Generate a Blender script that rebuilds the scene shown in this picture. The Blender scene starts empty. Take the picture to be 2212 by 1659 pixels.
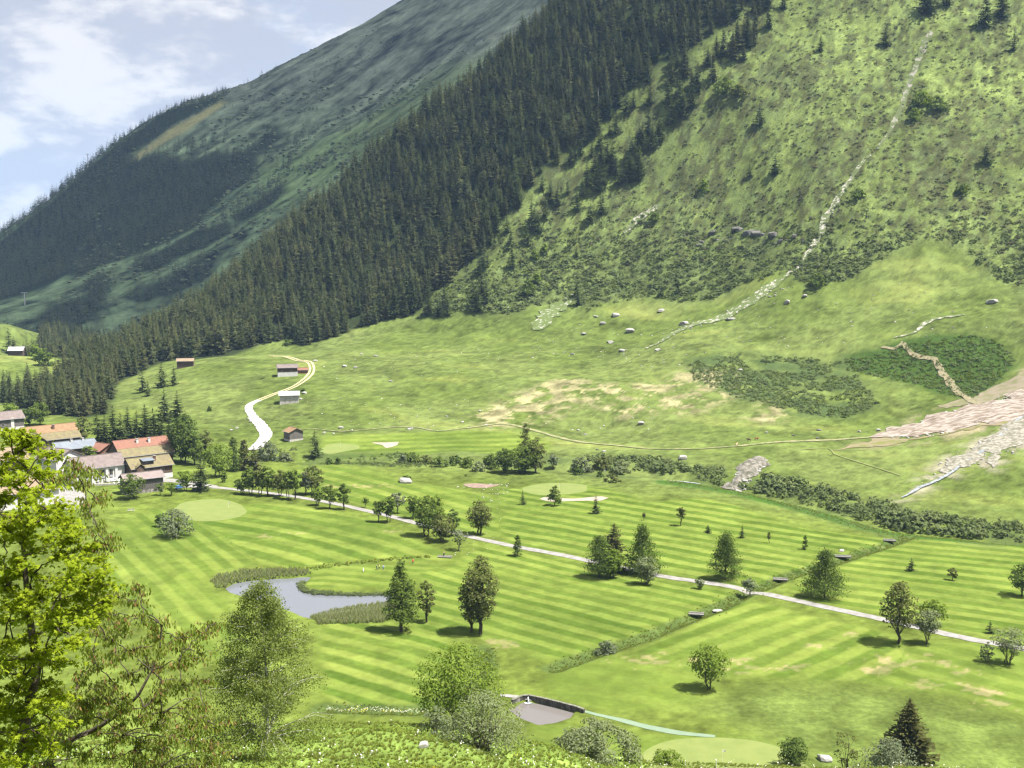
import bpy, bmesh, math, random
import numpy as np
from mathutils import Vector, Matrix
from mathutils.geometry import delaunay_2d_cdt

# ------------------------------------------------------------------ camera, light, exposure
SC = bpy.context.scene
COL = SC.collection
CAM_Z = 95.0
F_PX, CX, CY = 2400.0, 1106.0, 829.5          # focal length and centre in 2212-wide photo pixels
PITCH = math.atan((829.5 - 560.0) / F_PX)
CT, ST = math.cos(PITCH), math.sin(PITCH)
cam_d = bpy.data.cameras.new("camera")
cam = bpy.data.objects.new("camera", cam_d); COL.objects.link(cam)
cam.location = (0, 0, CAM_Z); cam.rotation_euler = (math.pi / 2 - PITCH, 0, 0)
cam_d.sensor_width = 36.0; cam_d.lens = 36.0 * F_PX / 2212.0
cam_d.clip_start = 0.5; cam_d.clip_end = 60000
SC.camera = cam

SUN_EL = math.radians(64.0)
SUN_H = Vector((0.97, -0.24, 0)).normalized()
SUN_DIR = Vector((SUN_H.x * math.cos(SUN_EL), SUN_H.y * math.cos(SUN_EL), math.sin(SUN_EL)))
sun_d = bpy.data.lights.new("sun", 'SUN'); sun = bpy.data.objects.new("sun", sun_d); COL.objects.link(sun)
sun_d.energy = 4.2; sun_d.angle = math.radians(0.5); sun_d.color = (1.0, 0.955, 0.88)
sun.rotation_euler = SUN_DIR.to_track_quat('Z', 'Y').to_euler()
sun.location = (300, 0, 900)

W = bpy.data.worlds.new("World"); SC.world = W; W.use_nodes = True
nt = W.node_tree; nt.nodes.clear()
def N(t, typ, **kw):
    n = t.nodes.new(typ)
    for k, v in kw.items(): setattr(n, k, v)
    return n
out = N(nt, 'ShaderNodeOutputWorld')
sky = N(nt, 'ShaderNodeTexSky'); sky.sky_type = 'NISHITA'; sky.sun_disc = False
sky.sun_elevation = SUN_EL; sky.sun_rotation = math.atan2(SUN_DIR.x, SUN_DIR.y); sky.altitude = 1400
bg = N(nt, 'ShaderNodeBackground'); bg.inputs['Strength'].default_value = 0.055
nt.links.new(sky.outputs[0], bg.inputs[0])
tc = N(nt, 'ShaderNodeTexCoord'); sep = N(nt, 'ShaderNodeSeparateXYZ')
nt.links.new(tc.outputs['Generated'], sep.inputs[0])
def M(t, op, a, b=None, clamp=False):
    n = N(t, 'ShaderNodeMath', operation=op, use_clamp=clamp)
    for i, x in enumerate((a, b)):
        if x is None: continue
        if isinstance(x, (int, float)): n.inputs[i].default_value = x
        else: t.links.new(x, n.inputs[i])
    return n.outputs[0]
com = N(nt, 'ShaderNodeMapping'); com.inputs['Scale'].default_value = (1, 1, 2.4); nt.links.new(tc.outputs['Generated'], com.inputs[0])
def noise(t, vec, scale, detail=6, rough=0.55, dist=0.0, loc=(0, 0, 0), sc=(1, 1, 1)):
    mp = N(t, 'ShaderNodeMapping'); mp.inputs['Location'].default_value = loc; mp.inputs['Scale'].default_value = sc
    t.links.new(vec, mp.inputs[0])
    n = N(t, 'ShaderNodeTexNoise'); t.links.new(mp.outputs[0], n.inputs['Vector'])
    n.inputs['Scale'].default_value = scale; n.inputs['Detail'].default_value = detail
    n.inputs['Roughness'].default_value = rough; n.inputs['Distortion'].default_value = dist
    return n.outputs['Fac']
def ramp(t, fac, stops, interp='EASE'):
    r = N(t, 'ShaderNodeValToRGB'); r.color_ramp.interpolation = interp
    while len(r.color_ramp.elements) < len(stops): r.color_ramp.elements.new(0.5)
    for e, (p, c) in zip(r.color_ramp.elements, stops):
        e.position = p; e.color = (c, c, c, 1) if isinstance(c, (int, float)) else (*c, 1)
    t.links.new(fac, r.inputs[0]); return r.outputs[0]
cov = ramp(nt, noise(nt, com.outputs[0], 4.0, 5, 0.5, 0.2, (3.1, 1.7, 0)), [(0.20, 0.0), (0.42, 1.0)])
puf = ramp(nt, M(nt, 'ADD', M(nt, 'MULTIPLY', noise(nt, com.outputs[0], 8.5, 8, 0.6, 0.25, (0.4, 5.2, 0)), 0.75), M(nt, 'MULTIPLY', noise(nt, com.outputs[0], 30.0, 6, 0.6, 0.4, (2.4, 1.2, 0)), 0.25)), [(0.44, 0.0), (0.57, 1.0)])
ccol = N(nt, 'ShaderNodeMix', data_type='RGBA')
nt.links.new(puf, ccol.inputs[0]); ccol.inputs[6].default_value = (0.160, 0.170, 0.198, 1); ccol.inputs[7].default_value = (0.250, 0.250, 0.254, 1)
bgc = N(nt, 'ShaderNodeBackground'); bgc.inputs['Strength'].default_value = 1.0
nt.links.new(ccol.outputs[2], bgc.inputs[0])
mx = N(nt, 'ShaderNodeMixShader')
tot = M(nt, 'MAXIMUM', M(nt, 'MULTIPLY', cov, 0.97), puf, True)
nt.links.new(tot, mx.inputs[0]); nt.links.new(bg.outputs[0], mx.inputs[1]); nt.links.new(bgc.outputs[0], mx.inputs[2])
nt.links.new(mx.outputs[0], out.inputs[0])

SC.view_settings.view_transform = 'Standard'; SC.view_settings.look = 'None'
SC.view_settings.gamma = 1.0; SC.view_settings.use_curve_mapping = False
SC.view_settings.exposure = 1.96
SC.cycles.max_bounces = 6; SC.cycles.diffuse_bounces = 2; SC.cycles.transparent_max_bounces = 12
SC.cycles.volume_bounces = 0; SC.cycles.use_denoising = True; SC.cycles.filter_width = 1.35; SC.cycles.sample_clamp_indirect = 3.0

# ------------------------------------------------------------------ projection, noise, polygons
rng = np.random.default_rng(7)
random.seed(7)
def ray(px, py):
    a = (np.asarray(px, float) - CX) / F_PX; b = (CY - np.asarray(py, float)) / F_PX
    dy = CT + b * ST; dz = -ST + b * CT
    return a / dy, dz / dy
def pt(px, py, Y):
    rx, rz = ray(px, py); return rx * Y, Y, CAM_Z + rz * Y
def proj(x, y, z):
    x = np.asarray(x, float); y = np.asarray(y, float); z = np.asarray(z, float) - CAM_Z
    d = np.maximum(y * CT - z * ST, 1e-3); u = y * ST + z * CT
    return CX + F_PX * x / d, CY - F_PX * u / d
def _hash(ix, iy, seed):
    h = (ix.astype(np.int64) * 374761393 + iy.astype(np.int64) * 668265263 + seed * 144665) & 0xffffffff
    h = ((h ^ (h >> 13)) * 1274126177) & 0xffffffff
    return ((h ^ (h >> 16)) & 0xffff) / 65535.0
def vnoise(x, y, s, seed=0):
    x = np.asarray(x, float) / s; y = np.asarray(y, float) / s
    ix = np.floor(x); iy = np.floor(y); fx = x - ix; fy = y - iy
    fx = fx * fx * (3 - 2 * fx); fy = fy * fy * (3 - 2 * fy)
    a = _hash(ix, iy, seed); b = _hash(ix + 1, iy, seed); c = _hash(ix, iy + 1, seed); d = _hash(ix + 1, iy + 1, seed)
    return (a * (1 - fx) + b * fx) * (1 - fy) + (c * (1 - fx) + d * fx) * fy - 0.5
def fbm(x, y, s, oct=4, seed=0, gain=0.5):
    v = 0; a = 1.0
    for i in range(oct):
        v = v + a * vnoise(x, y, s / 2 ** i, seed + i * 17); a *= gain
    return v
def sstep(a, b, x):
    t = np.clip((x - a) / (b - a), 0, 1); return t * t * (3 - 2 * t)
def seg_dist(x, y, pts, closed=False):
    pts = np.asarray(pts, float); best = np.full(np.shape(x), 1e9)
    n = len(pts)
    for i in range(n if closed else n - 1):
        a = pts[i]; b = pts[(i + 1) % n]; d = b - a; L = max(d @ d, 1e-9)
        t = np.clip(((x - a[0]) * d[0] + (y - a[1]) * d[1]) / L, 0, 1)
        best = np.minimum(best, np.hypot(x - a[0] - t * d[0], y - a[1] - t * d[1]))
    return best
def inside(x, y, poly):
    poly = np.asarray(poly, float); r = np.zeros(np.shape(x), bool); n = len(poly)
    for i in range(n):
        x1, y1 = poly[i]; x2, y2 = poly[(i + 1) % n]
        if y1 == y2: continue
        c = ((y1 > y) != (y2 > y)) & (x < (x2 - x1) * (y - y1) / (y2 - y1) + x1)
        r ^= c
    return r
def sdf(x, y, poly):
    d = seg_dist(x, y, poly, True); return np.where(inside(x, y, poly), d, -d)
def polymask(x, y, poly, soft):
    poly = np.asarray(poly); m = np.zeros(np.shape(x))
    lo = poly.min(0) - soft * 2; hi = poly.max(0) + soft * 2
    k = (x > lo[0]) & (x < hi[0]) & (y > lo[1]) & (y < hi[1])
    if k.any(): m[k] = sstep(-soft, soft, sdf(x[k], y[k], poly))
    return m
def smooth(pts, step, closed=False):
    P = np.asarray(pts, float); n = len(P); o = []
    for i in range(n if closed else n - 1):
        if closed: p0, p1, p2, p3 = P[(i - 1) % n], P[i], P[(i + 1) % n], P[(i + 2) % n]
        else: p0, p1, p2, p3 = P[max(i - 1, 0)], P[i], P[i + 1], P[min(i + 2, n - 1)]
        k = max(1, int(np.hypot(*(p2 - p1)[:2]) / step))
        for j in range(k):
            t = j / k
            o.append(0.5 * (2 * p1 + (p2 - p0) * t + (2 * p0 - 5 * p1 + 4 * p2 - p3) * t * t + (3 * p1 - p0 - 3 * p2 + p3) * t ** 3))
    if not closed: o.append(P[-1])
    return np.array(o)

# ------------------------------------------------------------------ terrain heights (thin-plate splines through surveyed points)
def tps_fit(P, lam=0.0):
    P = np.asarray(P, float); xy = P[:, :2] / 100.0; n = len(P)
    d2 = ((xy[:, None] - xy[None]) ** 2).sum(-1)
    K = 0.5 * d2 * np.log(d2 + 1e-12) + lam * np.eye(n)
    A = np.zeros((n + 3, n + 3)); A[:n, :n] = K; A[:n, n] = 1; A[:n, n + 1:] = xy; A[n, :n] = 1; A[n + 1:, :n] = xy.T
    b = np.zeros(n + 3); b[:n] = P[:, 2]
    return xy, np.linalg.solve(A, b)
def tps_eval(m, X, Y):
    xy, w = m; sh = np.shape(X); x = np.ravel(X) / 100.0; y = np.ravel(Y) / 100.0
    r = w[-3] + w[-2] * x + w[-1] * y
    for i in range(len(xy)):
        d2 = (x - xy[i, 0]) ** 2 + (y - xy[i, 1]) ** 2
        r = r + w[i] * 0.5 * d2 * np.log(d2 + 1e-12)
    return r.reshape(sh)
C = []
for px in (-300, 100, 500, 900, 1300, 1700, 2100, 2500):
    C.append(((px - CX) / F_PX * 60, 60, 0))
    for py in (1660, 1500, 1360, 1240):
        rx, rz = ray(px, py); Yf = CAM_Z / -rz; C.append((rx * Yf, Yf, 0))
for px, py in ((100, 1120), (500, 1120), (900, 1120), (1300, 1120), (1550, 1110), (1800, 1160), (500, 1050), (900, 1040), (1250, 1040), (700, 1000), (250, 1050), (2000, 1170), (2212, 1185), (-250, 1100)):
    rx, rz = ray(px, py); Yf = CAM_Z / -rz; C.append((rx * Yf, Yf, 0))
def cps(px, *pairs):
    for py, Y in pairs: C.append(pt(px, py, Y))
cps(2500, (1050, 430), (900, 500), (700, 600), (500, 690), (250, 800), (0, 900), (-300, 1040))
cps(2212, (1050, 440), (1000, 462), (900, 525), (800, 585), (700, 640), (600, 700), (400, 795), (200, 885), (0, 975), (-300, 1100))
cps(1950, (1000, 490), (920, 545), (800, 625), (700, 680), (560, 750), (400, 815), (200, 905), (0, 995))
cps(1700, (990, 505), (950, 535), (900, 580), (800, 655), (700, 715), (600, 775), (400, 860), (200, 945), (0, 1030), (-300, 1160))
cps(1450, (940, 560), (900, 590), (830, 635), (760, 710), (690, 780), (600, 840), (450, 905), (180, 985), (0, 1060))
cps(1300, (985, 520), (930, 585), (850, 630), (760, 730), (700, 795), (620, 855), (500, 910), (300, 975), (100, 1055), (0, 1100))
cps(1100, (930, 580), (860, 640), (770, 735), (690, 830), (600, 890), (450, 945), (250, 1030), (140, 1090))
cps(900, (930, 580), (900, 610), (830, 680), (750, 790), (690, 870), (550, 955), (400, 1020), (280, 1085))
cps(640, (940, 575), (860, 655), (800, 735), (745, 860), (650, 950), (550, 1020), (490, 1100))
cps(400, (1000, 515), (900, 625), (790, 775), (765, 850), (720, 950), (690, 1040))
cps(150, (1000, 510), (920, 600), (860, 730), (800, 850), (780, 960))
cps(0, (960, 550), (870, 700), (830, 800), (765, 900), (700, 1150))
cps(-250, (960, 550), (870, 700), (800, 860), (700, 1150))
for px, Y, z in ((1280, 1300, 330), (1000, 1300, 180), (700, 1300, 70), (400, 1250, 0), (150, 1150, -20), (0, 1040, -5), (1600, 1330, 450), (2300, 1330, 640)):
    C.append(((px - CX) / F_PX * Y, Y, z))
TPS = tps_fit(C, 0.002)
_tp = np.array([0, 600, 800, 1000, 1150, 1300, 1500, 2212], float)
_tt = np.array([.440, .436, .4325, .437, .452, .467, .474, .479])
_ty = np.array([130, 130, 130, 132, 138, 148, 152, 155], float)
def bank(X, Y):
    px = CX + F_PX * CT * X / np.maximum(Y, 12)
    t = np.interp(px, _tp, _tt); yc = np.interp(px, _tp, _ty)
    y = np.minimum(Y, yc)
    z = CAM_Z - (t + 0.22 * np.clip(1 - y / yc, 0, 1) ** 1.5) * np.maximum(y, 0) - 1.7
    d = np.maximum(Y - yc, 0); z = z + np.where(Y > yc, -(0.95 * d - 9 * 0.95 * (1 - np.exp(-d / 9)) * 0.5), 0)
    z = z + 1.7 * sstep(10, 60, Y)
    return np.where(Y < 0, CAM_Z - 1.7 + 0.02 * Y, z)
def H0(X, Y):
    X = np.asarray(X, float); Y = np.asarray(Y, float)
    a = tps_eval(TPS, X, Y); b = bank(X, Y)
    k = 2.0; h = np.clip(0.5 + 0.5 * (a - b) / k, 0, 1)
    return b * (1 - h) + a * h + k * h * (1 - h)
def unproj(px, py, Hf=None, y0=12.0, y1=1500.0):
    Hf = Hf or H0
    px = np.atleast_1d(np.asarray(px, float)); py = np.atleast_1d(np.asarray(py, float))
    rx, rz = ray(px, py)
    Ys = np.concatenate([np.arange(y0, 200, 2.0), np.arange(200, 600, 3.0), np.arange(600, y1, 6.0)])
    YY = np.broadcast_to(Ys, (len(px), len(Ys)))
    D = CAM_Z + rz[:, None] * YY - Hf(rx[:, None] * YY, YY)
    below = D < 0
    i = np.where(below.any(1), below.argmax(1), len(Ys) - 1); i = np.maximum(i, 1)
    r = np.arange(len(px)); d1 = D[r, i - 1]; d2 = D[r, i]
    t = np.clip(d1 / np.where(d1 - d2 == 0, 1, d1 - d2), 0, 1)
    Y = Ys[i - 1] + t * (Ys[i] - Ys[i - 1])
    return rx * Y, Y
def U(pts):
    a = np.asarray(pts, float); x, y = unproj(a[:, 0], a[:, 1]); return np.stack([x, y], 1)

# ---- features laid out on the ground
ROAD = U([(395, 1052), (455, 1053), (540, 1060), (620, 1070), (700, 1083), (800, 1105), (900, 1131), (1000, 1155), (1100, 1178), (1240, 1204), (1420, 1243), (1500, 1256), (1600, 1272), (1700, 1293), (1800, 1315), (1900, 1337), (2000, 1360), (2100, 1382), (2212, 1402), (2320, 1424)])
RIVER = U([(2420, 1185), (2212, 1168), (2060, 1150), (1950, 1136), (1880, 1117), (1800, 1093), (1700, 1068), (1600, 1047), (1480, 1030), (1380, 1016), (1200, 1004), (1050, 996), (850, 992), (600, 988), (430, 985)])
DITCH = U([(1195, 1440), (1300, 1405), (1400, 1372), (1500, 1333), (1560, 1310), (1620, 1278), (1690, 1250), (1760, 1226), (1820, 1207), (1930, 1170), (1965, 1155)])
DITCH2 = U([(700, 1533), (900, 1534), (1010, 1500), (1050, 1440), (1040, 1400)])
POND = U(smooth([(487, 1268), (505, 1258), (560, 1250), (620, 1247), (672, 1244), (655, 1258), (650, 1270), (668, 1279), (740, 1282), (840, 1279), (850, 1292), (835, 1312), (790, 1322), (720, 1328), (665, 1332), (640, 1322), (600, 1308), (545, 1290), (500, 1278)], 12, True))
POND2 = U([(1100, 1528), (1130, 1510), (1170, 1514), (1240, 1532), (1232, 1545), (1200, 1556), (1165, 1561), (1130, 1548)])
CLOUDLESS = None
def H(X, Y):
    X = np.asarray(X, float); Y = np.asarray(Y, float)
    z = H0(X, Y)
    slope = sstep(2, 40, z) * sstep(300, 480, Y)
    bk = (1 - sstep(150, 190, Y))
    z = z + slope * (fbm(X, Y, 60, 4, 3) * 7.0 + fbm(.877 * X - .48 * Y, (.48 * X + .877 * Y) * 0.28, 26, 3, 9) * 5.0 * sstep(30, 90, z))
    z = z + (1 - slope) * (1 - bk) * (fbm(X, Y, 55, 3, 5) * 1.1 + vnoise(X, Y, 14, 8) * 0.18) * sstep(170, 230, Y)
    z = z + bk * sstep(30, 70, Y) * fbm(X, Y, 7, 3, 21) * 0.9
    k = (Y > 190) & (Y < 620)
    if k.any():
        x, y, zz = X[k], Y[k], z[k]
        zz = zz - 1.3 * np.exp(-(seg_dist(x, y, DITCH) / 2.2) ** 2) - 1.0 * np.exp(-(seg_dist(x, y, DITCH2) / 2.0) ** 2)
        zz = zz - 2.6 * np.exp(-(seg_dist(x, y, RIVER) / 7.0) ** 2)
        rd = np.exp(-(seg_dist(x, y, ROAD) / 5.0) ** 2); zz = zz * (1 - 0.4 * rd)
        for P, dep, lev in ((POND, 1.6, -0.05), (POND2, 1.6, -0.2)):
            s = sdf(x, y, P); m = sstep(-7, 0, s); zz = zz * (1 - m) + lev * m - dep * sstep(-0.8, 1.2, s)
        z = np.array(z); z[k] = zz
    return z
def G(px, py):
    x, y = unproj(px, py, H); return float(x[0]), float(y[0]), float(H(x, y)[0])

# ------------------------------------------------------------------ mesh helpers
def mesh_from(name, V, faces, mat_idx=None, smooth_shade=False):
    me = bpy.data.meshes.new(name)
    V = np.asarray(V, np.float32); me.vertices.add(len(V)); me.vertices.foreach_set('co', V.ravel())
    loops = []; starts = []; tot = 0; counts = 0
    for f in faces:
        f = np.asarray(f, np.int32)
        if len(f) == 0: continue
        k = f.shape[1]; loops.append(f.ravel()); starts.append(tot + np.arange(len(f), dtype=np.int32) * k); tot += f.size; counts += len(f)
    loops = np.concatenate(loops); starts = np.concatenate(starts)
    me.loops.add(len(loops)); me.loops.foreach_set('vertex_index', loops)
    me.polygons.add(counts); me.polygons.foreach_set('loop_start', starts)
    if mat_idx is not None: me.polygons.foreach_set('material_index', np.asarray(mat_idx, np.int32))
    me.polygons.foreach_set('use_smooth', np.full(counts, smooth_shade))
    me.update(calc_edges=True)
    return me
def link(name, me, mats=(), parent=None, loc=(0, 0, 0), rz=0.0):
    o = bpy.data.objects.new(name, me); COL.objects.link(o)
    if me is not None and hasattr(me, 'materials') and len(me.materials) == 0:
        for m in (mats if isinstance(mats, (list, tuple)) else [mats]): me.materials.append(m)
    o.location = loc; o.rotation_euler = (0, 0, rz)
    if parent is not None: o.parent = parent
    return o
def tag(o, label=None, cat=None, group=None, kind=None):
    if label: o['label'] = label
    if cat: o['category'] = cat
    if group: o['group'] = group
    if kind: o['kind'] = kind
    return o
def empty(name, loc, label, cat, group=None, rz=0.0):
    o = bpy.data.objects.new(name, None); COL.objects.link(o); o.location = loc; o.rotation_euler = (0, 0, rz)
    o.empty_display_size = 0.5
    return tag(o, label, cat, group)
class Geo:
    def __init__(s): s.V = []; s.F = {}; s.n = 0
    def add(s, V, *faces):
        V = np.asarray(V, float); s.V.append(V)
        for f in faces:
            f = np.asarray(f, np.int64)
            if f.size: s.F.setdefault(f.shape[1], []).append(f + s.n)
        s.n += len(V); return s
    def box(s, c, d, rz=0.0, taper=1.0):
        x, y, z = d[0] / 2, d[1] / 2, d[2] / 2
        v = np.array([(-x, -y, -z), (x, -y, -z), (x, y, -z), (-x, y, -z), (-x * taper, -y * taper, z), (x * taper, -y * taper, z), (x * taper, y * taper, z), (-x * taper, y * taper, z)])
        if rz: v[:, :2] = v[:, :2] @ np.array([[math.cos(rz), math.sin(rz)], [-math.sin(rz), math.cos(rz)]])
        return s.add(v + np.asarray(c), [(3, 2, 1, 0), (4, 5, 6, 7), (0, 1, 5, 4), (1, 2, 6, 5), (2, 3, 7, 6), (3, 0, 4, 7)])
    def tube(s, P, R, sides=6):
        P = np.asarray(P, float); R = np.broadcast_to(np.asarray(R, float), (len(P),)); n = len(P)
        T = np.gradient(P, axis=0); T /= np.linalg.norm(T, axis=1)[:, None] + 1e-9
        ref = np.where(np.abs(T[:, 2:3]) > 0.9, np.array([[1.0, 0, 0]]), np.array([[0, 0, 1.0]]))
        A = np.cross(T, ref); A /= np.linalg.norm(A, axis=1)[:, None] + 1e-9; B = np.cross(T, A)
        th = np.linspace(0, 2 * math.pi, sides, endpoint=False)
        V = P[:, None] + R[:, None, None] * (A[:, None] * np.cos(th)[None, :, None] + B[:, None] * np.sin(th)[None, :, None])
        i = np.arange(n - 1)[:, None] * sides; j = np.arange(sides)[None]; k = (j + 1) % sides
        F = np.stack([i + j, i + k, i + sides + k, i + sides + j], -1).reshape(-1, 4)
        s.add(V.reshape(-1, 3), F)
        return s.add(np.stack([P[0], P[-1]]), np.zeros((0, 3))) if False else s
    def mesh(s, name, smooth_shade=False):
        fs = [np.concatenate(v) for v in s.F.values()]
        return mesh_from(name, np.concatenate(s.V), fs, None, smooth_shade)
def sheet(name, poly, mat, off, step=2.0, kind='structure', bump=0.0, parent=None, Hf=None, seed=1, edge=0.0, ragged=0.0):
    Hf = Hf or H
    poly = np.asarray(poly, float)
    if ragged:
        poly = np.concatenate([np.linspace(poly[i], poly[(i + 1) % len(poly)], max(2, int(np.hypot(*(poly[(i + 1) % len(poly)] - poly[i])) / 2.5)), endpoint=False) for i in range(len(poly))])
        poly = poly + np.stack([fbm(poly[:, 0], poly[:, 1], 7, 3, seed), fbm(poly[:, 0], poly[:, 1], 7, 3, seed + 50)], 1) * ragged
    lo = poly.min(0); hi = poly.max(0)
    gx, gy = np.meshgrid(np.arange(lo[0], hi[0], step), np.arange(lo[1], hi[1], step))
    r = np.random.default_rng(seed); gx = gx + r.uniform(-.3, .3, gx.shape) * step; gy = gy + r.uniform(-.3, .3, gy.shape) * step
    s = sdf(gx, gy, poly); k = s > step * 0.45
    pts = np.concatenate([poly, np.stack([gx[k], gy[k]], 1)])
    n = len(poly)
    vs, es, fs, *_ = delaunay_2d_cdt([Vector(p) for p in pts], [(i, (i + 1) % n) for i in range(n)], [list(range(n))], 1, 1e-4)
    v = np.array([(p.x, p.y) for p in vs]); z = Hf(v[:, 0], v[:, 1]) + off
    if bump or edge:
        e = sstep(0, 2.5, seg_dist(v[:, 0], v[:, 1], poly, True)); z = z + e * (edge + bump * (0.5 + fbm(v[:, 0], v[:, 1], 5, 3, seed)))
    tri = [f for f in fs if len(f) == 3]
    me = mesh_from(name, np.column_stack([v, z]), [np.array(tri)], None, True)
    o = link(name, me, mat, parent)
    if kind: o['kind'] = kind
    return o
def ribbon(name, P, width, mat, off=0.06, step=3.0, kind='structure', wob=0.12, seed=0):
    P = smooth(P, step); T = np.gradient(P, axis=0); T /= np.linalg.norm(T, axis=1)[:, None] + 1e-9
    Nn = np.stack([-T[:, 1], T[:, 0]], 1); r = np.random.default_rng(seed)
    w = np.broadcast_to(np.asarray(width, float) if np.ndim(width) == 0 else np.interp(np.linspace(0, 1, len(P)), np.linspace(0, 1, len(width)), width), (len(P),))
    us = (-1, -0.33, 0.33, 1); V = []
    for u in us:
        q = P + Nn * (w * 0.5 * u * (1 + (r.uniform(-wob, wob, len(P)) if abs(u) == 1 else 0)))[:, None]
        V.append(np.column_stack([q, H(q[:, 0], q[:, 1]) + off]))
    V = np.stack(V, 1); n = len(P); i = np.arange(n - 1)[:, None] * 4; j = np.arange(3)[None]
    F = np.stack([i + j, i + j + 4, i + j + 5, i + j + 1], -1).reshape(-1, 4)
    o = link(name, mesh_from(name, V.reshape(-1, 3), [F], None, True), mat)
    o['kind'] = kind; return o

# ------------------------------------------------------------------ materials
def new_mat(name):
    m = bpy.data.materials.new(name); m.use_nodes = True; t = m.node_tree; t.nodes.clear()
    o = N(t, 'ShaderNodeOutputMaterial'); return m, t, o
def mixc(t, fac, a, b, mode='MIX'):
    n = N(t, 'ShaderNodeMix', data_type='RGBA', blend_type=mode)
    for i, x in ((0, fac), (6, a), (7, b)):
        if isinstance(x, (int, float)): n.inputs[i].default_value = x
        elif isinstance(x, tuple): n.inputs[i].default_value = (*x[:3], 1)
        else: t.links.new(x, n.inputs[i])
    return n.outputs[2]
def surf(name, col, col2=None, scale=1.0, rough=0.9, bump=0.0, detail=5, spec=0.2, stretch=(1, 1, 1), metallic=0.0, obj=False, lo=0.35, hi=0.65):
    m, t, o = new_mat(name)
    p = N(t, 'ShaderNodeBsdfPrincipled'); p.inputs['Roughness'].default_value = rough
    p.inputs['Specular IOR Level'].default_value = spec; p.inputs['Metallic'].default_value = metallic
    t.links.new(p.outputs[0], o.inputs[0])
    if col2 is None: p.inputs['Base Color'].default_value = (*col, 1); return m
    g = N(t, 'ShaderNodeTexCoord').outputs['Object'] if obj else N(t, 'ShaderNodeNewGeometry').outputs['Position']
    f = noise(t, g, scale, detail, 0.6, 0.0, (0, 0, 0), stretch)
    t.links.new(mixc(t, ramp(t, f, [(lo, 0.0), (hi, 1.0)]), col, col2), p.inputs['Base Color'])
    if bump:
        b = N(t, 'ShaderNodeBump'); b.inputs['Strength'].default_value = bump; b.inputs['Distance'].default_value = 0.3
        t.links.new(f, b.inputs['Height']); t.links.new(b.outputs[0], p.inputs['Normal'])
    return m
def leaf_mat(name, c1, c2, trans=0.35, per_inst=0.0, c3=None):
    m, t, o = new_mat(name)
    geo = N(t, 'ShaderNodeNewGeometry')
    f = M(t, 'ADD', M(t, 'MULTIPLY', geo.outputs['Random Per Island'], 0.7), M(t, 'MULTIPLY', noise(t, N(t, 'ShaderNodeTexCoord').outputs['Object'], 0.9, 2), 0.6))
    f = M(t, 'SUBTRACT', f, 0.15, True)
    c = mixc(t, f, c1, c2)
    if per_inst:
        oi = N(t, 'ShaderNodeObjectInfo')
        c = mixc(t, M(t, 'MULTIPLY', oi.outputs['Random'], per_inst), c, c3 or c2)
    d = N(t, 'ShaderNodeBsdfDiffuse'); tr = N(t, 'ShaderNodeBsdfTranslucent'); mx = N(t, 'ShaderNodeMixShader')
    t.links.new(c, d.inputs[0]); t.links.new(mixc(t, 1.0, c, (1.0, 1.0, 0.55), 'MULTIPLY'), tr.inputs[0])
    mx.inputs[0].default_value = trans
    t.links.new(d.outputs[0], mx.inputs[1]); t.links.new(tr.outputs[0], mx.inputs[2]); t.links.new(mx.outputs[0], o.inputs[0])
    return m
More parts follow.
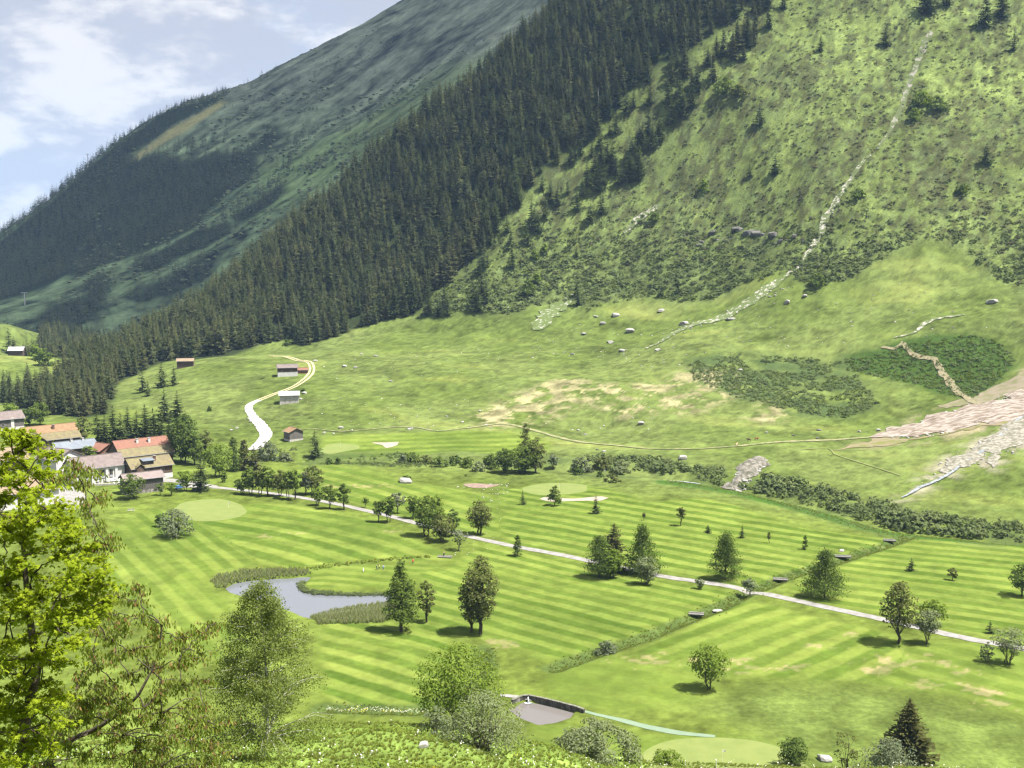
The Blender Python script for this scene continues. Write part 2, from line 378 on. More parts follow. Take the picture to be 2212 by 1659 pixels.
def ground_mat(name, fine=0.9, amp=0.45, stretch=(1, 1, 1), bump=0.25, mown=False):
    m, t, o = new_mat(name)
    p = N(t, 'ShaderNodeBsdfDiffuse'); t.links.new(p.outputs[0], o.inputs[0])
    a = N(t, 'ShaderNodeAttribute', attribute_name='albedo'); k = N(t, 'ShaderNodeAttribute', attribute_name='rough')
    g = N(t, 'ShaderNodeNewGeometry').outputs['Position']
    f1 = noise(t, g, fine, 5, 0.65, 0.0, (0, 0, 0), stretch); f2 = noise(t, g, fine * 0.17, 4, 0.6)
    f = M(t, 'ADD', M(t, 'MULTIPLY', f1, 0.6), M(t, 'MULTIPLY', f2, 0.4))
    amt = M(t, 'MULTIPLY', M(t, 'SUBTRACT', f, 0.5), M(t, 'ADD', M(t, 'MULTIPLY', k.outputs['Fac'], 3.2), amp))
    sc = M(t, 'MAXIMUM', M(t, 'ADD', amt, 1.0), 0.25)
    cc = N(t, 'ShaderNodeCombineColor')
    for i in range(3): t.links.new(sc, cc.inputs[i])
    base = mixc(t, 1.0, a.outputs['Color'], cc.outputs[0], 'MULTIPLY')
    if mown:
        ph = N(t, 'ShaderNodeAttribute', attribute_name='mow_phase').outputs['Fac']; cn = N(t, 'ShaderNodeAttribute', attribute_name='mow_strength').outputs['Fac']
        ph = M(t, 'ADD', ph, M(t, 'MULTIPLY', M(t, 'SUBTRACT', noise(t, g, 0.11, 3), 0.5), 1.5))
        s_ = M(t, 'MINIMUM', M(t, 'MAXIMUM', M(t, 'MULTIPLY', M(t, 'SINE', ph), 2.2), -1.0), 1.0)
        wn = N(t, 'ShaderNodeTexWhiteNoise', noise_dimensions='1D'); t.links.new(M(t, 'FLOOR', M(t, 'DIVIDE', ph, math.pi)), wn.inputs['W'])
        s_ = M(t, 'MULTIPLY', M(t, 'MULTIPLY', s_, cn), M(t, 'ADD', M(t, 'MULTIPLY', wn.outputs[0], 0.7), M(t, 'MULTIPLY', noise(t, g, 0.07, 3), 0.9)))
        c2 = N(t, 'ShaderNodeCombineColor')
        stk = M(t, 'MULTIPLY', M(t, 'SUBTRACT', noise(t, g, 0.45, 3), 0.5), M(t, 'MULTIPLY', cn, 0.5))
        for i, q in enumerate((.33, .24, .36)): t.links.new(M(t, 'ADD', M(t, 'ADD', M(t, 'MULTIPLY', s_, q), stk), 1.0), c2.inputs[i])
        base = mixc(t, 1.0, base, c2.outputs[0], 'MULTIPLY')
    t.links.new(base, p.inputs[0])
    b = N(t, 'ShaderNodeBump'); b.inputs['Strength'].default_value = bump; b.inputs['Distance'].default_value = 1.2
    t.links.new(M(t, 'MULTIPLY', f, M(t, 'ADD', k.outputs['Fac'], 0.1)), b.inputs['Height']); t.links.new(b.outputs[0], p.inputs['Normal'])
    return m
def set_attrs(me, col, rough):
    c = me.color_attributes.new('albedo', 'FLOAT_COLOR', 'POINT')
    c.data.foreach_set('color', np.column_stack([col, np.ones(len(col))]).astype(np.float32).ravel())
    a = me.attributes.new('rough', 'FLOAT', 'POINT'); a.data.foreach_set('value', np.asarray(rough, np.float32))
# ------------------------------------------------------------------ ground colours (real albedo of each patch of ground)
LIGHT = np.array([.115, .150, .029]); DARK = np.array([.058, .090, .015])
MEADOW = np.array([.068, .092, .022]); MEADOW2 = np.array([.084, .108, .031]); ROUGH = np.array([.074, .098, .019])
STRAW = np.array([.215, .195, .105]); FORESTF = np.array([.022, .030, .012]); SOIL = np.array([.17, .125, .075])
SCRUB_D = np.array([.038, .054, .022]); SCRUB_B = np.array([.062, .058, .032]); SCRUB_Y = np.array([.094, .120, .036]); ROCK = np.array([.12, .12, .115])
# name: polygon (photo pixels), guide line, period in metres, contrast
FIELDS = [
    ([(200, 1190), (250, 1140), (340, 1100), (430, 1130), (480, 1150), (560, 1215), (470, 1238), (440, 1265), (490, 1300), (530, 1395), (430, 1430), (300, 1330)], [(250, 1160), (430, 1330)], 6.5, 0.6),
    ([(430, 1135), (550, 1088), (690, 1100), (820, 1130), (920, 1176), (985, 1208), (900, 1213), (760, 1216), (660, 1228), (560, 1222), (470, 1160)], [(548, 1113), (740, 1146), (945, 1200)], 10.5, 0.8),
    ([(1040, 1180), (1240, 1213), (1420, 1253), (1520, 1270), (1595, 1283), (1480, 1335), (1380, 1370), (1200, 1425), (1110, 1400), (1060, 1375), (900, 1362), (920, 1290), (900, 1245), (980, 1215)], [(1097, 1255), (1378, 1322)], 6.8, 0.75),
    ([(700, 1345), (800, 1345), (960, 1375), (1000, 1400), (980, 1490), (940, 1520), (720, 1522), (690, 1440)], [(702, 1398), (958, 1465)], 7.5, 1.0),
    ([(660, 1222), (820, 1224), (900, 1216), (960, 1222), (900, 1245), (905, 1268), (840, 1270), (680, 1272), (655, 1266)], [(680, 1245), (880, 1262)], 6.0, 0.6),
    ([(1075, 1060), (1140, 1050), (1240, 1050), (1330, 1060), (1400, 1085), (1540, 1080), (1700, 1128), (1830, 1150), (1935, 1168), (1830, 1204), (1690, 1250), (1610, 1268), (1450, 1238), (1250, 1200), (1090, 1170), (1085, 1110)], [(1122, 1103), (1494, 1165)], 8.6, 0.85),
    ([(1960, 1168), (2110, 1168), (2300, 1188), (2300, 1400), (2100, 1370), (1900, 1325), (1720, 1290), (1700, 1270), (1830, 1215)], [(1838, 1273), (2212, 1321)], 8.0, 0.75),
    ([(1370, 1410), (1450, 1370), (1540, 1325), (1620, 1300), (1800, 1340), (1920, 1370), (1960, 1400), (1960, 1440), (1850, 1470), (1640, 1460), (1480, 1450)], [(1646, 1398), (1748, 1360)], 7.5, 0.7),
    ([(1960, 1400), (2100, 1390), (2300, 1440), (2300, 1560), (2050, 1500), (1880, 1465)], [(1960, 1410), (2212, 1470)], 8.0, 0.45),
    ([(700, 945), (850, 935), (1010, 930), (1100, 935), (1190, 955), (1150, 985), (1000, 975), (850, 985), (720, 990), (690, 965)], [(700, 960), (1100, 945)], 9.0, 0.5),
    ([(640, 1012), (760, 1008), (880, 1040), (1000, 1055), (1070, 1075), (1075, 1150), (1000, 1145), (850, 1110), (720, 1075), (640, 1055), (610, 1030)], [(702, 1011), (821, 1041), (1010, 1090)], 10.0, 0.75),
    ([(1240, 1400), (1330, 1420), (1500, 1455), (1560, 1500), (1400, 1530), (1260, 1520), (1180, 1480)], [(1200, 1470), (1500, 1520)], 9.0, 0.25),
    ([(1150, 1570), (1300, 1575), (1500, 1600), (1750, 1660), (1200, 1660)], [(1200, 1580), (1500, 1630)], 7.0, 0.25),
]
GREENS = {
    'green by the village': smooth([(375, 1112), (388, 1090), (430, 1080), (480, 1078), (522, 1090), (534, 1104), (518, 1118), (470, 1127), (415, 1126)], 10, True),
    'green by the thin bunker': smooth([(1126, 1055), (1150, 1046), (1220, 1043), (1268, 1050), (1268, 1061), (1230, 1068), (1160, 1067)], 10, True),
    'far green': smooth([(690, 975), (705, 962), (740, 958), (775, 962), (778, 968), (745, 975), (712, 980)], 10, True),
    'near green': smooth([(1390, 1622), (1440, 1598), (1520, 1590), (1620, 1596), (1690, 1615), (1740, 1650), (1760, 1690), (1420, 1690), (1380, 1650)], 12, True),
}
FOREST_PX = [(-120, 872), (0, 868), (60, 890), (180, 905), (235, 895), (243, 865), (242, 835), (300, 806), (370, 776), (470, 768), (560, 745), (615, 733), (650, 748), (720, 728), (800, 700), (870, 688), (905, 678), (930, 650), (980, 600), (1040, 558), (1065, 500), (1120, 440), (1170, 385), (1240, 330), (1310, 275), (1340, 225), (1400, 160), (1440, 135), (1530, 85), (1590, 40), (1650, -50), (1300, -50), (1280, 35), (1200, 95), (1130, 150), (1000, 248), (830, 345), (700, 470), (560, 580), (480, 630), (380, 692), (300, 717), (230, 737), (170, 775), (140, 800), (100, 832), (40, 852), (-120, 880)]
RIB_PX = [(1425, 255), (1450, 205), (1500, 195), (1560, 172), (1600, 145), (1640, 95), (1690, 45), (1720, -40), (1650, -40), (1600, 70), (1550, 115), (1480, 150), (1440, 185)]
SCRUB_PX = [(900, 690), (930, 680), (1000, 672), (1100, 680), (1150, 660), (1235, 650), (1270, 672), (1330, 655), (1400, 640), (1470, 652), (1550, 642), (1600, 612), (1700, 590), (1755, 622), (1830, 603), (1940, 540), (2000, 515), (2080, 528), (2130, 588), (2180, 610), (2330, 650), (2330, -90), (1655, -90), (1590, 40), (1530, 85), (1440, 135), (1400, 160), (1340, 225), (1310, 275), (1240, 330), (1170, 385), (1120, 440), (1065, 500), (1040, 558), (980, 600), (930, 650)]
BRUSH_PX = [(1825, 775), (1900, 765), (1950, 745), (2010, 735), (2090, 724), (2160, 735), (2196, 780), (2150, 830), (2100, 862), (2050, 852), (1980, 830), (1900, 815), (1830, 800)]
BRUSH2_PX = [(1490, 785), (1600, 765), (1720, 772), (1830, 780), (1860, 830), (1900, 870), (1830, 905), (1720, 895), (1640, 870), (1560, 850), (1500, 820)]
STRAW_PX = [[(1000, 905), (1050, 880), (1120, 850), (1220, 815), (1290, 822), (1350, 830), (1430, 815), (1490, 800), (1590, 815), (1590, 850), (1530, 885), (1480, 895), (1440, 880), (1390, 905), (1320, 900), (1280, 872), (1240, 880), (1200, 905), (1120, 922), (1060, 925)],
            [(1610, 905), (1650, 870), (1700, 885), (1690, 910), (1640, 915)]]
DIRT = [(1088, 1390, 4), (1390, 1423, 5), (1500, 1430, 3), (1590, 1425, 3), (1620, 1440, 4), (1760, 1395, 2.4), (1800, 1400, 2), (1880, 1445, 3), (1700, 1445, 3), (1730, 1435, 2), (1845, 1370, 2), (2040, 1435, 3), (2080, 1450, 2.5), (1960, 1425, 3), (2000, 1415, 2), (2100, 1490, 4), (2130, 1495, 3), (730, 1052, 5), (790, 1052, 4), (820, 1050, 4), (650, 1155, 3), (845, 1150, 2.5), (578, 1160, 3), (1930, 1430, 5), (1540, 1395, 2), (1570, 1440, 3), (1990, 1475, 4), (2150, 1520, 4), (930, 1480, 1)]
UF = [(U(smooth(p, 25, True)), U(smooth(g, 15)), per, con) for p, g, per, con in FIELDS]
UG = {k: U(p) for k, p in GREENS.items()}
U_FOREST, U_SCRUB, U_BRUSH, U_BRUSH2 = U(FOREST_PX), U(SCRUB_PX), U(BRUSH_PX), U(BRUSH2_PX)
U_STRAW = [U(p) for p in STRAW_PX]
DEB_HALO = [(U([(1840, 968), (1890, 938), (1990, 900), (2080, 868), (2150, 820), (2290, 760), (2290, 905), (2120, 935), (1980, 962), (1890, 970)]), (.14, .122, .074)),
            (U([(1940, 1082), (2000, 1020), (2060, 976), (2120, 945), (2170, 915), (2290, 870), (2290, 965), (2180, 985), (2150, 1015), (2090, 1015), (2030, 1045), (1960, 1078)]), (.17, .155, .115))]
U_TALL = U([(1500, 1520), (1640, 1478), (1850, 1474), (2050, 1512), (2300, 1570), (2300, 1720), (1760, 1720), (1700, 1620), (1580, 1560)])
RIVBANK = U([(1440, 1042), (1520, 1052), (1600, 1064), (1700, 1088), (1800, 1116), (1870, 1136), (1950, 1152), (2060, 1162), (2212, 1172), (2400, 1188)])
FALL = np.array([.48, .877])
def ground_colour(X, Y, Z):
    n = len(X); px, py = proj(X, Y, Z); phase = np.zeros(n); strength = np.zeros(n)
    c = np.empty((n, 3)); rough = np.full(n, 0.22)
    a = sstep(-.35, .35, fbm(X, Y, 45, 4, 31))[:, None]
    c[:] = MEADOW * (1 - a) + MEADOW2 * a
    # valley floor rough
    fl = (sstep(430, 520, Y + 0.55 * X) * 1.0)[:, None]
    c = (ROUGH * (0.85 + .3 * a)) * (1 - fl) + c * fl
    # long grass streaks on the slope meadow, along the contour
    st = fbm(X * .88 - Y * .48, (X * .48 + Y * .88) * 3.2, 60, 4, 77)
    c = c * (1 + (0.34 * st * fl[:, 0])[:, None] + (.55 * fbm(X, Y, 3.2, 3, 131, .8) + .3 * fbm(X, Y, 10, 3, 132))[:, None]); c += (np.array([.05, .035, .01]) * np.clip(st - .2, 0, 1)[:, None] * fl * 1.3)
    # fairways with mowing stripes
    wob = fbm(X, Y, 30, 3, 5) * 2.2
    for P, g, per, con in UF:
        m = polymask(X, Y, P, 3.5)
        k = m > 0.003
        if not k.any(): continue
        x, y = X[k], Y[k]
        d0 = g[1:] - g[:-1]; s = np.full(len(x), 1e9); best = np.full(len(x), 1e9)
        for i in range(len(g) - 1):
            d = d0[i] / np.hypot(*d0[i]); t = (x - g[i, 0]) * d[0] + (y - g[i, 1]) * d[1]; L = np.hypot(*d0[i])
            tc_ = t if len(g) == 2 else np.clip(t, -1e9 if i == 0 else 0, 1e9 if i == len(g) - 2 else L)
            e = np.hypot(x - g[i, 0] - tc_ * d[0], y - g[i, 1] - tc_ * d[1]); sg = (x - g[i, 0]) * d[1] - (y - g[i, 1]) * d[0]
            u = e < best; best = np.where(u, e, best); s = np.where(u, np.sign(sg) * e, s)
        ph = (s + wob[k] * .5) / per * 2 * math.pi
        var = fbm(x, y, 26, 3, 44); w = np.clip(.47 + .42 * var + .3 * fbm(x, y, 70, 2, 45), 0, 1.1)[:, None]
        col = (DARK * .95) * (1 - w) + LIGHT * w
        col = col * (1 + .30 * fbm(x, y, 3.5, 3, 3) + .15 * fbm(x, y, 11, 2, 13))[:, None]
        st_ = sstep(.35, .95, m[k]) * con * 1.25; u = st_ > strength[k]; kk = np.flatnonzero(k)[u]; phase[kk] = ph[u]; strength[kk] = st_[u]
        mk = m[k][:, None]; c[k] = c[k] * (1 - mk) + col * mk; rough[k] = rough[k] * (1 - m[k]) + .05 * m[k]
    # collar round the greens
    for P in UG.values():
        strength *= 1 - polymask(X, Y, P, 3.0)
        m = polymask(X, Y, P, 4.0)[:, None]; c = c * (1 - m) + np.array([.092, .135, .024]) * m
    # forest floor
    def zone(poly, soft, col, rg=None, k=1.0):
        nonlocal c, rough
        m = polymask(X, Y, poly, soft) * k; m3 = np.asarray(m)[:, None]
        c = c * (1 - m3) + col * m3
        if rg is not None: rough = rough * (1 - m) + rg * m
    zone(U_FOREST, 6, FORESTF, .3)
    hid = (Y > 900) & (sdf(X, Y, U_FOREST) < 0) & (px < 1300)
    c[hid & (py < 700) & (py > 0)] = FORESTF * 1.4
    # scrubby upper slope: yellow-green grass, dark dwarf shrub, brown heath
    f1 = fbm(X, Y, 38, 4, 61); f2 = fbm(X * .9, Y, 14, 4, 62); f3 = fbm(X, Y, 75, 3, 63); f4 = fbm(X, Y, 5.5, 3, 64)
    sc = SCRUB_Y * (1 + .5 * f3)[:, None]
    low = sstep(420, 640, py)
    sc = sc * (1 - .22 * low)[:, None]
    u_, v_ = .877 * X - .48 * Y, (.48 * X + .877 * Y) * .62
    e1 = fbm(u_, v_, 4.4, 3, 101, .8); e2 = fbm(u_, v_, 6.5, 4, 102, .8); e3 = fbm(u_, v_, 26, 3, 103)
    kb = (sstep(-.02, .22, e2 + .5 * e3 + .15 * f1) * (1 - .8 * low) * .55)[:, None]; sc = sc * (1 - kb) + SCRUB_B * kb
    kd = (sstep(.0, .25, e1 + .35 * e3 + .12 * low) * .5)[:, None]; sc = sc * (1 - kd) + SCRUB_D * kd
    sc = sc * (1 + .7 * np.clip(e1 - e2, -.5, .6))[:, None]
    zone(U_SCRUB, 9, sc, .9)
    for P, cc_ in DEB_HALO: zone(P, 7, np.array(cc_) * (1 + .8 * f4[:, None]), .5, sstep(-.12, .12, f4 + .5 * f2))
    zone(U_TALL, 8, MEADOW * 1.05 * (1 + .5 * f4 + .4 * f2)[:, None], .6)
    zone(U_BRUSH, 4, np.array([.034, .060, .013]), .6)
    zone(U_BRUSH2, 8, np.array([.048, .070, .024]), .6, sstep(-.25, .25, f2 + .3 * f1))
    ss = fbm(X * .88 - Y * .48, (X * .48 + Y * .88) * 1.2, 9, 5, 90, .75)
    for P in U_STRAW: zone(P, 7, STRAW * (.85 + .9 * f4[:, None]), .5, sstep(-.08, .14, ss + .35 * f2 + .02) * .85)
    # worn brown patches on the mown grass
    for (dx, dy, r), q in zip(DIRT, U([(d[0], d[1]) for d in DIRT])):
        k = (np.abs(X - q[0]) < r * 4) & (np.abs(Y - q[1]) < r * 4)
        if k.any():
            e = np.hypot((X[k] - q[0]) / 1.7, Y[k] - q[1]) / r
            m = (sstep(.15, -.15, e - .36 + 1.6 * fbm(X[k], Y[k], 1.8, 3, 19)) * .5)[:, None]
            c[k] = c[k] * (1 - m) + np.array([.19, .16, .085]) * m
    # river bank sward, ditch sides
    d = seg_dist(X, Y, RIVBANK); m = sstep(6.5, 3.5, d)[:, None]; c = c * (1 - m) + np.array([.036, .078, .014]) * m; rough = np.maximum(rough, .4 * m[:, 0])
    d = np.minimum(seg_dist(X, Y, DITCH), seg_dist(X, Y, DITCH2)); m = (sstep(3.6, 2.0, d))[:, None]; c = c * (1 - m) + np.array([.052, .075, .020]) * m; rough = np.maximum(rough, .6 * m[:, 0])
    d = seg_dist(X, Y, RIVER); m = sstep(22, 10, d)[:, None] * sstep(-.2, .2, f2)[:, None] * .7; c = c * (1 - m) + np.array([.050, .070, .024]) * m
    # near bank: lush weeds
    bk = ((Y < 195) & (bank(X, Y) > tps_eval(TPS, X, Y) - .5)).astype(float)[:, None]
    c = c * (1 - bk) + (np.array([.110, .158, .034]) * (1 + .6 * fbm(X, Y, 6, 4, 14))[:, None]) * bk; rough = np.maximum(rough, .4 * bk[:, 0])
    return np.clip(c, .004, .6), rough, phase, strength

# ------------------------------------------------------------------ near terrain
rows = [np.arange(-30, 60, 6.0), np.arange(60, 160, 1.25), np.arange(160, 210, 2.0)]
y = 210.0; r = []
while y < 520: r.append(y); y += min(y * y * 1.35e-5, 1.7)
while y < 1130: r.append(y); y += 1.75
while y < 1420: r.append(y); y += 9
rows = np.concatenate(rows + [np.array(r)])
cols = np.linspace(-.60, .60, 600)
S, YY = np.meshgrid(cols, rows); XX = S * (YY + 45)
X, Y = XX.ravel(), YY.ravel(); Z = H(X, Y)
nr, nc = XX.shape; i = np.arange(nr - 1)[:, None] * nc; j = np.arange(nc - 1)[None]
GQ = np.stack([i + j, i + j + 1, i + nc + j + 1, i + nc + j], -1).reshape(-1, 4)
me = mesh_from('ground', np.column_stack([X, Y, Z]), [GQ], None, True)
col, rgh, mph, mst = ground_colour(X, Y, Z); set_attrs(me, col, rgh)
for nm_, va_ in (('mow_phase', mph), ('mow_strength', mst)): me.attributes.new(nm_, 'FLOAT', 'POINT').data.foreach_set('value', va_.astype(np.float32))
MAT_GROUND = ground_mat('grassland', 0.75, 0.62, mown=True)
ground = link('ground', me, MAT_GROUND); ground['kind'] = 'structure'

# ------------------------------------------------------------------ far mountain
D = []
def dps(px, *pairs):
    for py, Yd in pairs: D.append(pt(px, py, Yd))
dps(-300, (700, 1500), (670, 1700), (640, 2000), (640, 2600))
dps(0, (692, 1450), (640, 1650), (575, 1880), (515, 2150)); dps(200, (680, 1420), (580, 1640), (470, 1900), (352, 2200))
dps(400, (650, 1420), (500, 1680), (360, 1980), (228, 2330)); dps(600, (560, 1450), (430, 1680), (280, 2030), (143, 2500))
dps(800, (440, 1500), (300, 1750), (180, 2080), (47, 2600)); dps(900, (360, 1520), (210, 1850), (0, 2700)); dps(1100, (230, 1560), (100, 1900), (-90, 2750))
dps(1300, (90, 1600), (-40, 1950), (-190, 2850)); dps(1500, (-50, 1650), (-250, 2900)); dps(700, (98, 2550)); dps(500, (198, 2400)); dps(300, (278, 2270)); dps(100, (440, 2170))
for px, Yd, z in ((0, 2700, 60), (400, 2900, 250), (800, 3200, 480), (1300, 3500, 800), (-300, 3000, 0), (0, 1250, -30), (500, 1250, -30), (900, 1300, 150), (1300, 1350, 330), (200, 2500, 180), (600, 2850, 400), (1600, 3500, 1000), (1700, 1600, 600)):
    D.append(((px - CX) / F_PX * Yd, Yd, z))
TPM = tps_fit(D, 0.02)
def HM(X, Y):
    z = tps_eval(TPM, X, Y)
    fa = np.asarray(X) * .75 + np.asarray(Y) * .66; fb = np.asarray(Y) * .75 - np.asarray(X) * .66
    return z + fbm(fa * .35, fb, 110, 4, 55) * 16 + fbm(X, Y, 60, 3, 56) * 5
def UM(pts):
    a = np.asarray(pts, float); x, y = unproj(a[:, 0], a[:, 1], HM, 1250.0, 3200.0); return np.stack([x, y], 1)
rows = np.concatenate([np.arange(1180, 1400, 20), np.arange(1400, 2500, 5.0), np.arange(2500, 3500, 14.0)])
cols = np.linspace(-.66, .30, 330)
S, YY = np.meshgrid(cols, rows); XX = S * YY; X, Y = XX.ravel(), YY.ravel(); Z = HM(X, Y)
MFOREST = [[(-60, 665), (0, 650), (139, 597), (165, 602), (225, 573), (290, 550), (372, 520), (420, 490), (430, 468), (480, 430), (540, 390), (560, 330), (620, 290), (600, 270), (520, 330), (470, 330), (400, 350), (340, 330), (300, 345), (280, 335), (350, 290), (470, 222), (480, 205), (400, 228), (300, 282), (200, 356), (80, 460), (-60, 560)],
           [(70, 705), (110, 655), (180, 642), (192, 602), (215, 590), (240, 628), (222, 655), (255, 655), (205, 692), (130, 718), (80, 732)],
           [(280, 592), (310, 552), (370, 530), (420, 500), (491, 480), (500, 502), (440, 537), (370, 562), (345, 582), (300, 592)],
           [(275, 645), (330, 612), (380, 590), (440, 560), (455, 600), (380, 632), (310, 655)], [(500, 470), (560, 430), (610, 400), (620, 415), (560, 460), (510, 490)],
           [(-60, 770), (70, 762), (110, 760), (60, 705), (-60, 705)]]
UMF = [UM(p) for p in MFOREST]
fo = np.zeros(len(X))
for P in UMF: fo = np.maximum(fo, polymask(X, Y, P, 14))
fa = X * .75 + Y * .66; fb = Y * .75 - X * .66
s1 = fbm(fa * .30, fb, 30, 5, 41, .75); s2 = fbm(X, Y, 170, 4, 42); s3 = fbm(X, Y, 15, 3, 43, .7)
h = sstep(180, 480, Z)[:, None]
c = np.array([.074, .106, .056]) * (1 - h) + np.array([.074, .088, .068]) * h
c = c * (1 + .9 * s1 + .3 * s2 + .8 * s3)[:, None]
gm = polymask(X, Y, UM([(570, 360), (700, 300), (850, 215), (950, 150), (1080, 110), (1150, 60), (1000, 230), (850, 310), (640, 430), (560, 470)]), 60)[:, None]
c = c * (1 - gm * .5) + np.array([.078, .115, .036]) * (1 + .9 * s1)[:, None] * gm * .5
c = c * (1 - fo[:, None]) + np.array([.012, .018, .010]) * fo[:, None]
lt = polymask(X, Y, UM([(285, 342), (340, 300), (400, 262), (478, 218), (490, 222), (400, 285), (330, 325), (290, 352)]), 8)[:, None]
c = c * (1 - lt) + np.array([.16, .16, .075]) * lt
nr, nc = XX.shape; i = np.arange(nr - 1)[:, None] * nc; j = np.arange(nc - 1)[None]
me = mesh_from('mountain', np.column_stack([X, Y, Z]), [np.stack([i + j, i + j + 1, i + nc + j + 1, i + nc + j], -1).reshape(-1, 4)], None, True)
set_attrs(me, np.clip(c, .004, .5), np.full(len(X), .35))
mountain = link('mountain', me, ground_mat('alpine_slope', 0.16, .9)); mountain['kind'] = 'structure'
# blue ridge at the end of the valley
gx = np.linspace(-7200, 1500, 130); gy = np.linspace(7600, 9400, 30); XX, YY = np.meshgrid(gx, gy)
crest = np.interp(gx, [-7200, -4600, -4180, -3900, -3650, 1500], [250, 130, 160, 390, 560, 900])
Z = (crest[None] + fbm(XX, YY, 900, 4, 3) * 180) * np.clip(1 - np.abs(YY - 8500) / 950, 0, 1) - 60
nr, nc = XX.shape; i = np.arange(nr - 1)[:, None] * nc; j = np.arange(nc - 1)[None]
link('far_ridge', mesh_from('far_ridge', np.column_stack([XX.ravel(), YY.ravel(), Z.ravel()]), [np.stack([i + j, i + j + 1, i + nc + j + 1, i + nc + j], -1).reshape(-1, 4)], None, True), surf('far_ridge', (.05, .06, .05), (.08, .09, .06), .004))['kind'] = 'structure'
# land that carries the ridge, mountain and meadows on to the horizon
gx = np.linspace(-14000, 14000, 60); gy = np.linspace(-400, 22000, 60); XX, YY = np.meshgrid(gx, gy)
link('valley_land', mesh_from('valley_land', np.column_stack([XX.ravel(), YY.ravel(), np.full(XX.size, -75.0)]), [np.stack([(np.arange(59)[:, None] * 60 + np.arange(59)[None]), (np.arange(59)[:, None] * 60 + np.arange(59)[None]) + 1, (np.arange(59)[:, None] * 60 + np.arange(59)[None]) + 61, (np.arange(59)[:, None] * 60 + np.arange(59)[None]) + 60], -1).reshape(-1, 4)]), surf('valley_grass', (.04, .07, .02), (.07, .09, .03), .01))['kind'] = 'structure'

# ------------------------------------------------------------------ plant meshes
def rand_unit(r, n):
    v = r.normal(size=(n, 3)); return v / np.linalg.norm(v, axis=1)[:, None]
def leaves(g, P, size, r, up=0.35, asp=0.62, nrm=None, k_out=.55):
    """diamond leaf sprays centred on P, turned towards nrm (outwards) when given"""
    n = len(P); size = np.broadcast_to(size, (n,)) * r.uniform(.65, 1.3, n)
    nn = rand_unit(r, n)
    if nrm is not None: nn = nn * (1 - k_out) + nrm * k_out
    nn[:, 2] = nn[:, 2] + up * .6; nn /= np.linalg.norm(nn, axis=1)[:, None] + 1e-9
    a = np.cross(nn, rand_unit(r, n)); a /= np.linalg.norm(a, axis=1)[:, None] + 1e-9; b = np.cross(nn, a)
    a *= (size * .5)[:, None]; b *= (size * .5 * asp)[:, None]
    V = np.stack([P - a, P - b * 1.0 + a * .1, P + a, P + b + a * .1], 1).reshape(-1, 3)
    g.add(V, np.arange(n * 4).reshape(-1, 4))
def profile(t, shape):
    t = np.clip(t, -1, 1)
    if shape == 'cone': return np.where(t < -.6, .75 + .25 * (t + 1) / .4, np.clip(1.0 - .86 * ((t + .6) / 1.6) ** 1.15, .1, 1))
    if shape == 'oval': return np.clip(1 - np.abs((t + .22) / np.where(t > -.22, 1.22, .95)) ** 2.2, .02, 1) ** .6
    if shape == 'dome': return np.clip(1 - ((t + 1) / 2) ** 2.2, .02, 1) ** .6
    if shape == 'vase': return np.clip(.45 + .62 * (t + 1) / 1.6, 0, 1) * np.clip(1 - np.clip((t - .35) / .68, 0, 1) ** 2, .05, 1) ** .5
    return np.clip(1 - np.abs(t) ** 2.3, .02, 1) ** .55
def crown_points(r, n, rx, ry, z0, z1, shape='round', K=26, fill=.5):
    """n leaf positions (and outward normals) in K billowing clumps stacked up a crown from z0 to z1"""
    zc, hz = (z0 + z1) / 2, (z1 - z0) / 2; i = np.arange(K)
    t = -1 + 2 * ((i + r.uniform(.1, .9, K)) / K); az = i * 2.39996 + r.uniform(-.5, .5, K)
    pf = profile(t, shape); rad = np.where(i % 4 == 3, r.uniform(.0, .4, K), r.uniform(.62, .9, K)) * pf
    c = np.column_stack([np.cos(az) * rad * rx, np.sin(az) * rad * ry, zc + t * hz * .9])
    rc = r.uniform(.28, .46, K) * min(rx, ry, hz * 1.2) * (.45 + .55 * pf)
    k = r.choice(K, n, p=rc ** 2 / (rc ** 2).sum()); q = rand_unit(r, n); q[:, 2] = np.where(r.random(n) < .62, np.abs(q[:, 2]), q[:, 2])
    P = c[k] + q * (rc[k] * r.uniform(.6, 1.1, n))[:, None] * np.array([1.1, 1.1, .85])
    P[:, 2] = np.clip(P[:, 2], z0 * .8, None)
    o = P - np.array([0, 0, zc - hz * .35]); o /= np.array([rx, ry, hz]); o /= np.linalg.norm(o, axis=1)[:, None] + 1e-9
    nr_ = q * .6 + o * .7; nr_ /= np.linalg.norm(nr_, axis=1)[:, None] + 1e-9
    return P, c, nr_
def limb(g, a, b, ra, rb, r, sides=5, n=5, sag=.12):
    t = np.linspace(0, 1, n)[:, None]; a = np.asarray(a, float); b = np.asarray(b, float); L = np.linalg.norm(b - a)
    P = a + (b - a) * t; w = r.normal(size=(n, 3)) * L * .03; w[0] = 0; w[-1] = 0
    P = P + w + np.array([0, 0, 1]) * (np.sin(t * math.pi) * L * sag)
    g.tube(P, ra + (rb - ra) * t[:, 0], sides)
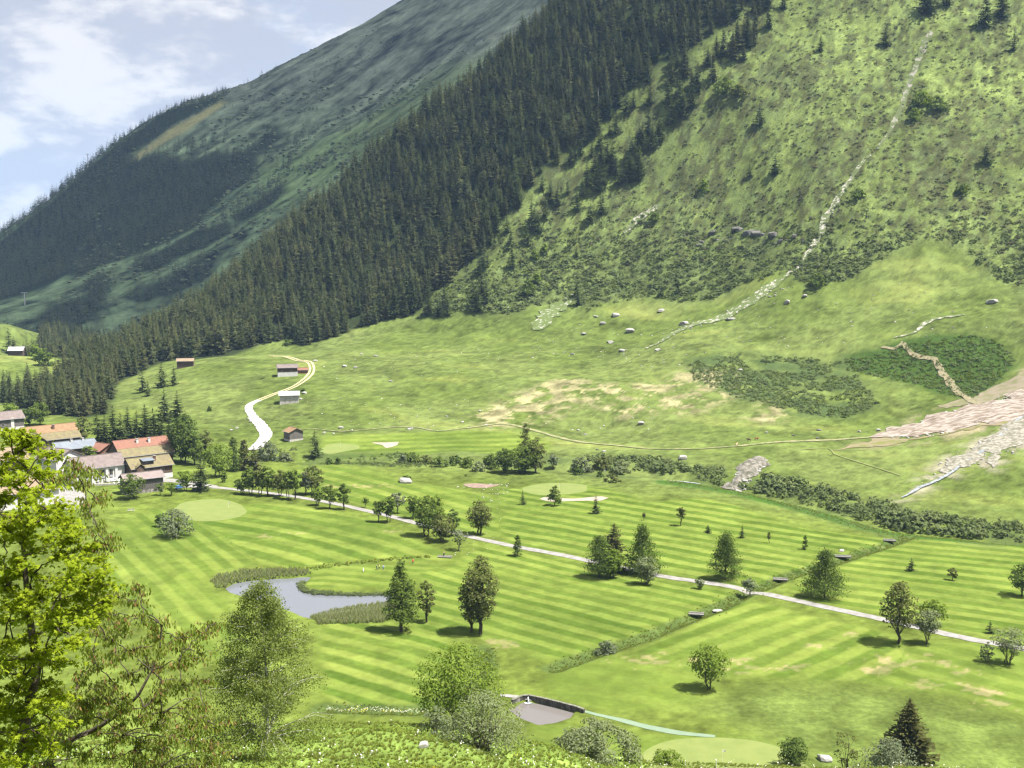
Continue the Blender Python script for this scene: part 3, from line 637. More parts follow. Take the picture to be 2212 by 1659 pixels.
def spruce_geo(Hh, R, levels, nb, seg, seed, prof=.85, z0f=.06, droop=.25, jag=.3, w=.42):
    r = np.random.default_rng(seed); g = Geo()
    t = np.repeat(np.linspace(0, 1, levels), nb) + r.uniform(-.4, .4, levels * nb) / levels; t = np.clip(t, 0, .985)
    m = len(t); az = r.uniform(0, 2 * math.pi, m); z = Hh * (z0f + (1 - z0f) * t)
    L = R * (np.clip(1 - t, 0, 1) ** prof * .96 + .03) * np.clip(.35 + t * 14, 0, 1) ** .5 * (1 + r.uniform(-jag, jag * .5, m))
    ux, uy = np.cos(az), np.sin(az)
    for k in range(seg):
        s0, s1 = k / seg, (k + 1.25) / seg
        def at(s, side):
            wd = w * L * (1.05 - s * .85)
            zz = z - droop * L * s * (1.15 - .55 * s) + .10 * L * s ** 3
            return np.column_stack([ux * L * s - uy * wd * side, uy * L * s + ux * wd * side, zz - np.abs(side) * wd * .85])
        jt = r.uniform(-.05, .05, m)
        a, b = at(s0 + .02, 0), at(min(s1, 1.05), 0)
        for sd in (-1, 1):
            q = at((s0 + s1) / 2 + .12, sd)
            q[:, 2] += jt * L
            V = np.stack([a, q, b], 1).reshape(-1, 3); F = np.arange(m * 3).reshape(-1, 3)
            g.add(V, F if sd > 0 else F[:, ::-1])
    # pointed leader
    lead = np.array([[0, 0, Hh * 1.0]]); 
    for q in range(3):
        th = q * 2.1; wv = R * .05
        g.add([(wv * math.cos(th), wv * math.sin(th), Hh * .93), (wv * math.cos(th + 2.1), wv * math.sin(th + 2.1), Hh * .93), (0, 0, Hh * 1.01)], [(0, 1, 2)])
    return g
def bark(name, a, b): return surf(name, a, b, 3.0, .95, .3, obj=True)
M_BARK = bark('dark_bark', (.035, .028, .02), (.075, .06, .045)); M_BIRCH = bark('birch_bark', (.45, .44, .40), (.10, .09, .08)); M_GREYB = bark('grey_bark', (.16, .14, .12), (.09, .08, .065))
M_SPRUCE = leaf_mat('spruce_needles', (.022, .036, .015), (.062, .078, .030), .15, .75, (.088, .090, .036))
M_FSPRUCE = leaf_mat('mountain_spruce_needles', (.024, .036, .024), (.060, .074, .044), .12, .8, (.062, .074, .040))
# instance scatter for masses nobody could count
def scatter(name, P, scale, rot, srcs, mat_loc=(0, 0, 0), kind='stuff', idx=None, sxy=None):
    n = len(P); me = bpy.data.meshes.new(name); me.vertices.add(n); me.vertices.foreach_set('co', np.asarray(P, np.float32).ravel())
    rr = np.random.default_rng(n)
    idx = rr.integers(0, len(srcs), n) if idx is None else idx
    a = me.attributes.new('pick', 'INT', 'POINT'); a.data.foreach_set('value', idx.astype(np.int32))
    sc = np.column_stack([scale, scale, scale]) if np.ndim(scale) == 1 else scale
    a = me.attributes.new('siz', 'FLOAT_VECTOR', 'POINT'); a.data.foreach_set('vector', sc.astype(np.float32).ravel())
    a = me.attributes.new('turn', 'FLOAT_VECTOR', 'POINT'); a.data.foreach_set('vector', np.asarray(rot, np.float32).ravel())
    o = link(name, me); o['kind'] = kind
    gt = bpy.data.node_groups.new(name, 'GeometryNodeTree')
    gt.interface.new_socket('Geometry', in_out='INPUT', socket_type='NodeSocketGeometry'); gt.interface.new_socket('Geometry', in_out='OUTPUT', socket_type='NodeSocketGeometry')
    gi = N(gt, 'NodeGroupInput'); go = N(gt, 'NodeGroupOutput'); ip = N(gt, 'GeometryNodeInstanceOnPoints'); jn = N(gt, 'GeometryNodeJoinGeometry')
    for s in reversed(srcs):
        oi = N(gt, 'GeometryNodeObjectInfo'); oi.inputs['Object'].default_value = s; oi.inputs['As Instance'].default_value = True
        gt.links.new(oi.outputs['Geometry'], jn.inputs[0])
    def attr(nm, ty, out_i):
        na = N(gt, 'GeometryNodeInputNamedAttribute', data_type=ty); na.inputs['Name'].default_value = nm; return na.outputs[0]
    gt.links.new(gi.outputs[0], ip.inputs['Points']); gt.links.new(jn.outputs[0], ip.inputs['Instance'])
    ip.inputs['Pick Instance'].default_value = True
    gt.links.new(attr('pick', 'INT', 0), ip.inputs['Instance Index']); gt.links.new(attr('siz', 'FLOAT_VECTOR', 0), ip.inputs['Scale'])
    er = N(gt, 'FunctionNodeEulerToRotation'); gt.links.new(attr('turn', 'FLOAT_VECTOR', 0), er.inputs[0]); gt.links.new(er.outputs[0], ip.inputs['Rotation'])
    gt.links.new(ip.outputs[0], go.inputs[0])
    md = o.modifiers.new('scatter', 'NODES'); md.node_group = gt
    return o
def source(name, me, mat):
    me.materials.append(mat); return bpy.data.objects.new(name, me)
def turns(n, r, tilt=0.0): return np.column_stack([r.uniform(-tilt, tilt, n), r.uniform(-tilt, tilt, n), r.uniform(0, 6.283, n)])
def jgrid(x0, x1, y0, y1, step, r):
    gx, gy = np.meshgrid(np.arange(x0, x1, step), np.arange(y0, y1, step)); gx = gx + r.uniform(-.42, .42, gx.shape) * step; gy = gy + r.uniform(-.42, .42, gy.shape) * step
    return gx.ravel(), gy.ravel()

# ------------------------------------------------------------------ the slope forest: nearest 240 spruces one by one, the rest as one mass
SPR = [spruce_geo(1.0, .205 + .02 * (k % 3), 17, 9, 2, 100 + k, .60 + .08 * (k % 3), .04, .35, .30, .42) .mesh('crown') for k in range(6)]
for k, m_ in enumerate(SPR): m_.materials.append(M_SPRUCE)
TRUNK = Geo().tube([(0, 0, -.03), (0, 0, .2), (0, 0, .6)], [.014, .011, .006], 6).mesh('trunk'); TRUNK.materials.append(M_BARK)
fr = np.random.default_rng(11)
gx, gy = jgrid(-760, 420, 560, 1330, 7.6, fr); gz = H(gx, gy); gpx, gpy = proj(gx, gy, gz)
k = inside(gpx, gpy, np.array(FOREST_PX)) & (fbm(gx, gy, 30, 2, 4) > -.42)
rb = inside(gpx, gpy, np.array(RIB_PX)) & (fr.random(len(gx)) < .6)
hid = (gy > 930) & (gpx < 1320) & (~k) & (gpy > 0) & (sdf(gx, gy, U_FOREST) > -60) & (sdf(gx, gy, U_SCRUB) < 0) & (gpy < 860)
k = k | rb | hid
gx, gy, gz, gpx, gpy = gx[k], gy[k], gz[k], gpx[k], gpy[k]
hh = 22 * fr.uniform(.62, 1.28, len(gx)) * (1 + .25 * vnoise(gx, gy, 60, 2)) * np.where(gpx < 260, .8, 1.0)
shown = hh / gy
order = np.argsort(-np.where((gpx > -20) & (gpx < 2230) & inside(gpx, gpy, np.array(FOREST_PX)), shown, 0))
near = order[:235]; rest = order[235:]
def forest_tree(x, y, z, h, label, group, k, name='spruce', fat=1.0):
    t = empty(name, (x, y, z - .2), label, 'tree', group, fr.uniform(0, 6.28)); t.scale = (h * fat, h * fat, h)
    c = link('crown', SPR[k % 6], (), t); b = link('trunk', TRUNK, (), t); return t
for n_, q in enumerate(near): forest_tree(gx[q], gy[q], gz[q], hh[q], 'dark spruce standing among the others in the dense forest on the slope', 'spruces of the dense slope forest', int(q), fat=fr.uniform(.9, 1.4))
SRC = [source('spruce_form', s.copy(), M_SPRUCE) for s in SPR[:6]]
for s in SRC:
    while len(s.data.materials) > 1: s.data.materials.pop()
fatn = fr.uniform(.9, 1.45, len(rest))
tag(scatter('forest', np.column_stack([gx, gy, gz - .2])[rest], np.column_stack([hh[rest] * fatn, hh[rest] * fatn, hh[rest]]), turns(len(rest), fr, .03), SRC), 'dense dark spruce forest climbing the slope', 'forest')
# far mountain forest
FSP = [source('far_spruce_form', spruce_geo(1.0, .24, 9, 6, 1, 300 + q, .7, .02, .35, .35, .5).mesh('far_spruce'), M_FSPRUCE) for q in range(3)]
gx, gy = jgrid(-1500, 200, 1180, 2520, 9.3, fr); gz = HM(gx, gy); gpx, gpy = proj(gx, gy, gz)
k = np.zeros(len(gx), bool)
for P in MFOREST: k |= inside(gpx, gpy, np.array(P))
dens = fbm(gx, gy, 60, 3, 8)
sparse = inside(gpx, gpy, np.array([(150, 620), (700, 420), (860, 250), (760, 200), (560, 250), (300, 350), (420, 470)])) & (dens > .16) & (fr.random(len(gx)) < .35)
ridge = (gpx > 480) & (gpx < 600) & (gpy < 260) & (gpy > 140) & (fr.random(len(gx)) < .05)
crest = (gpx < 490) & (gpy < np.interp(gpx, [0, 80, 200, 300, 400, 480], [525, 470, 366, 292, 240, 222])) & (gy < 2420)
k = (k & (dens > -.33)) | sparse | ridge | (crest & (fr.random(len(gx)) < .6))
gx, gy, gz = gx[k], gy[k], gz[k]; hs = 19 * fr.uniform(.5, 1.35, len(gx)) * np.where(gz > 330, .62, 1.0)
tag(scatter('far_forest', np.column_stack([gx, gy, gz - .5]), hs, turns(len(gx), fr, .03), FSP), 'distant spruce forest on the shaded mountain', 'forest')
MSC = [source('mountain_shrub_form', Geo().add(np.array([(0, 0, 1.0)] + [(math.cos(q_) * (.8 + .3 * (i_ % 2)), math.sin(q_) * (.8 + .3 * (i_ % 3)), .45) for i_, q_ in enumerate(np.linspace(0, 6.283, 7, False))] + [(math.cos(q_) * 1.05, math.sin(q_) * 1.05, -.3) for q_ in np.linspace(0, 6.283, 7, False)]), [(0, 1 + q_, 1 + (q_ + 1) % 7) for q_ in range(7)], [(1 + q_, 8 + q_, 8 + (q_ + 1) % 7, 1 + (q_ + 1) % 7) for q_ in range(7)]).mesh('mountain_shrub'), leaf_mat('mountain_shrub_leaves', (.052, .075, .040), (.085, .108, .056), .1, .8, (.11, .125, .07)))]
gx, gy = jgrid(-1100, 250, 1350, 2750, 12.0, fr); gz = HM(gx, gy); gpx, gpy = proj(gx, gy, gz); k = (fbm(gx, gy, 90, 4, 91) > .02) & (gpy > 60) & (gpx > 150) & (gpx < 1320) & (fr.random(len(gx)) < .75); n_ = k.sum(); s_ = fr.uniform(.4, 1.0, n_) ** 2 * 4.6 * np.where(gz[k] > 420, .55, 1)
tag(scatter('mountain_scrub', np.column_stack([gx, gy, gz])[k], np.column_stack([s_, s_, s_ * .8]), turns(n_, fr, .1), MSC), 'low scrub scattered over the shaded mountain', 'scrub')
print('FOREST', len(rest), len(gx))
# ------------------------------------------------------------------ roads, greens, bunkers, water
M_ROAD = surf('pale_gravel', (.215, .207, .196), (.155, .148, .136), .5, .95); M_FROAD = surf('white_gravel', (.36, .35, .335), (.28, .27, .255), .4, .95)
M_DIRTROAD = surf('dirt_track', (.22, .20, .12), (.12, .13, .06), .5, .95)
M_SAND = surf('bunker_sand', (.27, .235, .195), (.21, .18, .145), .6, .95)
M_GREEN = surf('green_turf', (.108, .138, .036), (.130, .156, .044), .25, .9, lo=.3, hi=.7)
M_SNOW = surf('dirty_snow', (.255, .222, .192), (.120, .092, .068), .50, .9, .8, 10, stretch=(.4, 1.4, 1), lo=.40, hi=.60)
M_SCREE = surf('pale_gravel_fan', (.235, .218, .185), (.105, .10, .07), .55, .95, .8, 10, lo=.36, hi=.62)
M_MUD = surf('brown_mud', (.155, .128, .078), (.11, .115, .035), .16, .95, .2, 6, lo=.42, hi=.6)
M_STONE = surf('pale_granite', (.30, .29, .27), (.19, .185, .17), 1.1, .9, .4, obj=True)
M_DSTONE = surf('dark_rock', (.055, .055, .052), (.13, .125, .112), .9, .9, .6, obj=True)
M_CONC = surf('weathered_concrete', (.30, .28, .26), (.11, .10, .09), .8, .9, stretch=(1, 1, .3))
def water_mat(name, deep, rough, tint=0.03):
    m, t, o = new_mat(name)
    p = N(t, 'ShaderNodeBsdfPrincipled'); p.inputs['Base Color'].default_value = (*deep, 1); p.inputs['Roughness'].default_value = rough; p.inputs['IOR'].default_value = 1.33
    p.inputs['Specular IOR Level'].default_value = .9
    b = N(t, 'ShaderNodeBump'); b.inputs['Strength'].default_value = .12; b.inputs['Distance'].default_value = .1
    t.links.new(noise(t, N(t, 'ShaderNodeNewGeometry').outputs['Position'], 1.6, 3), b.inputs['Height']); t.links.new(b.outputs[0], p.inputs['Normal'])
    t.links.new(p.outputs[0], o.inputs[0]); return m
M_WATER = water_mat('pond_water', (.105, .112, .125), .10); M_WATER2 = water_mat('silty_water', (.115, .105, .10), .14)
M_FOAM = surf('white_water', (.40, .42, .44), (.16, .18, .20), .5, .5, lo=.38, hi=.6)
ribbon('road', ROAD, 3.4, M_ROAD, .10, 2.5)
ribbon('farm_road', U([(549, 973), (562, 960), (574, 944), (572, 932), (563, 917), (550, 903), (540, 890), (537, 880), (545, 872), (560, 866)]), [7, 6.5, 6.5, 6.5, 6, 5, 4.5, 4], M_FROAD, .30, 2.5, seed=3)
def two_track(px, gap, w, mat, seed):
    P = smooth(U(px), 4); T = np.gradient(P, axis=0); T /= np.linalg.norm(T, axis=1)[:, None]; Nn = np.stack([-T[:, 1], T[:, 0]], 1)
    for s in (-1, 1): ribbon('wheel_track', P + Nn * gap * .5 * s, w, mat, .30, 3, seed=seed + s)
two_track([(560, 866), (590, 855), (625, 842), (645, 832), (660, 820), (673, 803), (672, 792), (660, 784), (640, 777), (615, 772), (585, 769)], 2.6, 1.5, surf('worn_track', (.36, .32, .20), (.26, .25, .12), .5, .95), 5)
ribbon('village_lane', U([(120, 1046), (135, 1055), (150, 1068), (158, 1080), (152, 1095), (146, 1104)]), [6, 9, 10, 10, 8, 7], M_ROAD, .12, 2)
sheet('yard', U([(335, 1040), (372, 1042), (405, 1049), (430, 1054), (470, 1056), (470, 1050), (425, 1042), (375, 1034), (345, 1032)]), M_ROAD, .08)
ribbon('hillside_path', U([(640, 930), (680, 928), (737, 933), (790, 929), (859, 922), (900, 923), (945, 931), (1000, 926), (1070, 917), (1105, 918), (1142, 927), (1201, 944), (1266, 958), (1345, 967), (1412, 972), (1500, 973), (1590, 966), (1646, 961), (1700, 956), (1800, 952), (1890, 944)]), [.9, 1.1, 1.4, 1.5, 2.6, 3.2, 2.0, 1.2, 2.2, 2.8, 1.5], surf('trodden_path', (.20, .185, .10), (.09, .115, .036), .35, .95), .30, 4, wob=.3)
ribbon('soil_path', U([(1905, 762), (1930, 766), (1945, 760), (1950, 752), (1957, 762), (1978, 776), (2000, 779), (2020, 780), (2036, 797), (2046, 805), (2055, 821), (2070, 846), (2085, 858), (2104, 874), (2140, 885)]), [2, 2.5, 3, 3.2, 4, 4, 3.5, 3, 2.5], surf('bare_soil_path', (.20, .165, .105), (.11, .11, .055), .6, .95), .5, 3, wob=.35, seed=4)
ribbon('grass_path', U([(1730, 975), (1790, 972), (1802, 985), (1840, 997), (1900, 1015), (1945, 1030)]), .7, surf('faint_path', (.15, .16, .06), (.11, .13, .04), .4, .95), .3, 4, wob=.3)
ribbon('turf_mat', U([(1245, 1530), (1290, 1541), (1340, 1551), (1400, 1566), (1470, 1580), (1545, 1588)]), [1.0, 1.4, 2.0, 2.2, 1.9, 1.0], surf('aqua_turf', (.118, .165, .112), (.135, .180, .125), .6, .9), .07, 2)
ribbon('gravel_strip', U([(1080, 1499), (1110, 1503), (1150, 1508)]), 1.5, M_ROAD, .10, 2)
for k, v in UG.items(): sheet('green', smooth(v, 2.0, True)[::1] if False else v, M_GREEN, .05, 2.0)
for px in (smooth([(803, 956), (832, 956), (862, 955), (858, 962), (846, 966), (834, 968), (826, 962)], 8, True), smooth([(1166, 1076), (1185, 1072), (1205, 1075), (1240, 1078), (1275, 1076), (1300, 1075), (1315, 1078), (1300, 1083), (1262, 1083), (1225, 1083), (1190, 1083)], 8, True)):
    sheet('bunker', U(px), M_SAND, .06, 1.5)
sheet('bunker', U(smooth([(1000, 1044), (1030, 1042), (1060, 1044), (1080, 1043), (1060, 1050), (1020, 1051)], 8, True)), M_SOILM if 'M_SOILM' in globals() else surf('bare_soil', (.20, .14, .11), (.13, .10, .08), .5), .08, 1.5)
# pale tee boxes by the village
for q in ([(383, 1085), (428, 1079), (436, 1083), (392, 1090)],): pass
def disc(name, poly, z, mat, kind='structure'):
    P = np.asarray(poly); n = len(P); V = np.column_stack([P, np.full(n, z)])
    vs, es, fs, *_ = delaunay_2d_cdt([Vector(p) for p in P], [(i, (i + 1) % n) for i in range(n)], [list(range(n))], 1, 1e-4)
    o = link(name, mesh_from(name, [(p.x, p.y, z) for p in vs], [np.array([f for f in fs if len(f) == 3])]), mat); o['kind'] = kind; return o
disc('pond', U(smooth([(480, 1268), (505, 1254), (560, 1246), (620, 1243), (680, 1240), (665, 1258), (656, 1270), (670, 1276), (740, 1278), (850, 1275), (858, 1292), (840, 1316), (790, 1326), (720, 1332), (665, 1336), (636, 1325), (600, 1312), (545, 1294), (495, 1281)], 12, True)), -.50, M_WATER)
disc('basin_water', U([(1096, 1528), (1128, 1508), (1170, 1512), (1246, 1531), (1236, 1548), (1200, 1559), (1165, 1564), (1126, 1551)]), -.75, M_WATER2)
for a, b, w in ((1436, 1512, [1, 5, 7, 3]),):
    xs = np.linspace(a, b, 6); P = np.column_stack([xs, np.interp(xs, [1380, 1480, 1600, 1700, 1800, 1880, 1950], [1018, 1034, 1049, 1068, 1094, 1118, 1136])])
    ribbon('river', U(P), w, M_FOAM, 1.0 if a == 1430 else .3, 2, seed=a)
# debris of the two side streams at the right edge
sheet('avalanche_debris', U(smooth([(1895, 944), (1940, 924), (2000, 905), (2080, 885), (2150, 868), (2260, 838), (2260, 890), (2180, 908), (2080, 926), (1990, 945), (1975, 948), (1935, 943)], 20, True)), M_SNOW, .3, 2.0, bump=.9, edge=.15, seed=5, ragged=9)
sheet('mud_apron', U(smooth([(1800, 974), (1850, 962), (1900, 946), (1970, 948), (2080, 928), (2180, 910), (2260, 893), (2260, 902), (2160, 920), (2060, 938), (1970, 954), (1900, 968)], 20, True)), M_MUD, .22, 2.5, ragged=6)
sheet('mud_bank', U(smooth([(2030, 890), (2110, 850), (2180, 820), (2260, 785), (2260, 836), (2150, 866), (2080, 883)], 20, True)), surf('bare_brown_slope', (.165, .138, .10), (.11, .11, .05), .2, .95, .2), .25, 2.5, ragged=7)
sheet('gravel_fan', U(smooth([(2010, 1026), (2030, 1008), (2070, 980), (2120, 955), (2170, 925), (2260, 890), (2260, 945), (2180, 965), (2130, 985), (2085, 1005), (2040, 1027)], 20, True)), M_SCREE, .25, 2.0, bump=.7, edge=.1, seed=6, ragged=9)
ribbon('stream', U([(1948, 1076), (1975, 1062), (1985, 1055), (2025, 1040), (2060, 1020), (2082, 1000), (2110, 985), (2150, 950), (2200, 910), (2240, 880)]), [.8, 1.8, 1.6, 1.4, 1.8, 1.6, 1.8, 1.2, 1.0], surf('stream_water', (.27, .29, .31), (.09, .10, .11), .6, .4), .55, 3, seed=9)
sheet('gravel_patch', U(smooth([(2135, 985), (2150, 975), (2156, 990), (2148, 1010), (2138, 1000)], 10, True)), M_SCREE, .3, 2, bump=.5, ragged=4)
# stony stream bed coming down the scrub slope
M_BED = surf('stony_stream_bed', (.30, .28, .25), (.078, .10, .036), .36, .95, .7, 10, lo=.37, hi=.53)
ribbon('stream_bed', U([(1880, 340), (1860, 362), (1835, 395), (1815, 425), (1800, 455), (1780, 485), (1770, 510), (1750, 545), (1725, 585), (1700, 605)]), [1.5, 3, 4, 5, 5.5, 4.5, 4.5, 4, 3], M_BED, .6, 3, wob=.55, seed=2)
ribbon('stony_strip', U([(1700, 605), (1640, 645), (1580, 675), (1500, 708), (1440, 735), (1395, 752)]), [4, 8, 11, 9, 5, 2], surf('stony_turf', (.30, .285, .25), (.080, .108, .032), .42, .95, .6, 8, lo=.36, hi=.50), .5, 3, wob=.5, seed=22)
ribbon('stream_bed', U([(1930, 745), (1965, 735), (2010, 705), (2040, 694), (2085, 682)]), [1, 2, 3.5, 3, 1.5], M_BED, .5, 3, wob=.5, seed=6)
ribbon('stream_bed', U([(2010, 75), (1995, 105), (1975, 150), (1960, 190), (1945, 230), (1915, 290), (1895, 325)]), [3, 6, 4, 5, 4, 3, 2], surf('rocky_gully', (.19, .18, .155), (.066, .084, .030), .2, .95, .5, 8, lo=.36, hi=.52), .6, 3, wob=.55, seed=8)
ribbon('stone_chute', U([(1425, 448), (1400, 462), (1370, 485), (1348, 508)]), [3, 6, 5, 2], M_BED, .8, 3, wob=.5, seed=12)
ribbon('stone_chute', U([(1248, 640), (1215, 655), (1185, 680), (1160, 705)]), [6, 14, 16, 8], surf('stony_grass', (.28, .27, .24), (.076, .104, .030), .40, .95, .5, 8, lo=.36, hi=.46), .6, 3, wob=.4, seed=13)

# ------------------------------------------------------------------ scrub on the slopes (nobody could count it)
def bush_geo(n, seed, flat=.75, lsz=.34, K=9):
    r = np.random.default_rng(seed); g = Geo(); P, c, nr_ = crown_points(r, n, .95, .95, 0.0, 1.5 * flat, 'dome', K, .4); leaves(g, P, lsz, r, .3, .7, nr_, .75); return g
M_ALDER = leaf_mat('scrub_leaves', (.080, .110, .042), (.165, .195, .085), .32, .7, (.105, .140, .050))
M_HEATH = leaf_mat('heath_leaves', (.060, .066, .034), (.110, .108, .054), .2, .8, (.088, .078, .050))
M_FERN = leaf_mat('bright_scrub_leaves', (.060, .092, .016), (.105, .140, .028), .3, .6, (.12, .14, .03))
SC_SRC = [source('scrub_form', bush_geo(120, 400 + q).mesh('scrub'), M_ALDER) for q in range(4)] + [source('heath_form', bush_geo(70, 410 + q, .5, .42).mesh('heath'), M_HEATH) for q in range(3)] + [source('fern_form', bush_geo(80, 420 + q, .6).mesh('fern'), M_FERN) for q in range(2)]
br = np.random.default_rng(21)
gx, gy = jgrid(-220, 780, 560, 1240, 2.7, br); gz = H(gx, gy); gpx, gpy = proj(gx, gy, gz)
vis = (gpx > -40) & (gpx < 2330) & (gpy > -60)
f1 = fbm(gx, gy, 38, 4, 61); f2 = fbm(gx * .9, gy, 14, 4, 62); low = sstep(380, 600, gpy)
ins = inside(gpx, gpy, np.array(SCRUB_PX)) & vis
dens = (.25 + .75 * sstep(-.25, .2, f2 + .2 * f1 + .22 * low)) * (.46 + .40 * low)
k = ins & (br.random(len(gx)) < dens)
P1 = np.column_stack([gx, gy, gz - .2])[k]; lw = low[k]; hb = br.random(k.sum())
idx = np.where(hb < .15 + .75 * lw, br.integers(0, 4, k.sum()), np.where(hb < .92, br.integers(4, 7, k.sum()), br.integers(7, 9, k.sum())))
s1 = br.uniform(.5, 1.0, k.sum()) ** 2 * 2.0 * (1 + .6 * lw)
gx2, gy2 = jgrid(80, 420, 470, 760, 2.4, br); gz2 = H(gx2, gy2); qx, qy = proj(gx2, gy2, gz2)
kb = inside(qx, qy, np.array(BRUSH_PX)); kb2 = inside(qx, qy, np.array(BRUSH2_PX)) & (fbm(gx2, gy2, 16, 3, 9) > -.02)
kk = kb | kb2
P2 = np.column_stack([gx2, gy2, gz2 - .2])[kk]; i2 = np.where(br.random(kk.sum()) < np.where(kb[kk], .45, .75), br.integers(0, 4, kk.sum()), br.integers(7, 9, kk.sum())); s2 = br.uniform(.7, 1.7, kk.sum())
PA = np.concatenate([P1, P2]); IA = np.concatenate([idx, i2]); SA = np.concatenate([s1, s2])
tag(scatter('slope_scrub', PA, np.column_stack([SA * br.uniform(.9, 1.4, len(SA)), SA * br.uniform(.9, 1.4, len(SA)), SA * br.uniform(.7, 1.1, len(SA))]), turns(len(SA), br, .25), SC_SRC, idx=IA), 'low alder and heath scrub covering the sunny slope', 'scrub')
print('SCRUB', len(SA))
# riverside thicket
RIV_PX = [(1250, 985), (1330, 985), (1420, 995), (1500, 1005), (1560, 1012), (1625, 1030), (1700, 1042), (1800, 1066), (1900, 1088), (1960, 1100), (2060, 1118), (2150, 1130), (2330, 1140), (2330, 1178), (2150, 1166), (2060, 1158), (1950, 1146), (1850, 1122), (1760, 1094), (1680, 1070), (1600, 1058), (1540, 1045), (1460, 1028), (1380, 1014), (1290, 1002)]
gx, gy = jgrid(-10, 260, 340, 620, 2.7, br); gz = H(gx, gy); qx, qy = proj(gx, gy, gz)
k = inside(qx, qy, np.array(RIV_PX)) & (br.random(len(gx)) < .9) & (fbm(gx, gy, 13, 3, 77) > -.34) & ~((qx > 1432) & (qx < 1512) & (qy > 1022)) & ~((np.abs(qx - 1610) < 52 - (qy - 1000) * .3) & (qy < 1052))
n = k.sum(); s = br.uniform(.6, 1.0, n) ** 1.5 * 2.4 * (1 + .9 * np.clip(fbm(gx, gy, 22, 2, 78)[k], -.4, .6)) * np.where(qx[k] > 1640, 1.3, 1.0)
tag(scatter('riverside_thicket', np.column_stack([gx, gy, gz - .3])[k], np.column_stack([s * 1.15, s * 1.15, s * br.uniform(.9, 1.5, n)]), turns(n, br, .2), SC_SRC[:4]), 'thick green shrubs lining the mountain stream', 'shrubs')
WET_PX = [(590, 975), (640, 968), (690, 993), (780, 985), (860, 978), (960, 985), (1010, 990), (1010, 1030), (930, 1028), (850, 1010), (760, 1004), (660, 1002), (600, 1000)]
gx, gy = jgrid(-140, 60, 470, 600, 2.4, br); gz = H(gx, gy); qx, qy = proj(gx, gy, gz); k = inside(qx, qy, np.array(WET_PX)) & (fbm(gx, gy, 14, 3, 5) > .06); n = k.sum(); s = br.uniform(.5, 1.3, n)
tag(scatter('wetland_shrubs', np.column_stack([gx, gy, gz - .1])[k], s, turns(n, br, .2), SC_SRC[:4] + SC_SRC[7:9]), 'low shrubs in the wet strip before the far fairway', 'shrubs')
# tall grass in the ditches and reeds in the pond
def tuft_geo(n, seed, h=1.0, spread=.5, wd=.05):
    r = np.random.default_rng(seed); g = Geo(); V = []; 
    az = r.uniform(0, 6.283, n); b = r.uniform(0, spread * .4, n); l = r.uniform(.6, 1, n) * h; le = r.uniform(.1, .7, n) * spread
    bx, by = np.cos(az) * b, np.sin(az) * b; tx, ty = bx + np.cos(az) * le, by + np.sin(az) * le; nx, ny = -np.sin(az) * wd, np.cos(az) * wd
    V = np.stack([np.column_stack([bx - nx, by - ny, 0 * l]), np.column_stack([bx + nx, by + ny, 0 * l]), np.column_stack([(bx + tx) / 2 + nx * .7, (by + ty) / 2 + ny * .7, l * .65]), np.column_stack([tx, ty, l])], 1).reshape(-1, 3)
    return g.add(V, np.arange(n * 4).reshape(-1, 4))
M_TALLG = leaf_mat('tall_grass', (.17, .225, .045), (.26, .315, .085), .5, .6, (.20, .20, .055))
M_REED = leaf_mat('reed_blades', (.25, .31, .14), (.37, .41, .22), .55, .5, (.24, .20, .14))
TG = [source('grass_form', tuft_geo(34, 500 + q, 1.0, .7, .06).mesh('grass_tuft'), M_TALLG) for q in range(3)]
RG = [source('reed_form', tuft_geo(26, 510 + q, 1.0, .35, .04).mesh('reed_tuft'), M_REED) for q in range(3)]
def along(P, w, step, r):
    P = smooth(P, step); T = np.gradient(P, axis=0); T /= np.linalg.norm(T, axis=1)[:, None]; Nn = np.stack([-T[:, 1], T[:, 0]], 1)
    Q = np.concatenate([P + Nn * r.normal(0, w, len(P))[:, None] + r.normal(0, step, (len(P), 2)) for _ in range(9)]); return Q
Q = np.concatenate([along(DITCH, 1.3, .8, br), along(DITCH2, 1.2, .8, br), along(RIVBANK, 2.2, 1.0, br)]); n = len(Q); s = br.uniform(.25, .55, n)
tag(scatter('tall_grass', np.column_stack([Q, H(Q[:, 0], Q[:, 1]) - .05]), s, turns(n, br, .2), TG), 'tall unmown grass along ditches and stream bank', 'grass')
def in_px(poly, step, r, pad=3, Hf=None):
    P = U(poly); lo, hi = P.min(0) - pad, P.max(0) + pad; gx, gy = jgrid(lo[0], hi[0], lo[1], hi[1], step, r); k = inside(gx, gy, P); return gx[k], gy[k]
rx = []; 
for poly, st in (([(455, 1262), (470, 1246), (520, 1238), (600, 1233), (670, 1236), (672, 1242), (600, 1247), (540, 1252), (505, 1258), (488, 1268), (470, 1272)], .8), ([(668, 1330), (690, 1322), (730, 1312), (790, 1302), (850, 1296), (862, 1325), (830, 1345), (750, 1348), (690, 1350)], .65)):
    a, b = in_px(poly, st, br); rx.append(np.column_stack([a, b]))
Q = np.concatenate(rx); n = len(Q); hq = np.maximum(H(Q[:, 0], Q[:, 1]), -.9); s = br.uniform(.9, 1.7, n)
tag(scatter('reeds', np.column_stack([Q, hq - .05]), s, turns(n, br, .12), RG), 'pale reeds growing along the pond edge', 'reeds')
a = smooth(U([(652, 1256), (650, 1266), (662, 1276), (700, 1281), (760, 1283), (840, 1281), (866, 1282)]), .5); Q = np.concatenate([a + br.normal(0, .45, a.shape) + np.array([0, .3]) for _ in range(5)]); n = len(Q)
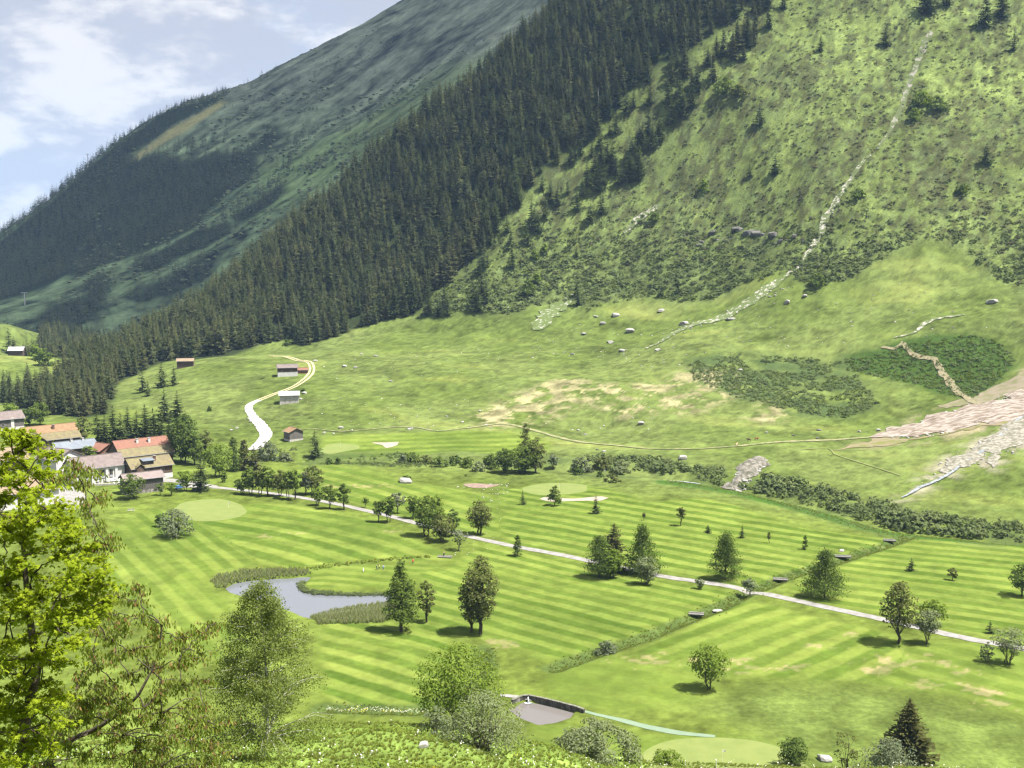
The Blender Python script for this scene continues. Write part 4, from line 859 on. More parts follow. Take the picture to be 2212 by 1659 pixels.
tag(scatter('pond_edge_plants', np.column_stack([Q, np.maximum(H(Q[:, 0], Q[:, 1]), -.5)]), br.uniform(.35, .75, n), turns(n, br, .2), SC_SRC[:4]), 'dark leafy plants along the peninsula edge of the pond', 'plants')
# near bank: weeds, herbs and small white flowers
gx, gy = jgrid(-60, 95, 66, 160, .75, br); gz = H(gx, gy); qx, qy = proj(gx, gy, gz)
k = (qx > -60) & (qx < 2260) & (qy > 1535) & (qy < 1690) & (gz > .6)
gx, gy, gz = gx[k], gy[k], gz[k]; n = len(gx); f = fbm(gx, gy, 7, 3, 14)
M_HERB = leaf_mat('bank_herbs', (.135, .205, .032), (.235, .310, .062), .5, .7, (.21, .25, .05))
HB = [source('herb_form', bush_geo(60, 520 + q, .55, .40, 7).mesh('herb'), M_HERB) for q in range(3)]
idx = np.where(f + br.normal(0, .2, n) > .12, br.integers(3, 6, n), br.integers(0, 3, n))
s = br.uniform(.18, .48, n) * (1 + .9 * np.clip(f, 0, 1))
tag(scatter('bank_weeds', np.column_stack([gx, gy, gz - .05]), s, turns(n, br, .2), TG + HB, idx=idx), 'lush weeds and grass on the near bank', 'weeds')
def flower_geo(seed):
    r = np.random.default_rng(seed); g = Geo(); P = np.column_stack([r.normal(0, .35, 5), r.normal(0, .35, 5), r.uniform(.5, .75, 5)]); leaves(g, P, .17, r, .8, 1.0); return g
FL = [source('white_flower_form', flower_geo(1).mesh('white_flower'), surf('white_petals', (.55, .55, .46), None)), source('yellow_flower_form', flower_geo(2).mesh('yellow_flower'), surf('yellow_petals', (.50, .40, .03), None))]
w = np.clip(.02 + .12 * sstep(1600, 1650, proj(gx, gy, gz)[1]) + .15 * np.clip(fbm(gx, gy, 9, 3, 70), 0, 1), 0, 1); k = br.random(n) < w * .3
tag(scatter('bank_flowers', np.column_stack([gx, gy, gz])[k], br.uniform(.6, 1.2, k.sum()), turns(k.sum(), br), FL, idx=(br.random(k.sum()) < .05).astype(int)), 'small white and yellow flowers among the bank weeds', 'flowers')
a = smooth(U([(715, 1534), (780, 1534), (850, 1535), (915, 1534)]), .5); Q = np.concatenate([a + br.normal(0, .6, a.shape) for _ in range(3)]); n = len(Q)
tag(scatter('ditch_flowers', np.column_stack([Q, H(Q[:, 0], Q[:, 1]) + .2]), br.uniform(.7, 1.5, n), turns(n, br), FL, idx=(br.random(n) < .15).astype(int)), 'white flowers along the near ditches', 'flowers')
a = smooth(U([(520, 1236), (600, 1231), (680, 1230), (760, 1219), (830, 1213), (870, 1207), (930, 1203)]), .8); Q = np.concatenate([a + br.normal(0, .8, a.shape) for _ in range(3)]); n = len(Q)
tag(scatter('pond_flowers', np.column_stack([Q, H(Q[:, 0], Q[:, 1]) + .1]), br.uniform(.4, .9, n), turns(n, br), [FL[1], TG[0], HB[0], HB[1]]), 'yellow flowering weeds in the ditch above the pond', 'weeds')

# ------------------------------------------------------------------ boulders
def rock_mesh(seed, flat=.7, sub=2):
    bm = bmesh.new(); bmesh.ops.create_icosphere(bm, subdivisions=sub, radius=1.0); r = np.random.default_rng(seed)
    cut = [(rand_unit(r, 1)[0], r.uniform(.45, .8)) for _ in range(9)]
    for v in bm.verts:
        p = np.array(v.co)
        for nrm, d in cut:
            e = p @ nrm - d
            if e > 0: p = p - nrm * e
        v.co = p * np.array([1.15, 1, flat]) * (1 + r.uniform(-.04, .04))
    me = bpy.data.meshes.new('boulder'); bm.to_mesh(me); bm.free(); return me
RK = [rock_mesh(q, .6 + .1 * (q % 3)) for q in range(6)]
for m_ in RK: m_.materials.append(M_STONE)
RKD = [m_.copy() for m_ in RK[:2]]
for m_ in RKD: m_.materials[0] = M_DSTONE
def boulder(px, py, wpx, label, group=None, k=0, hfac=.55, dark=False):
    x, y, z = G(px, py); w = wpx / F_PX * y * .5
    o = link('boulder', (RKD if dark else RK)[k % (2 if dark else 6)], (), None, (x, y, z + w * hfac * .3), k * 1.3); o.scale = (w, w * .9, w * hfac * 1.6)
    return tag(o, label, 'boulder', group)
boulder(912, 1614, 33, 'large pale boulder on the weedy near bank right of the birch', k=1, hfac=.75)
boulder(1778, 1640, 40, 'broad pale boulder half buried beside the near green', k=2, hfac=.5)
boulder(1549, 1322, 27, 'grey boulder beside the ditch footbridge nearest the camera', k=0)
boulder(1818, 1191, 15, 'grey boulder by the ditch just above the second farthest footbridge', k=3)
boulder(2140, 653, 30, 'big isolated boulder with dark foot on the right slope meadow', k=4, hfac=.45)
boulder(1384, 917, 18, 'bright white boulder at the foot of the straw coloured bank', k=5)
boulder(873, 1041, 38, 'long white boulder under a dark shrub on the upper fairway', k=2, hfac=.45)
boulder(1472, 992, 30, 'pale boulder among the shrubs upstream of the white water', k=1)
for i_, (a, b, w_) in enumerate([(1286, 684, 12), (1300, 700, 20), (1328, 682, 22), (1428, 672, 20), (1475, 700, 26), (1360, 718, 24), (1262, 722, 20), (1318, 740, 16), (1235, 766, 14), (1345, 758, 16), (1420, 757, 16), (1700, 655, 20), (1580, 690, 22), (1740, 640, 16), (1600, 800, 12), (1100, 665, 9), (1250, 930, 9), (1265, 940, 9), (1305, 920, 8)]):
    boulder(a, b, w_, 'pale boulder lying among others on the meadow below the scrub', 'boulders on the meadow below the scrub', i_, .5)
for i_, (a, b, w_) in enumerate([(1768, 930, 12), (1655, 935, 9), (1715, 941, 10), (1766, 947, 8), (1855, 933, 10), (1897, 931, 12), (1290, 972, 10), (1305, 976, 10)]):
    boulder(a, b, w_, 'small dark footed boulder on the flat pasture beyond the stream', 'boulders on the pasture beyond the stream', i_, .6, i_ in (0, 2, 3, 6))
for i_, (a, b, w_) in enumerate([(552, 1000, 8), (735, 925, 16), (720, 937, 8), (700, 935, 9), (535, 905, 10), (541, 912, 9), (500, 930, 12), (512, 925, 10), (640, 868, 12), (650, 862, 10), (885, 928, 14), (760, 930, 8), (650, 933, 10), (658, 850, 14), (630, 862, 9), (682, 780, 12), (745, 792, 14), (768, 795, 10), (1050, 918, 10), (965, 900, 8), (1000, 912, 9), (1035, 888, 9), (845, 824, 10), (650, 932, 9), (560, 915, 7), (810, 770, 12), (780, 765, 8)]):
    boulder(a, b, w_, 'pale stone scattered over the left meadow round the barns', 'stones scattered over the left meadow', i_, .5)
# rubble mound beside the stream, with its loose stones
x, y, z = G(1600, 1058)
sh = U(smooth([(1560, 1052), (1585, 1030), (1600, 1008), (1625, 994), (1655, 992), (1668, 1004), (1650, 1014), (1625, 1030), (1600, 1048), (1590, 1058)], 10, True))
sheet('rubble_mound', sh, surf('rubble', (.17, .155, .135), (.055, .055, .038), .5, .95, .6, 8), .3, 1.5, bump=2.2, edge=.6, seed=31, ragged=4)
def stones(name, poly, n, smin, smax, label, r, mat=None):
    P = U(poly) if np.max(np.abs(poly)) > 800 or True else poly
    lo, hi = P.min(0), P.max(0); q = r.uniform(lo, hi, (n * 4, 2)); q = q[inside(q[:, 0], q[:, 1], P)][:n]; n = len(q); s = r.uniform(0, 1, n) ** 3 * (smax - smin) + smin
    return tag(scatter(name, np.column_stack([q, H(q[:, 0], q[:, 1]) + s * .15]), np.column_stack([s, s, s * .7]), turns(n, r, .3), [source('stone_form', RK[0].copy(), M_STONE), source('stone_form', RK[3].copy(), M_STONE)]), label, 'stones')
RKS = [rock_mesh(q, .7, 1) for q in (40, 41)]
_o = RK; RK = [RKS[0], RKS[1], RKS[0], RKS[1]]
for m_ in RKS: m_.materials.clear()
stones('meadow_stones', [(1150, 700), (1300, 670), (1480, 690), (1700, 620), (2000, 600), (2200, 660), (2250, 740), (1950, 740), (1700, 760), (1400, 800), (1150, 780)], 420, .2, 1.0, 'loose pale stones strewn over the slope meadow', br)
stones('meadow_stones', [(640, 900), (700, 860), (850, 850), (1050, 850), (1400, 850), (1450, 930), (1200, 935), (1000, 925), (760, 925)], 170, .2, .8, 'loose pale stones below the straw coloured bank', br)
stones('meadow_stones', [(560, 960), (590, 850), (700, 770), (900, 740), (1100, 730), (1100, 800), (800, 830), (700, 900), (620, 950)], 110, .2, .8, 'loose pale stones over the meadow by the barns', br)
stones('stream_stones', [(1700, 640), (1560, 690), (1440, 740), (1420, 750), (1480, 700), (1620, 650), (1720, 590), (1775, 500), (1860, 360), (1880, 345), (1800, 480), (1750, 580)], 330, .3, 1.5, 'loose pale stones in the stony stream bed', br)
stones('debris_stones', [(1900, 944), (2000, 903), (2250, 836), (2250, 900), (2100, 926), (1985, 950)], 520, .2, 1.3, 'stones lying on the dirty snow debris', br)
stones('fan_stones', [(1970, 1062), (2030, 1000), (2120, 952), (2250, 880), (2250, 960), (2140, 995), (2060, 1030)], 520, .2, 1.1, 'stones of the pale gravel fan', br)
stones('mound_stones', [(1570, 1056), (1600, 1008), (1650, 990), (1668, 1004), (1640, 1020), (1600, 1056)], 330, .3, 1.5, 'stones of the rubble mound by the stream', br)
stones('ditch_stones', [(955, 1205), (1080, 1130), (1075, 1100), (1050, 1080), (1000, 1060), (985, 1048), (1100, 1040), (1090, 1100), (1060, 1190)], 60, .25, .7, 'pale stones along the trickle beside the upper fairway', br)
RK = _o
# rock outcrop in the scrub
x, y, z = G(1560, 520)
og = Geo(); orr = np.random.default_rng(5)
out_root = empty('rock_outcrop', (x, y, z), 'dark grey rock outcrop in the middle of the scrub slope', 'rock')
for q in range(24):
    u = (q - 11.5) / 11.5; a, b, c_ = G(1605 + u * 135 + orr.uniform(-10, 10), 515 - 14 * math.cos(u * 2) + orr.uniform(-14, 14))
    o_ = link('rock_face', RKD[q % 2], (), out_root, (a - x, b - y, c_ - z - 2.5), q * 1.7); s_ = orr.uniform(5, 9) * (1 - .4 * abs(u)); o_.scale = (s_, s_ * .6, s_ * 1.0)
# ------------------------------------------------------------------ single trees of the valley
LM = {
    'green': leaf_mat('green_leaves', (.055, .088, .018), (.130, .175, .036), .38),
    'bright': leaf_mat('bright_leaves', (.085, .135, .020), (.175, .235, .040), .40),
    'olive': leaf_mat('olive_leaves', (.066, .082, .024), (.138, .150, .050), .34),
    'pale': leaf_mat('pale_willow_leaves', (.100, .126, .058), (.200, .230, .118), .34),
    'grey': leaf_mat('grey_green_leaves', (.082, .106, .060), (.168, .192, .112), .34),
    'dark': leaf_mat('dark_leaves', (.036, .064, .016), (.090, .128, .030), .3),
    'blossom': leaf_mat('blossoming_leaves', (.075, .100, .045), (.215, .225, .150), .3),
    'larch': leaf_mat('larch_needles', (.042, .070, .016), (.105, .145, .034), .26),
    'spruce': leaf_mat('spruce_twigs', (.026, .042, .015), (.070, .088, .028), .15),
    'brown': leaf_mat('bronze_spruce_twigs', (.034, .042, .014), (.092, .090, .030), .14),
    'birch': leaf_mat('birch_leaves', (.120, .160, .042), (.230, .275, .080), .55),
}
trn = np.random.default_rng(91)
PROTO = {}
def size_at(px, pyb, pyt, w, Yd=None):
    if Yd is None: x, y, z = G(px, pyb)
    else:
        x = float(ray(px, pyb)[0]) * Yd; y = Yd; z = float(H(np.array([x]), np.array([y]))[0])
    zt = CAM_Z + float(ray(px, pyt)[1]) * y
    return x, y, z, max(zt - z, .5), w / F_PX * y
def broadleaf(px, pyb, pyt, w, mat, label, shape='oval', stems=1, clear=.22, group=None, Yd=None, lp=3.6, dens=5.2, name='tree', bark_m=None, K=None, lean=0.0, cat='tree', seed=None, fill=.5):
    x, y, z, h, wd = size_at(px, pyb, pyt, w, Yd)
    r = np.random.default_rng(seed or int(px * 7 + pyb * 13)); R = wd / 2 * .93
    t = empty(name, (x, y, z - .1), label, cat, group, 0.0)
    ls = max(lp / F_PX * y, .10); n = int(np.clip(dens * w * (pyb - pyt) * (1 - clear * .8) * .8 / (lp * lp * .62), 80, 26000))
    K = K or int(np.clip(n / 60, 14, 54)); z0 = h * clear
    P, c, nr_ = crown_points(r, n, R * .98, R * .98, z0, h * .97, shape, K, fill)
    P[:, 0] += lean * P[:, 2]; c[:, 0] += lean * c[:, 2]
    g = Geo(); leaves(g, P, ls * 1.25, r, .3, .62, nr_); link('crown', g.mesh('crown'), LM[mat] if isinstance(mat, str) else mat, t)
    if stems:
        g = Geo(); tr = max(h * .018, .07) * (1.0 if stems == 1 else .62)
        order = np.argsort(c[:, 2])
        for s in range(stems):
            a = s / max(stems, 1) * 6.28 + .6; off = (0 if stems == 1 else R * .10); base = np.array([math.cos(a) * off, math.sin(a) * off * .6, -.25])
            top = np.array([math.cos(a) * (R * .38 if stems > 1 else R * .06) + lean * h * .7, math.sin(a) * (R * .3 if stems > 1 else R * .05), h * (.72 if stems == 1 else .6)])
            limb(g, base, top, tr * 1.35, tr * .35, r, 7, 7, .0)
            for q in order[s::stems][:10]:
                f = np.clip((c[q, 2] / h - .18) / .75, .25, .85); st = base + (top - base) * f * .8
                limb(g, st, c[q], tr * (.55 - .3 * f), tr * .10, r, 4, 4, .06)
        link('trunk', g.mesh('trunk', True), bark_m or M_BARK, t)
    return t
def conifer(px, pyb, pyt, w, mat, label, group=None, Yd=None, clear=.05, prof=.8, soft=False, name='spruce', droop=.25, jag=.3, seed=None, cat='tree', dens=1.0):
    x, y, z, h, wd = size_at(px, pyb, pyt, w, Yd); r = np.random.default_rng(seed or int(px * 5 + pyb * 3))
    t = empty(name, (x, y, z - .1), label, cat, group, r.uniform(0, 6)); hp = pyb - pyt
    if soft:
        m = int(np.clip(hp * 2.0, 40, 230) * dens); tt = r.uniform(0, .97, m) ** 1.15; az = r.uniform(0, 6.283, m); L = wd / 2 * (np.clip(1 - tt, 0, 1) ** prof + .03) * np.clip(.55 + tt * 8, 0, 1) * r.uniform(.72, 1.08, m)
        zb = h * (clear + (1 - clear) * tt); lp = 3.1; n = int(np.clip(4.6 * w * hp * .62 * dens / (lp * lp * .45), 160, 15000)); k = r.integers(0, m, n); s = r.uniform(.1, 1.0, n) ** .6
        P = np.column_stack([np.cos(az[k]) * L[k] * s, np.sin(az[k]) * L[k] * s, zb[k] - .10 * L[k] * s + .16 * L[k] * s ** 2.5]) + r.normal(0, 1, (n, 3)) * np.array([.05, .05, .032]) * wd
        P[:, 2] = np.maximum(P[:, 2], h * clear * .8); nr_ = np.column_stack([P[:, 0], P[:, 1], np.full(n, wd * .12)]); nr_ /= np.linalg.norm(nr_, axis=1)[:, None] + 1e-9; g = Geo(); leaves(g, P, max(lp / F_PX * y, .12) * 1.3, r, .15, .45, nr_, .45)
        br_ = Geo(); 
        for q in range(0, m, 5): limb(br_, (0, 0, zb[q] - .1 * L[q]), (math.cos(az[q]) * L[q] * .8, math.sin(az[q]) * L[q] * .8, zb[q]), h * .005, h * .0015, r, 3, 3, 0)
    else:
        g = spruce_geo(h, wd / 2 * 1.2, int(np.clip(hp / 4.5, 12, 30)), int(np.clip(w / 6, 8, 15)), 3 if hp > 60 else 2, seed or int(px * 5 + pyb), prof, clear, droop, jag, .36); br_ = Geo()
    link('crown', g.mesh('crown'), LM[mat], t)
    br_.tube([(0, 0, -.3), (0, 0, h * .3), (0, 0, h * .93)], [h * .017 + .04, h * .012 + .02, .02], 7); link('trunk', br_.mesh('trunk', True), M_BARK, t)
    return t
B, Cn = broadleaf, conifer
# by the village
B(284, 1078, 1024, 62, 'green', 'round bushy tree in front of the dark weathered barn', 'round', 3, .12)
B(346, 1070, 1043, 24, 'green', 'small round tree just right of the dark weathered barn', 'round', 1, .3)
B(370, 1071, 1041, 27, 'bright', 'small round tree left of the parked blue car', 'round', 1, .3)
B(401, 1061, 1014, 40, 'bright', 'light green rounded tree behind the parked blue car', 'round', 2, .2)
Cn(435, 1061, 978, 46, 'spruce', 'dark pointed spruce at the start of the gravel road')
B(471, 1030, 957, 68, 'bright', 'broad bright green tree right behind the dark spruce by the road', 'round', 2, .15)
B(484, 1042, 1018, 15, 'dark', 'small dark bush beneath the broad bright green tree', 'round', 0, 0, name='bush', cat='bush')
B(398, 1000, 890, 66, 'dark', 'tall dark leafy tree right of the orange roofed house', 'round', 2, .08)
B(420, 1004, 935, 44, 'green', 'mid green tree between the tall dark leafy tree and the road', 'oval', 1, .1)
B(445, 985, 925, 34, 'olive', 'slim olive tree standing behind the dark pointed spruce', 'oval', 1, .1)
Cn(356, 908, 838, 44, 'spruce', 'left one of two large dark spruces above the village houses')
Cn(384, 910, 843, 46, 'spruce', 'right one of two large dark spruces above the village houses')
for i_, (a, b, c_, w_) in enumerate([(212, 968, 890, 34), (228, 972, 900, 32), (246, 972, 880, 36), (262, 972, 896, 34), (278, 968, 884, 38), (297, 966, 892, 36), (315, 970, 878, 40), (333, 974, 886, 38), (350, 976, 895, 38), (366, 985, 900, 36)]):
    Cn(a, b, c_ - 6, w_ * 1.35, 'spruce', 'dark spruce in the close row behind the orange roofed houses', 'spruces in the row behind the village', prof=.7)
B(85, 918, 868, 46, 'green', 'large leafy tree behind the big orange barn roof', 'round', 1, .1)
B(60, 918, 882, 30, 'dark', 'small dark tree right of the slate grey house', 'round', 1, .1)
B(22, 905, 868, 40, 'bright', 'bright tree behind the roof of the slate grey house', 'round', 1, .1)
B(180, 962, 895, 38, 'olive', 'soft larch coloured tree right of the big orange barn', 'oval', 1, .08)
B(193, 996, 962, 34, 'bright', 'bright green small tree beside the white gabled house', 'round', 1, .15)
Cn(505, 1018, 942, 34, 'larch', 'slim olive larch behind the roadside row, leftmost of three', soft=True, name='larch', prof=.55)
Cn(528, 1015, 948, 36, 'brown', 'bronze larch between two others behind the roadside row', soft=True, name='larch', prof=.6)
Cn(549, 1016, 962, 46, 'brown', 'bronze dark spruce behind the roadside row, next to the farm road end', prof=.75)
# along the gravel road
B(522, 1066, 1030, 30, 'green', 'low bushy tree at the left end of the roadside row', 'round', 2, .15)
B(541, 1068, 1006, 42, 'green', 'second tree of the roadside row from the village', 'oval', 2, .2)
B(562, 1070, 1008, 36, 'olive', 'third tree of the roadside row from the village', 'oval', 2, .25)
B(578, 1072, 1004, 40, 'green', 'fourth tree of the roadside row, with a clear dark trunk', 'oval', 1, .25)
B(605, 1072, 1012, 38, 'olive', 'fifth tree of the roadside row, olive and loose', 'oval', 2, .2)
B(622, 1078, 1014, 30, 'green', 'sixth tree of the roadside row with twin pale stems', 'oval', 2, .3, bark_m=M_GREYB)
B(637, 1080, 1012, 32, 'green', 'seventh tree of the roadside row with a straight dark trunk', 'oval', 1, .35)
B(660, 1070, 1016, 28, 'blossom', 'blossoming whitish tree across the road behind the row', 'oval', 1, .25)
B(677, 1068, 1003, 48, 'olive', 'large olive tree across the road beside the blossoming one', 'oval', 2, .2)
B(685, 1092, 1054, 34, 'green', 'low tree with thin stems after the gap in the roadside row', 'round', 3, .25)
B(713, 1099, 1044, 38, 'green', 'tree with a leaning trunk near the end of the roadside row', 'oval', 1, .28)
B(743, 1101, 1041, 30, 'green', 'last tree of the roadside row, slim with dark trunk', 'oval', 1, .25)
B(789, 1097, 1072, 14, 'green', 'tiny slim tree alone on the fairway above the road', 'oval', 1, .35)
B(818, 1128, 1078, 28, 'green', 'left tree of the pair standing beside the road', 'round', 1, .3)
B(840, 1129, 1071, 40, 'green', 'right fuller tree of the pair standing beside the road', 'round', 2, .25)
B(859, 1109, 1061, 34, 'blossom', 'whitish blossoming tree behind the pair beside the road', 'round', 1, .3)
B(893, 1120, 1068, 34, 'green', 'back left tree of the large clump on the road', 'round', 1, .2)
B(921, 1158, 1066, 62, 'green', 'big full tree in the large clump on the road', 'oval', 2, .2)
B(944, 1140, 1066, 38, 'bright', 'light topped tree at the back of the large clump on the road', 'oval', 1, .2)
B(955, 1170, 1108, 56, 'olive', 'bushy olive tree in front of the large clump on the road', 'round', 3, .12)
B(978, 1158, 1096, 34, 'dark', 'dark narrow tree at the right of the large clump on the road', 'oval', 1, .1)
B(992, 1190, 1142, 38, 'pale', 'thin pale crooked tree in front of the large clump', 'round', 1, .3, dens=2.4, bark_m=M_GREYB)
B(1036, 1155, 1079, 58, 'olive', 'many stemmed olive tree alone above the road', 'round', 4, .15)
# on the left fairway and round the pond
B(379, 1160, 1098, 84, 'grey', 'wide grey green multi stemmed tree in front of the village green', 'dome', 5, .10, dens=4.2)
B(345, 1138, 1108, 22, 'dark', 'small dark shrub left of the grey green multi stemmed tree', 'round', 2, .1, name='shrub', cat='shrub')
B(867, 1364, 1204, 84, 'green', 'tall dense tree with pointed top right of the pond', 'cone', 1, .10, lp=4.2)
B(922, 1344, 1246, 42, 'olive', 'slender grey leaved tree behind the tall dense pond tree', 'oval', 1, .18, dens=3.6)
B(1018, 1367, 1240, 60, 'olive', 'left trunk and lower half of the twin trees on the fairway', 'oval', 1, .20, lp=4.2)
B(1037, 1369, 1190, 82, 'olive', 'taller right one of the twin trees on the fairway', 'oval', 1, .18, lp=4.2)
# the upper fairway
B(1125, 1022, 962, 76, 'green', 'broad dark clump tree by the stream above the fairway green', 'round', 4, .1)
B(1090, 1022, 965, 48, 'dark', 'dark round tree left in the streamside grove', 'round', 2, .1)
B(1158, 1022, 940, 44, 'olive', 'tall olive tree right in the streamside grove', 'oval', 1, .1)
Cn(1134, 1018, 912, 34, 'olive', 'slender poplar shaped tree rising from the streamside grove', soft=True, prof=.35, name='poplar', dens=.8)
B(1033, 1018, 995, 34, 'pale', 'pale round bush left of the streamside grove', 'dome', 0, 0, name='bush', cat='bush')
B(1060, 1012, 978, 42, 'green', 'leafy bush between the pale bush and the streamside grove', 'dome', 0, 0, name='bush', cat='bush')
B(1195, 1012, 980, 26, 'grey', 'thin grey tree right of the streamside grove', 'oval', 1, .2)
B(1255, 1018, 986, 54, 'grey', 'rounded grey willow bush by the tee above the fairway', 'dome', 0, 0, name='bush', cat='bush')
B(1300, 1012, 985, 46, 'olive', 'olive streamside bush right of the rounded grey willow', 'dome', 0, 0, name='bush', cat='bush')
B(1340, 1022, 992, 52, 'pale', 'large pale green willow bush beside the tee mound', 'dome', 0, 0, name='bush', cat='bush')
B(878, 1038, 1026, 26, 'dark', 'dark little shrub behind the long white boulder', 'dome', 0, 0, name='shrub', cat='shrub')
B(1248, 1025, 1008, 26, 'dark', 'dark shrub on the slope below the tee mound, leftmost', 'dome', 0, 0, name='shrub', cat='shrub')
B(1296, 1030, 1016, 16, 'dark', 'small dark shrub beside the tee steps', 'dome', 0, 0, name='shrub', cat='shrub')
B(1322, 1040, 1021, 46, 'olive', 'long low dark shrub bed beneath the tee mound', 'dome', 0, 0, name='shrub', cat='shrub')
B(578, 992, 953, 56, 'grey', 'wide grey green bush at the end of the farm road', 'dome', 0, 0, name='bush', cat='bush')
B(615, 996, 978, 34, 'grey', 'low grey bush right of the farm road end', 'dome', 0, 0, name='bush', cat='bush')
B(711, 1003, 988, 16, 'dark', 'left of two dark little bushes in the wet strip', 'dome', 0, 0, name='bush', cat='bush')
B(730, 1003, 986, 16, 'dark', 'right of two dark little bushes in the wet strip', 'dome', 0, 0, name='bush', cat='bush')
for i_, (a, b, c_, w_, m_) in enumerate([(870, 1000, 978, 26, 'grey'), (893, 998, 975, 34, 'green'), (920, 1002, 982, 36, 'olive'), (950, 1008, 985, 40, 'green'), (985, 1006, 982, 38, 'dark'), (1010, 1010, 985, 32, 'green')]):
    B(a, b, c_, w_, m_, 'bush in the loose belt left of the streamside grove', 'dome', 0, 0, name='bush', cat='bush', group='bushes left of the streamside grove')
Cn(681, 988, 929, 32, 'spruce', 'lone crooked spruce left of the far green', prof=.55, jag=.5)
Cn(1129, 1090, 1056, 16, 'spruce', 'small spruce left of the thin bunker')
B(1198, 1092, 1046, 36, 'green', 'small bushy tree in front of the thin bunker', 'cone', 1, .15)
Cn(1287, 1109, 1066, 25, 'spruce', 'small dark spruce right of the thin bunker')
B(1391, 1124, 1106, 7, 'olive', 'bare young sapling alone on the upper fairway', 'oval', 1, .4, dens=.7, name='sapling')
B(1471, 1136, 1093, 24, 'olive', 'small lollipop tree on a thin trunk on the upper fairway', 'oval', 1, .38)
Cn(1529, 1151, 1132, 19, 'spruce', 'very small squat spruce on the upper fairway')
Cn(1603, 1162, 1131, 17, 'spruce', 'small spruce right of the squat one on the upper fairway')
B(1661, 1173, 1147, 8, 'olive', 'thin young sapling near the ditch on the upper fairway', 'oval', 1, .35, dens=.8, name='sapling')
Cn(1739, 1187, 1155, 17, 'larch', 'small narrow larch near the ditch on the upper fairway', soft=True, name='larch')
Cn(1118, 1201, 1155, 28, 'larch', 'small cone shaped tree on the road edge left of the big larches', soft=True, name='larch', prof=.6)
# the central group
Cn(1326, 1232, 1129, 62, 'brown', 'ragged bronze spruce at the back of the central tree group', prof=.55, jag=.55)
Cn(1294, 1247, 1158, 84, 'larch', 'broad dark larch at the left of the central tree group', soft=True, name='larch', clear=.14, prof=.55)
Cn(1387, 1240, 1133, 98, 'larch', 'tall conical larch at the right of the central tree group', soft=True, name='larch', clear=.08, prof=.9)
B(1323, 1248, 1184, 58, 'bright', 'light leaved tree in the middle of the central tree group', 'round', 3, .15)
B(1397, 1262, 1201, 54, 'pale', 'round pale leaved tree before the tall conical larch', 'round', 3, .10)
Cn(1567, 1252, 1145, 94, 'larch', 'large conical larch alone above the road', soft=True, name='larch', clear=.08, prof=.85)
Cn(1781, 1292, 1188, 122, 'larch', 'wide spreading larch by the road near the ditch', soft=True, name='larch', clear=.10, prof=.9)
B(1511, 1272, 1249, 24, 'pale', 'small pale shrub on the lower side of the road', 'vase', 3, .1, name='shrub', cat='shrub')
B(1621, 1289, 1247, 36, 'grey', 'small leaning tree where the ditch meets the road', 'round', 1, .3, lean=-.12)
B(1312, 1414, 1382, 62, 'grey', 'wide grey green shrub growing in the near ditch', 'dome', 0, 0, name='shrub', cat='shrub')
# right side
Cn(1968, 1233, 1203, 24, 'spruce', 'tiny spruce on the right fairway')
B(2057, 1253, 1225, 24, 'olive', 'tiny olive tree on the right fairway', 'oval', 1, .2)
B(2206, 1288, 1214, 52, 'dark', 'dark tree cut by the right edge of the picture', 'oval', 1, .2)
B(1940, 1390, 1249, 82, 'olive', 'tall oval tree with a bare trunk on the lower right', 'oval', 1, .22, lp=4.2, dens=4.6)
B(2014, 1352, 1292, 66, 'bright', 'bright spreading tree behind the pale willow', 'dome', 1, .3)
B(2003, 1391, 1316, 64, 'pale', 'pale willow beside the tall oval tree', 'vase', 2, .28, bark_m=M_BARK)
B(2131, 1430, 1384, 34, 'grey', 'narrow grey shrub left of the many stemmed willow', 'oval', 3, .1, name='shrub', cat='shrub', dens=3.2)
B(2178, 1435, 1356, 84, 'pale', 'wide pale willow with many slanting stems', 'vase', 6, .28, dens=3.4)
Cn(2138, 1368, 1338, 22, 'spruce', 'small spruce peeping from behind the wide pale willow')
B(1530, 1490, 1390, 86, 'bright', 'lone round tree on the lower right fairway', 'round', 2, .24, lp=4.2)
Cn(1960, 1648, 1506, 112, 'brown', 'bronze pointed fir at the lower right edge of the course', prof=.8, droop=.1, jag=.25, name='fir')
# near the camera
B(1712, 1668, 1589, 68, 'dark', 'dense dark round bush at the bottom beside the boulder', 'round', 2, .02, Yd=200, name='bush', cat='bush')
B(1925, 1675, 1590, 165, 'grey', 'wide grey green bush at the foot of the bronze fir', 'dome', 4, .02, Yd=186, name='bush', cat='bush')
B(1826, 1675, 1566, 62, 'olive', 'thin twiggy tree left of the wide grey green bush', 'vase', 3, .25, Yd=184, dens=1.8)
B(1285, 1690, 1558, 235, 'pale', 'wide pale shrub at the bottom edge of the picture', 'dome', 9, .02, Yd=140, name='shrub', cat='shrub', lp=4.5, dens=3.2, bark_m=M_GREYB)
B(1440, 1690, 1618, 90, 'bright', 'small fresh green bush right of the wide pale shrub', 'dome', 3, .02, Yd=146, name='bush', cat='bush', dens=3.0)
B(992, 1592, 1386, 200, 'bright', 'fresh green leafy tree in front of the near fairway', 'oval', 4, .12, lp=5.0, dens=3.6, Yd=128, bark_m=M_GREYB)
B(1045, 1650, 1492, 215, 'pale', 'grey twiggy shrub below the fresh green leafy tree', 'dome', 12, .02, lp=4.0, dens=2.0, Yd=110, name='shrub', cat='shrub', bark_m=M_GREYB)
B(940, 1600, 1520, 70, 'grey', 'low grey shrub left of the grey twiggy shrub', 'dome', 4, .02, lp=4.0, dens=2.2, Yd=116, name='shrub', cat='shrub', bark_m=M_GREYB)
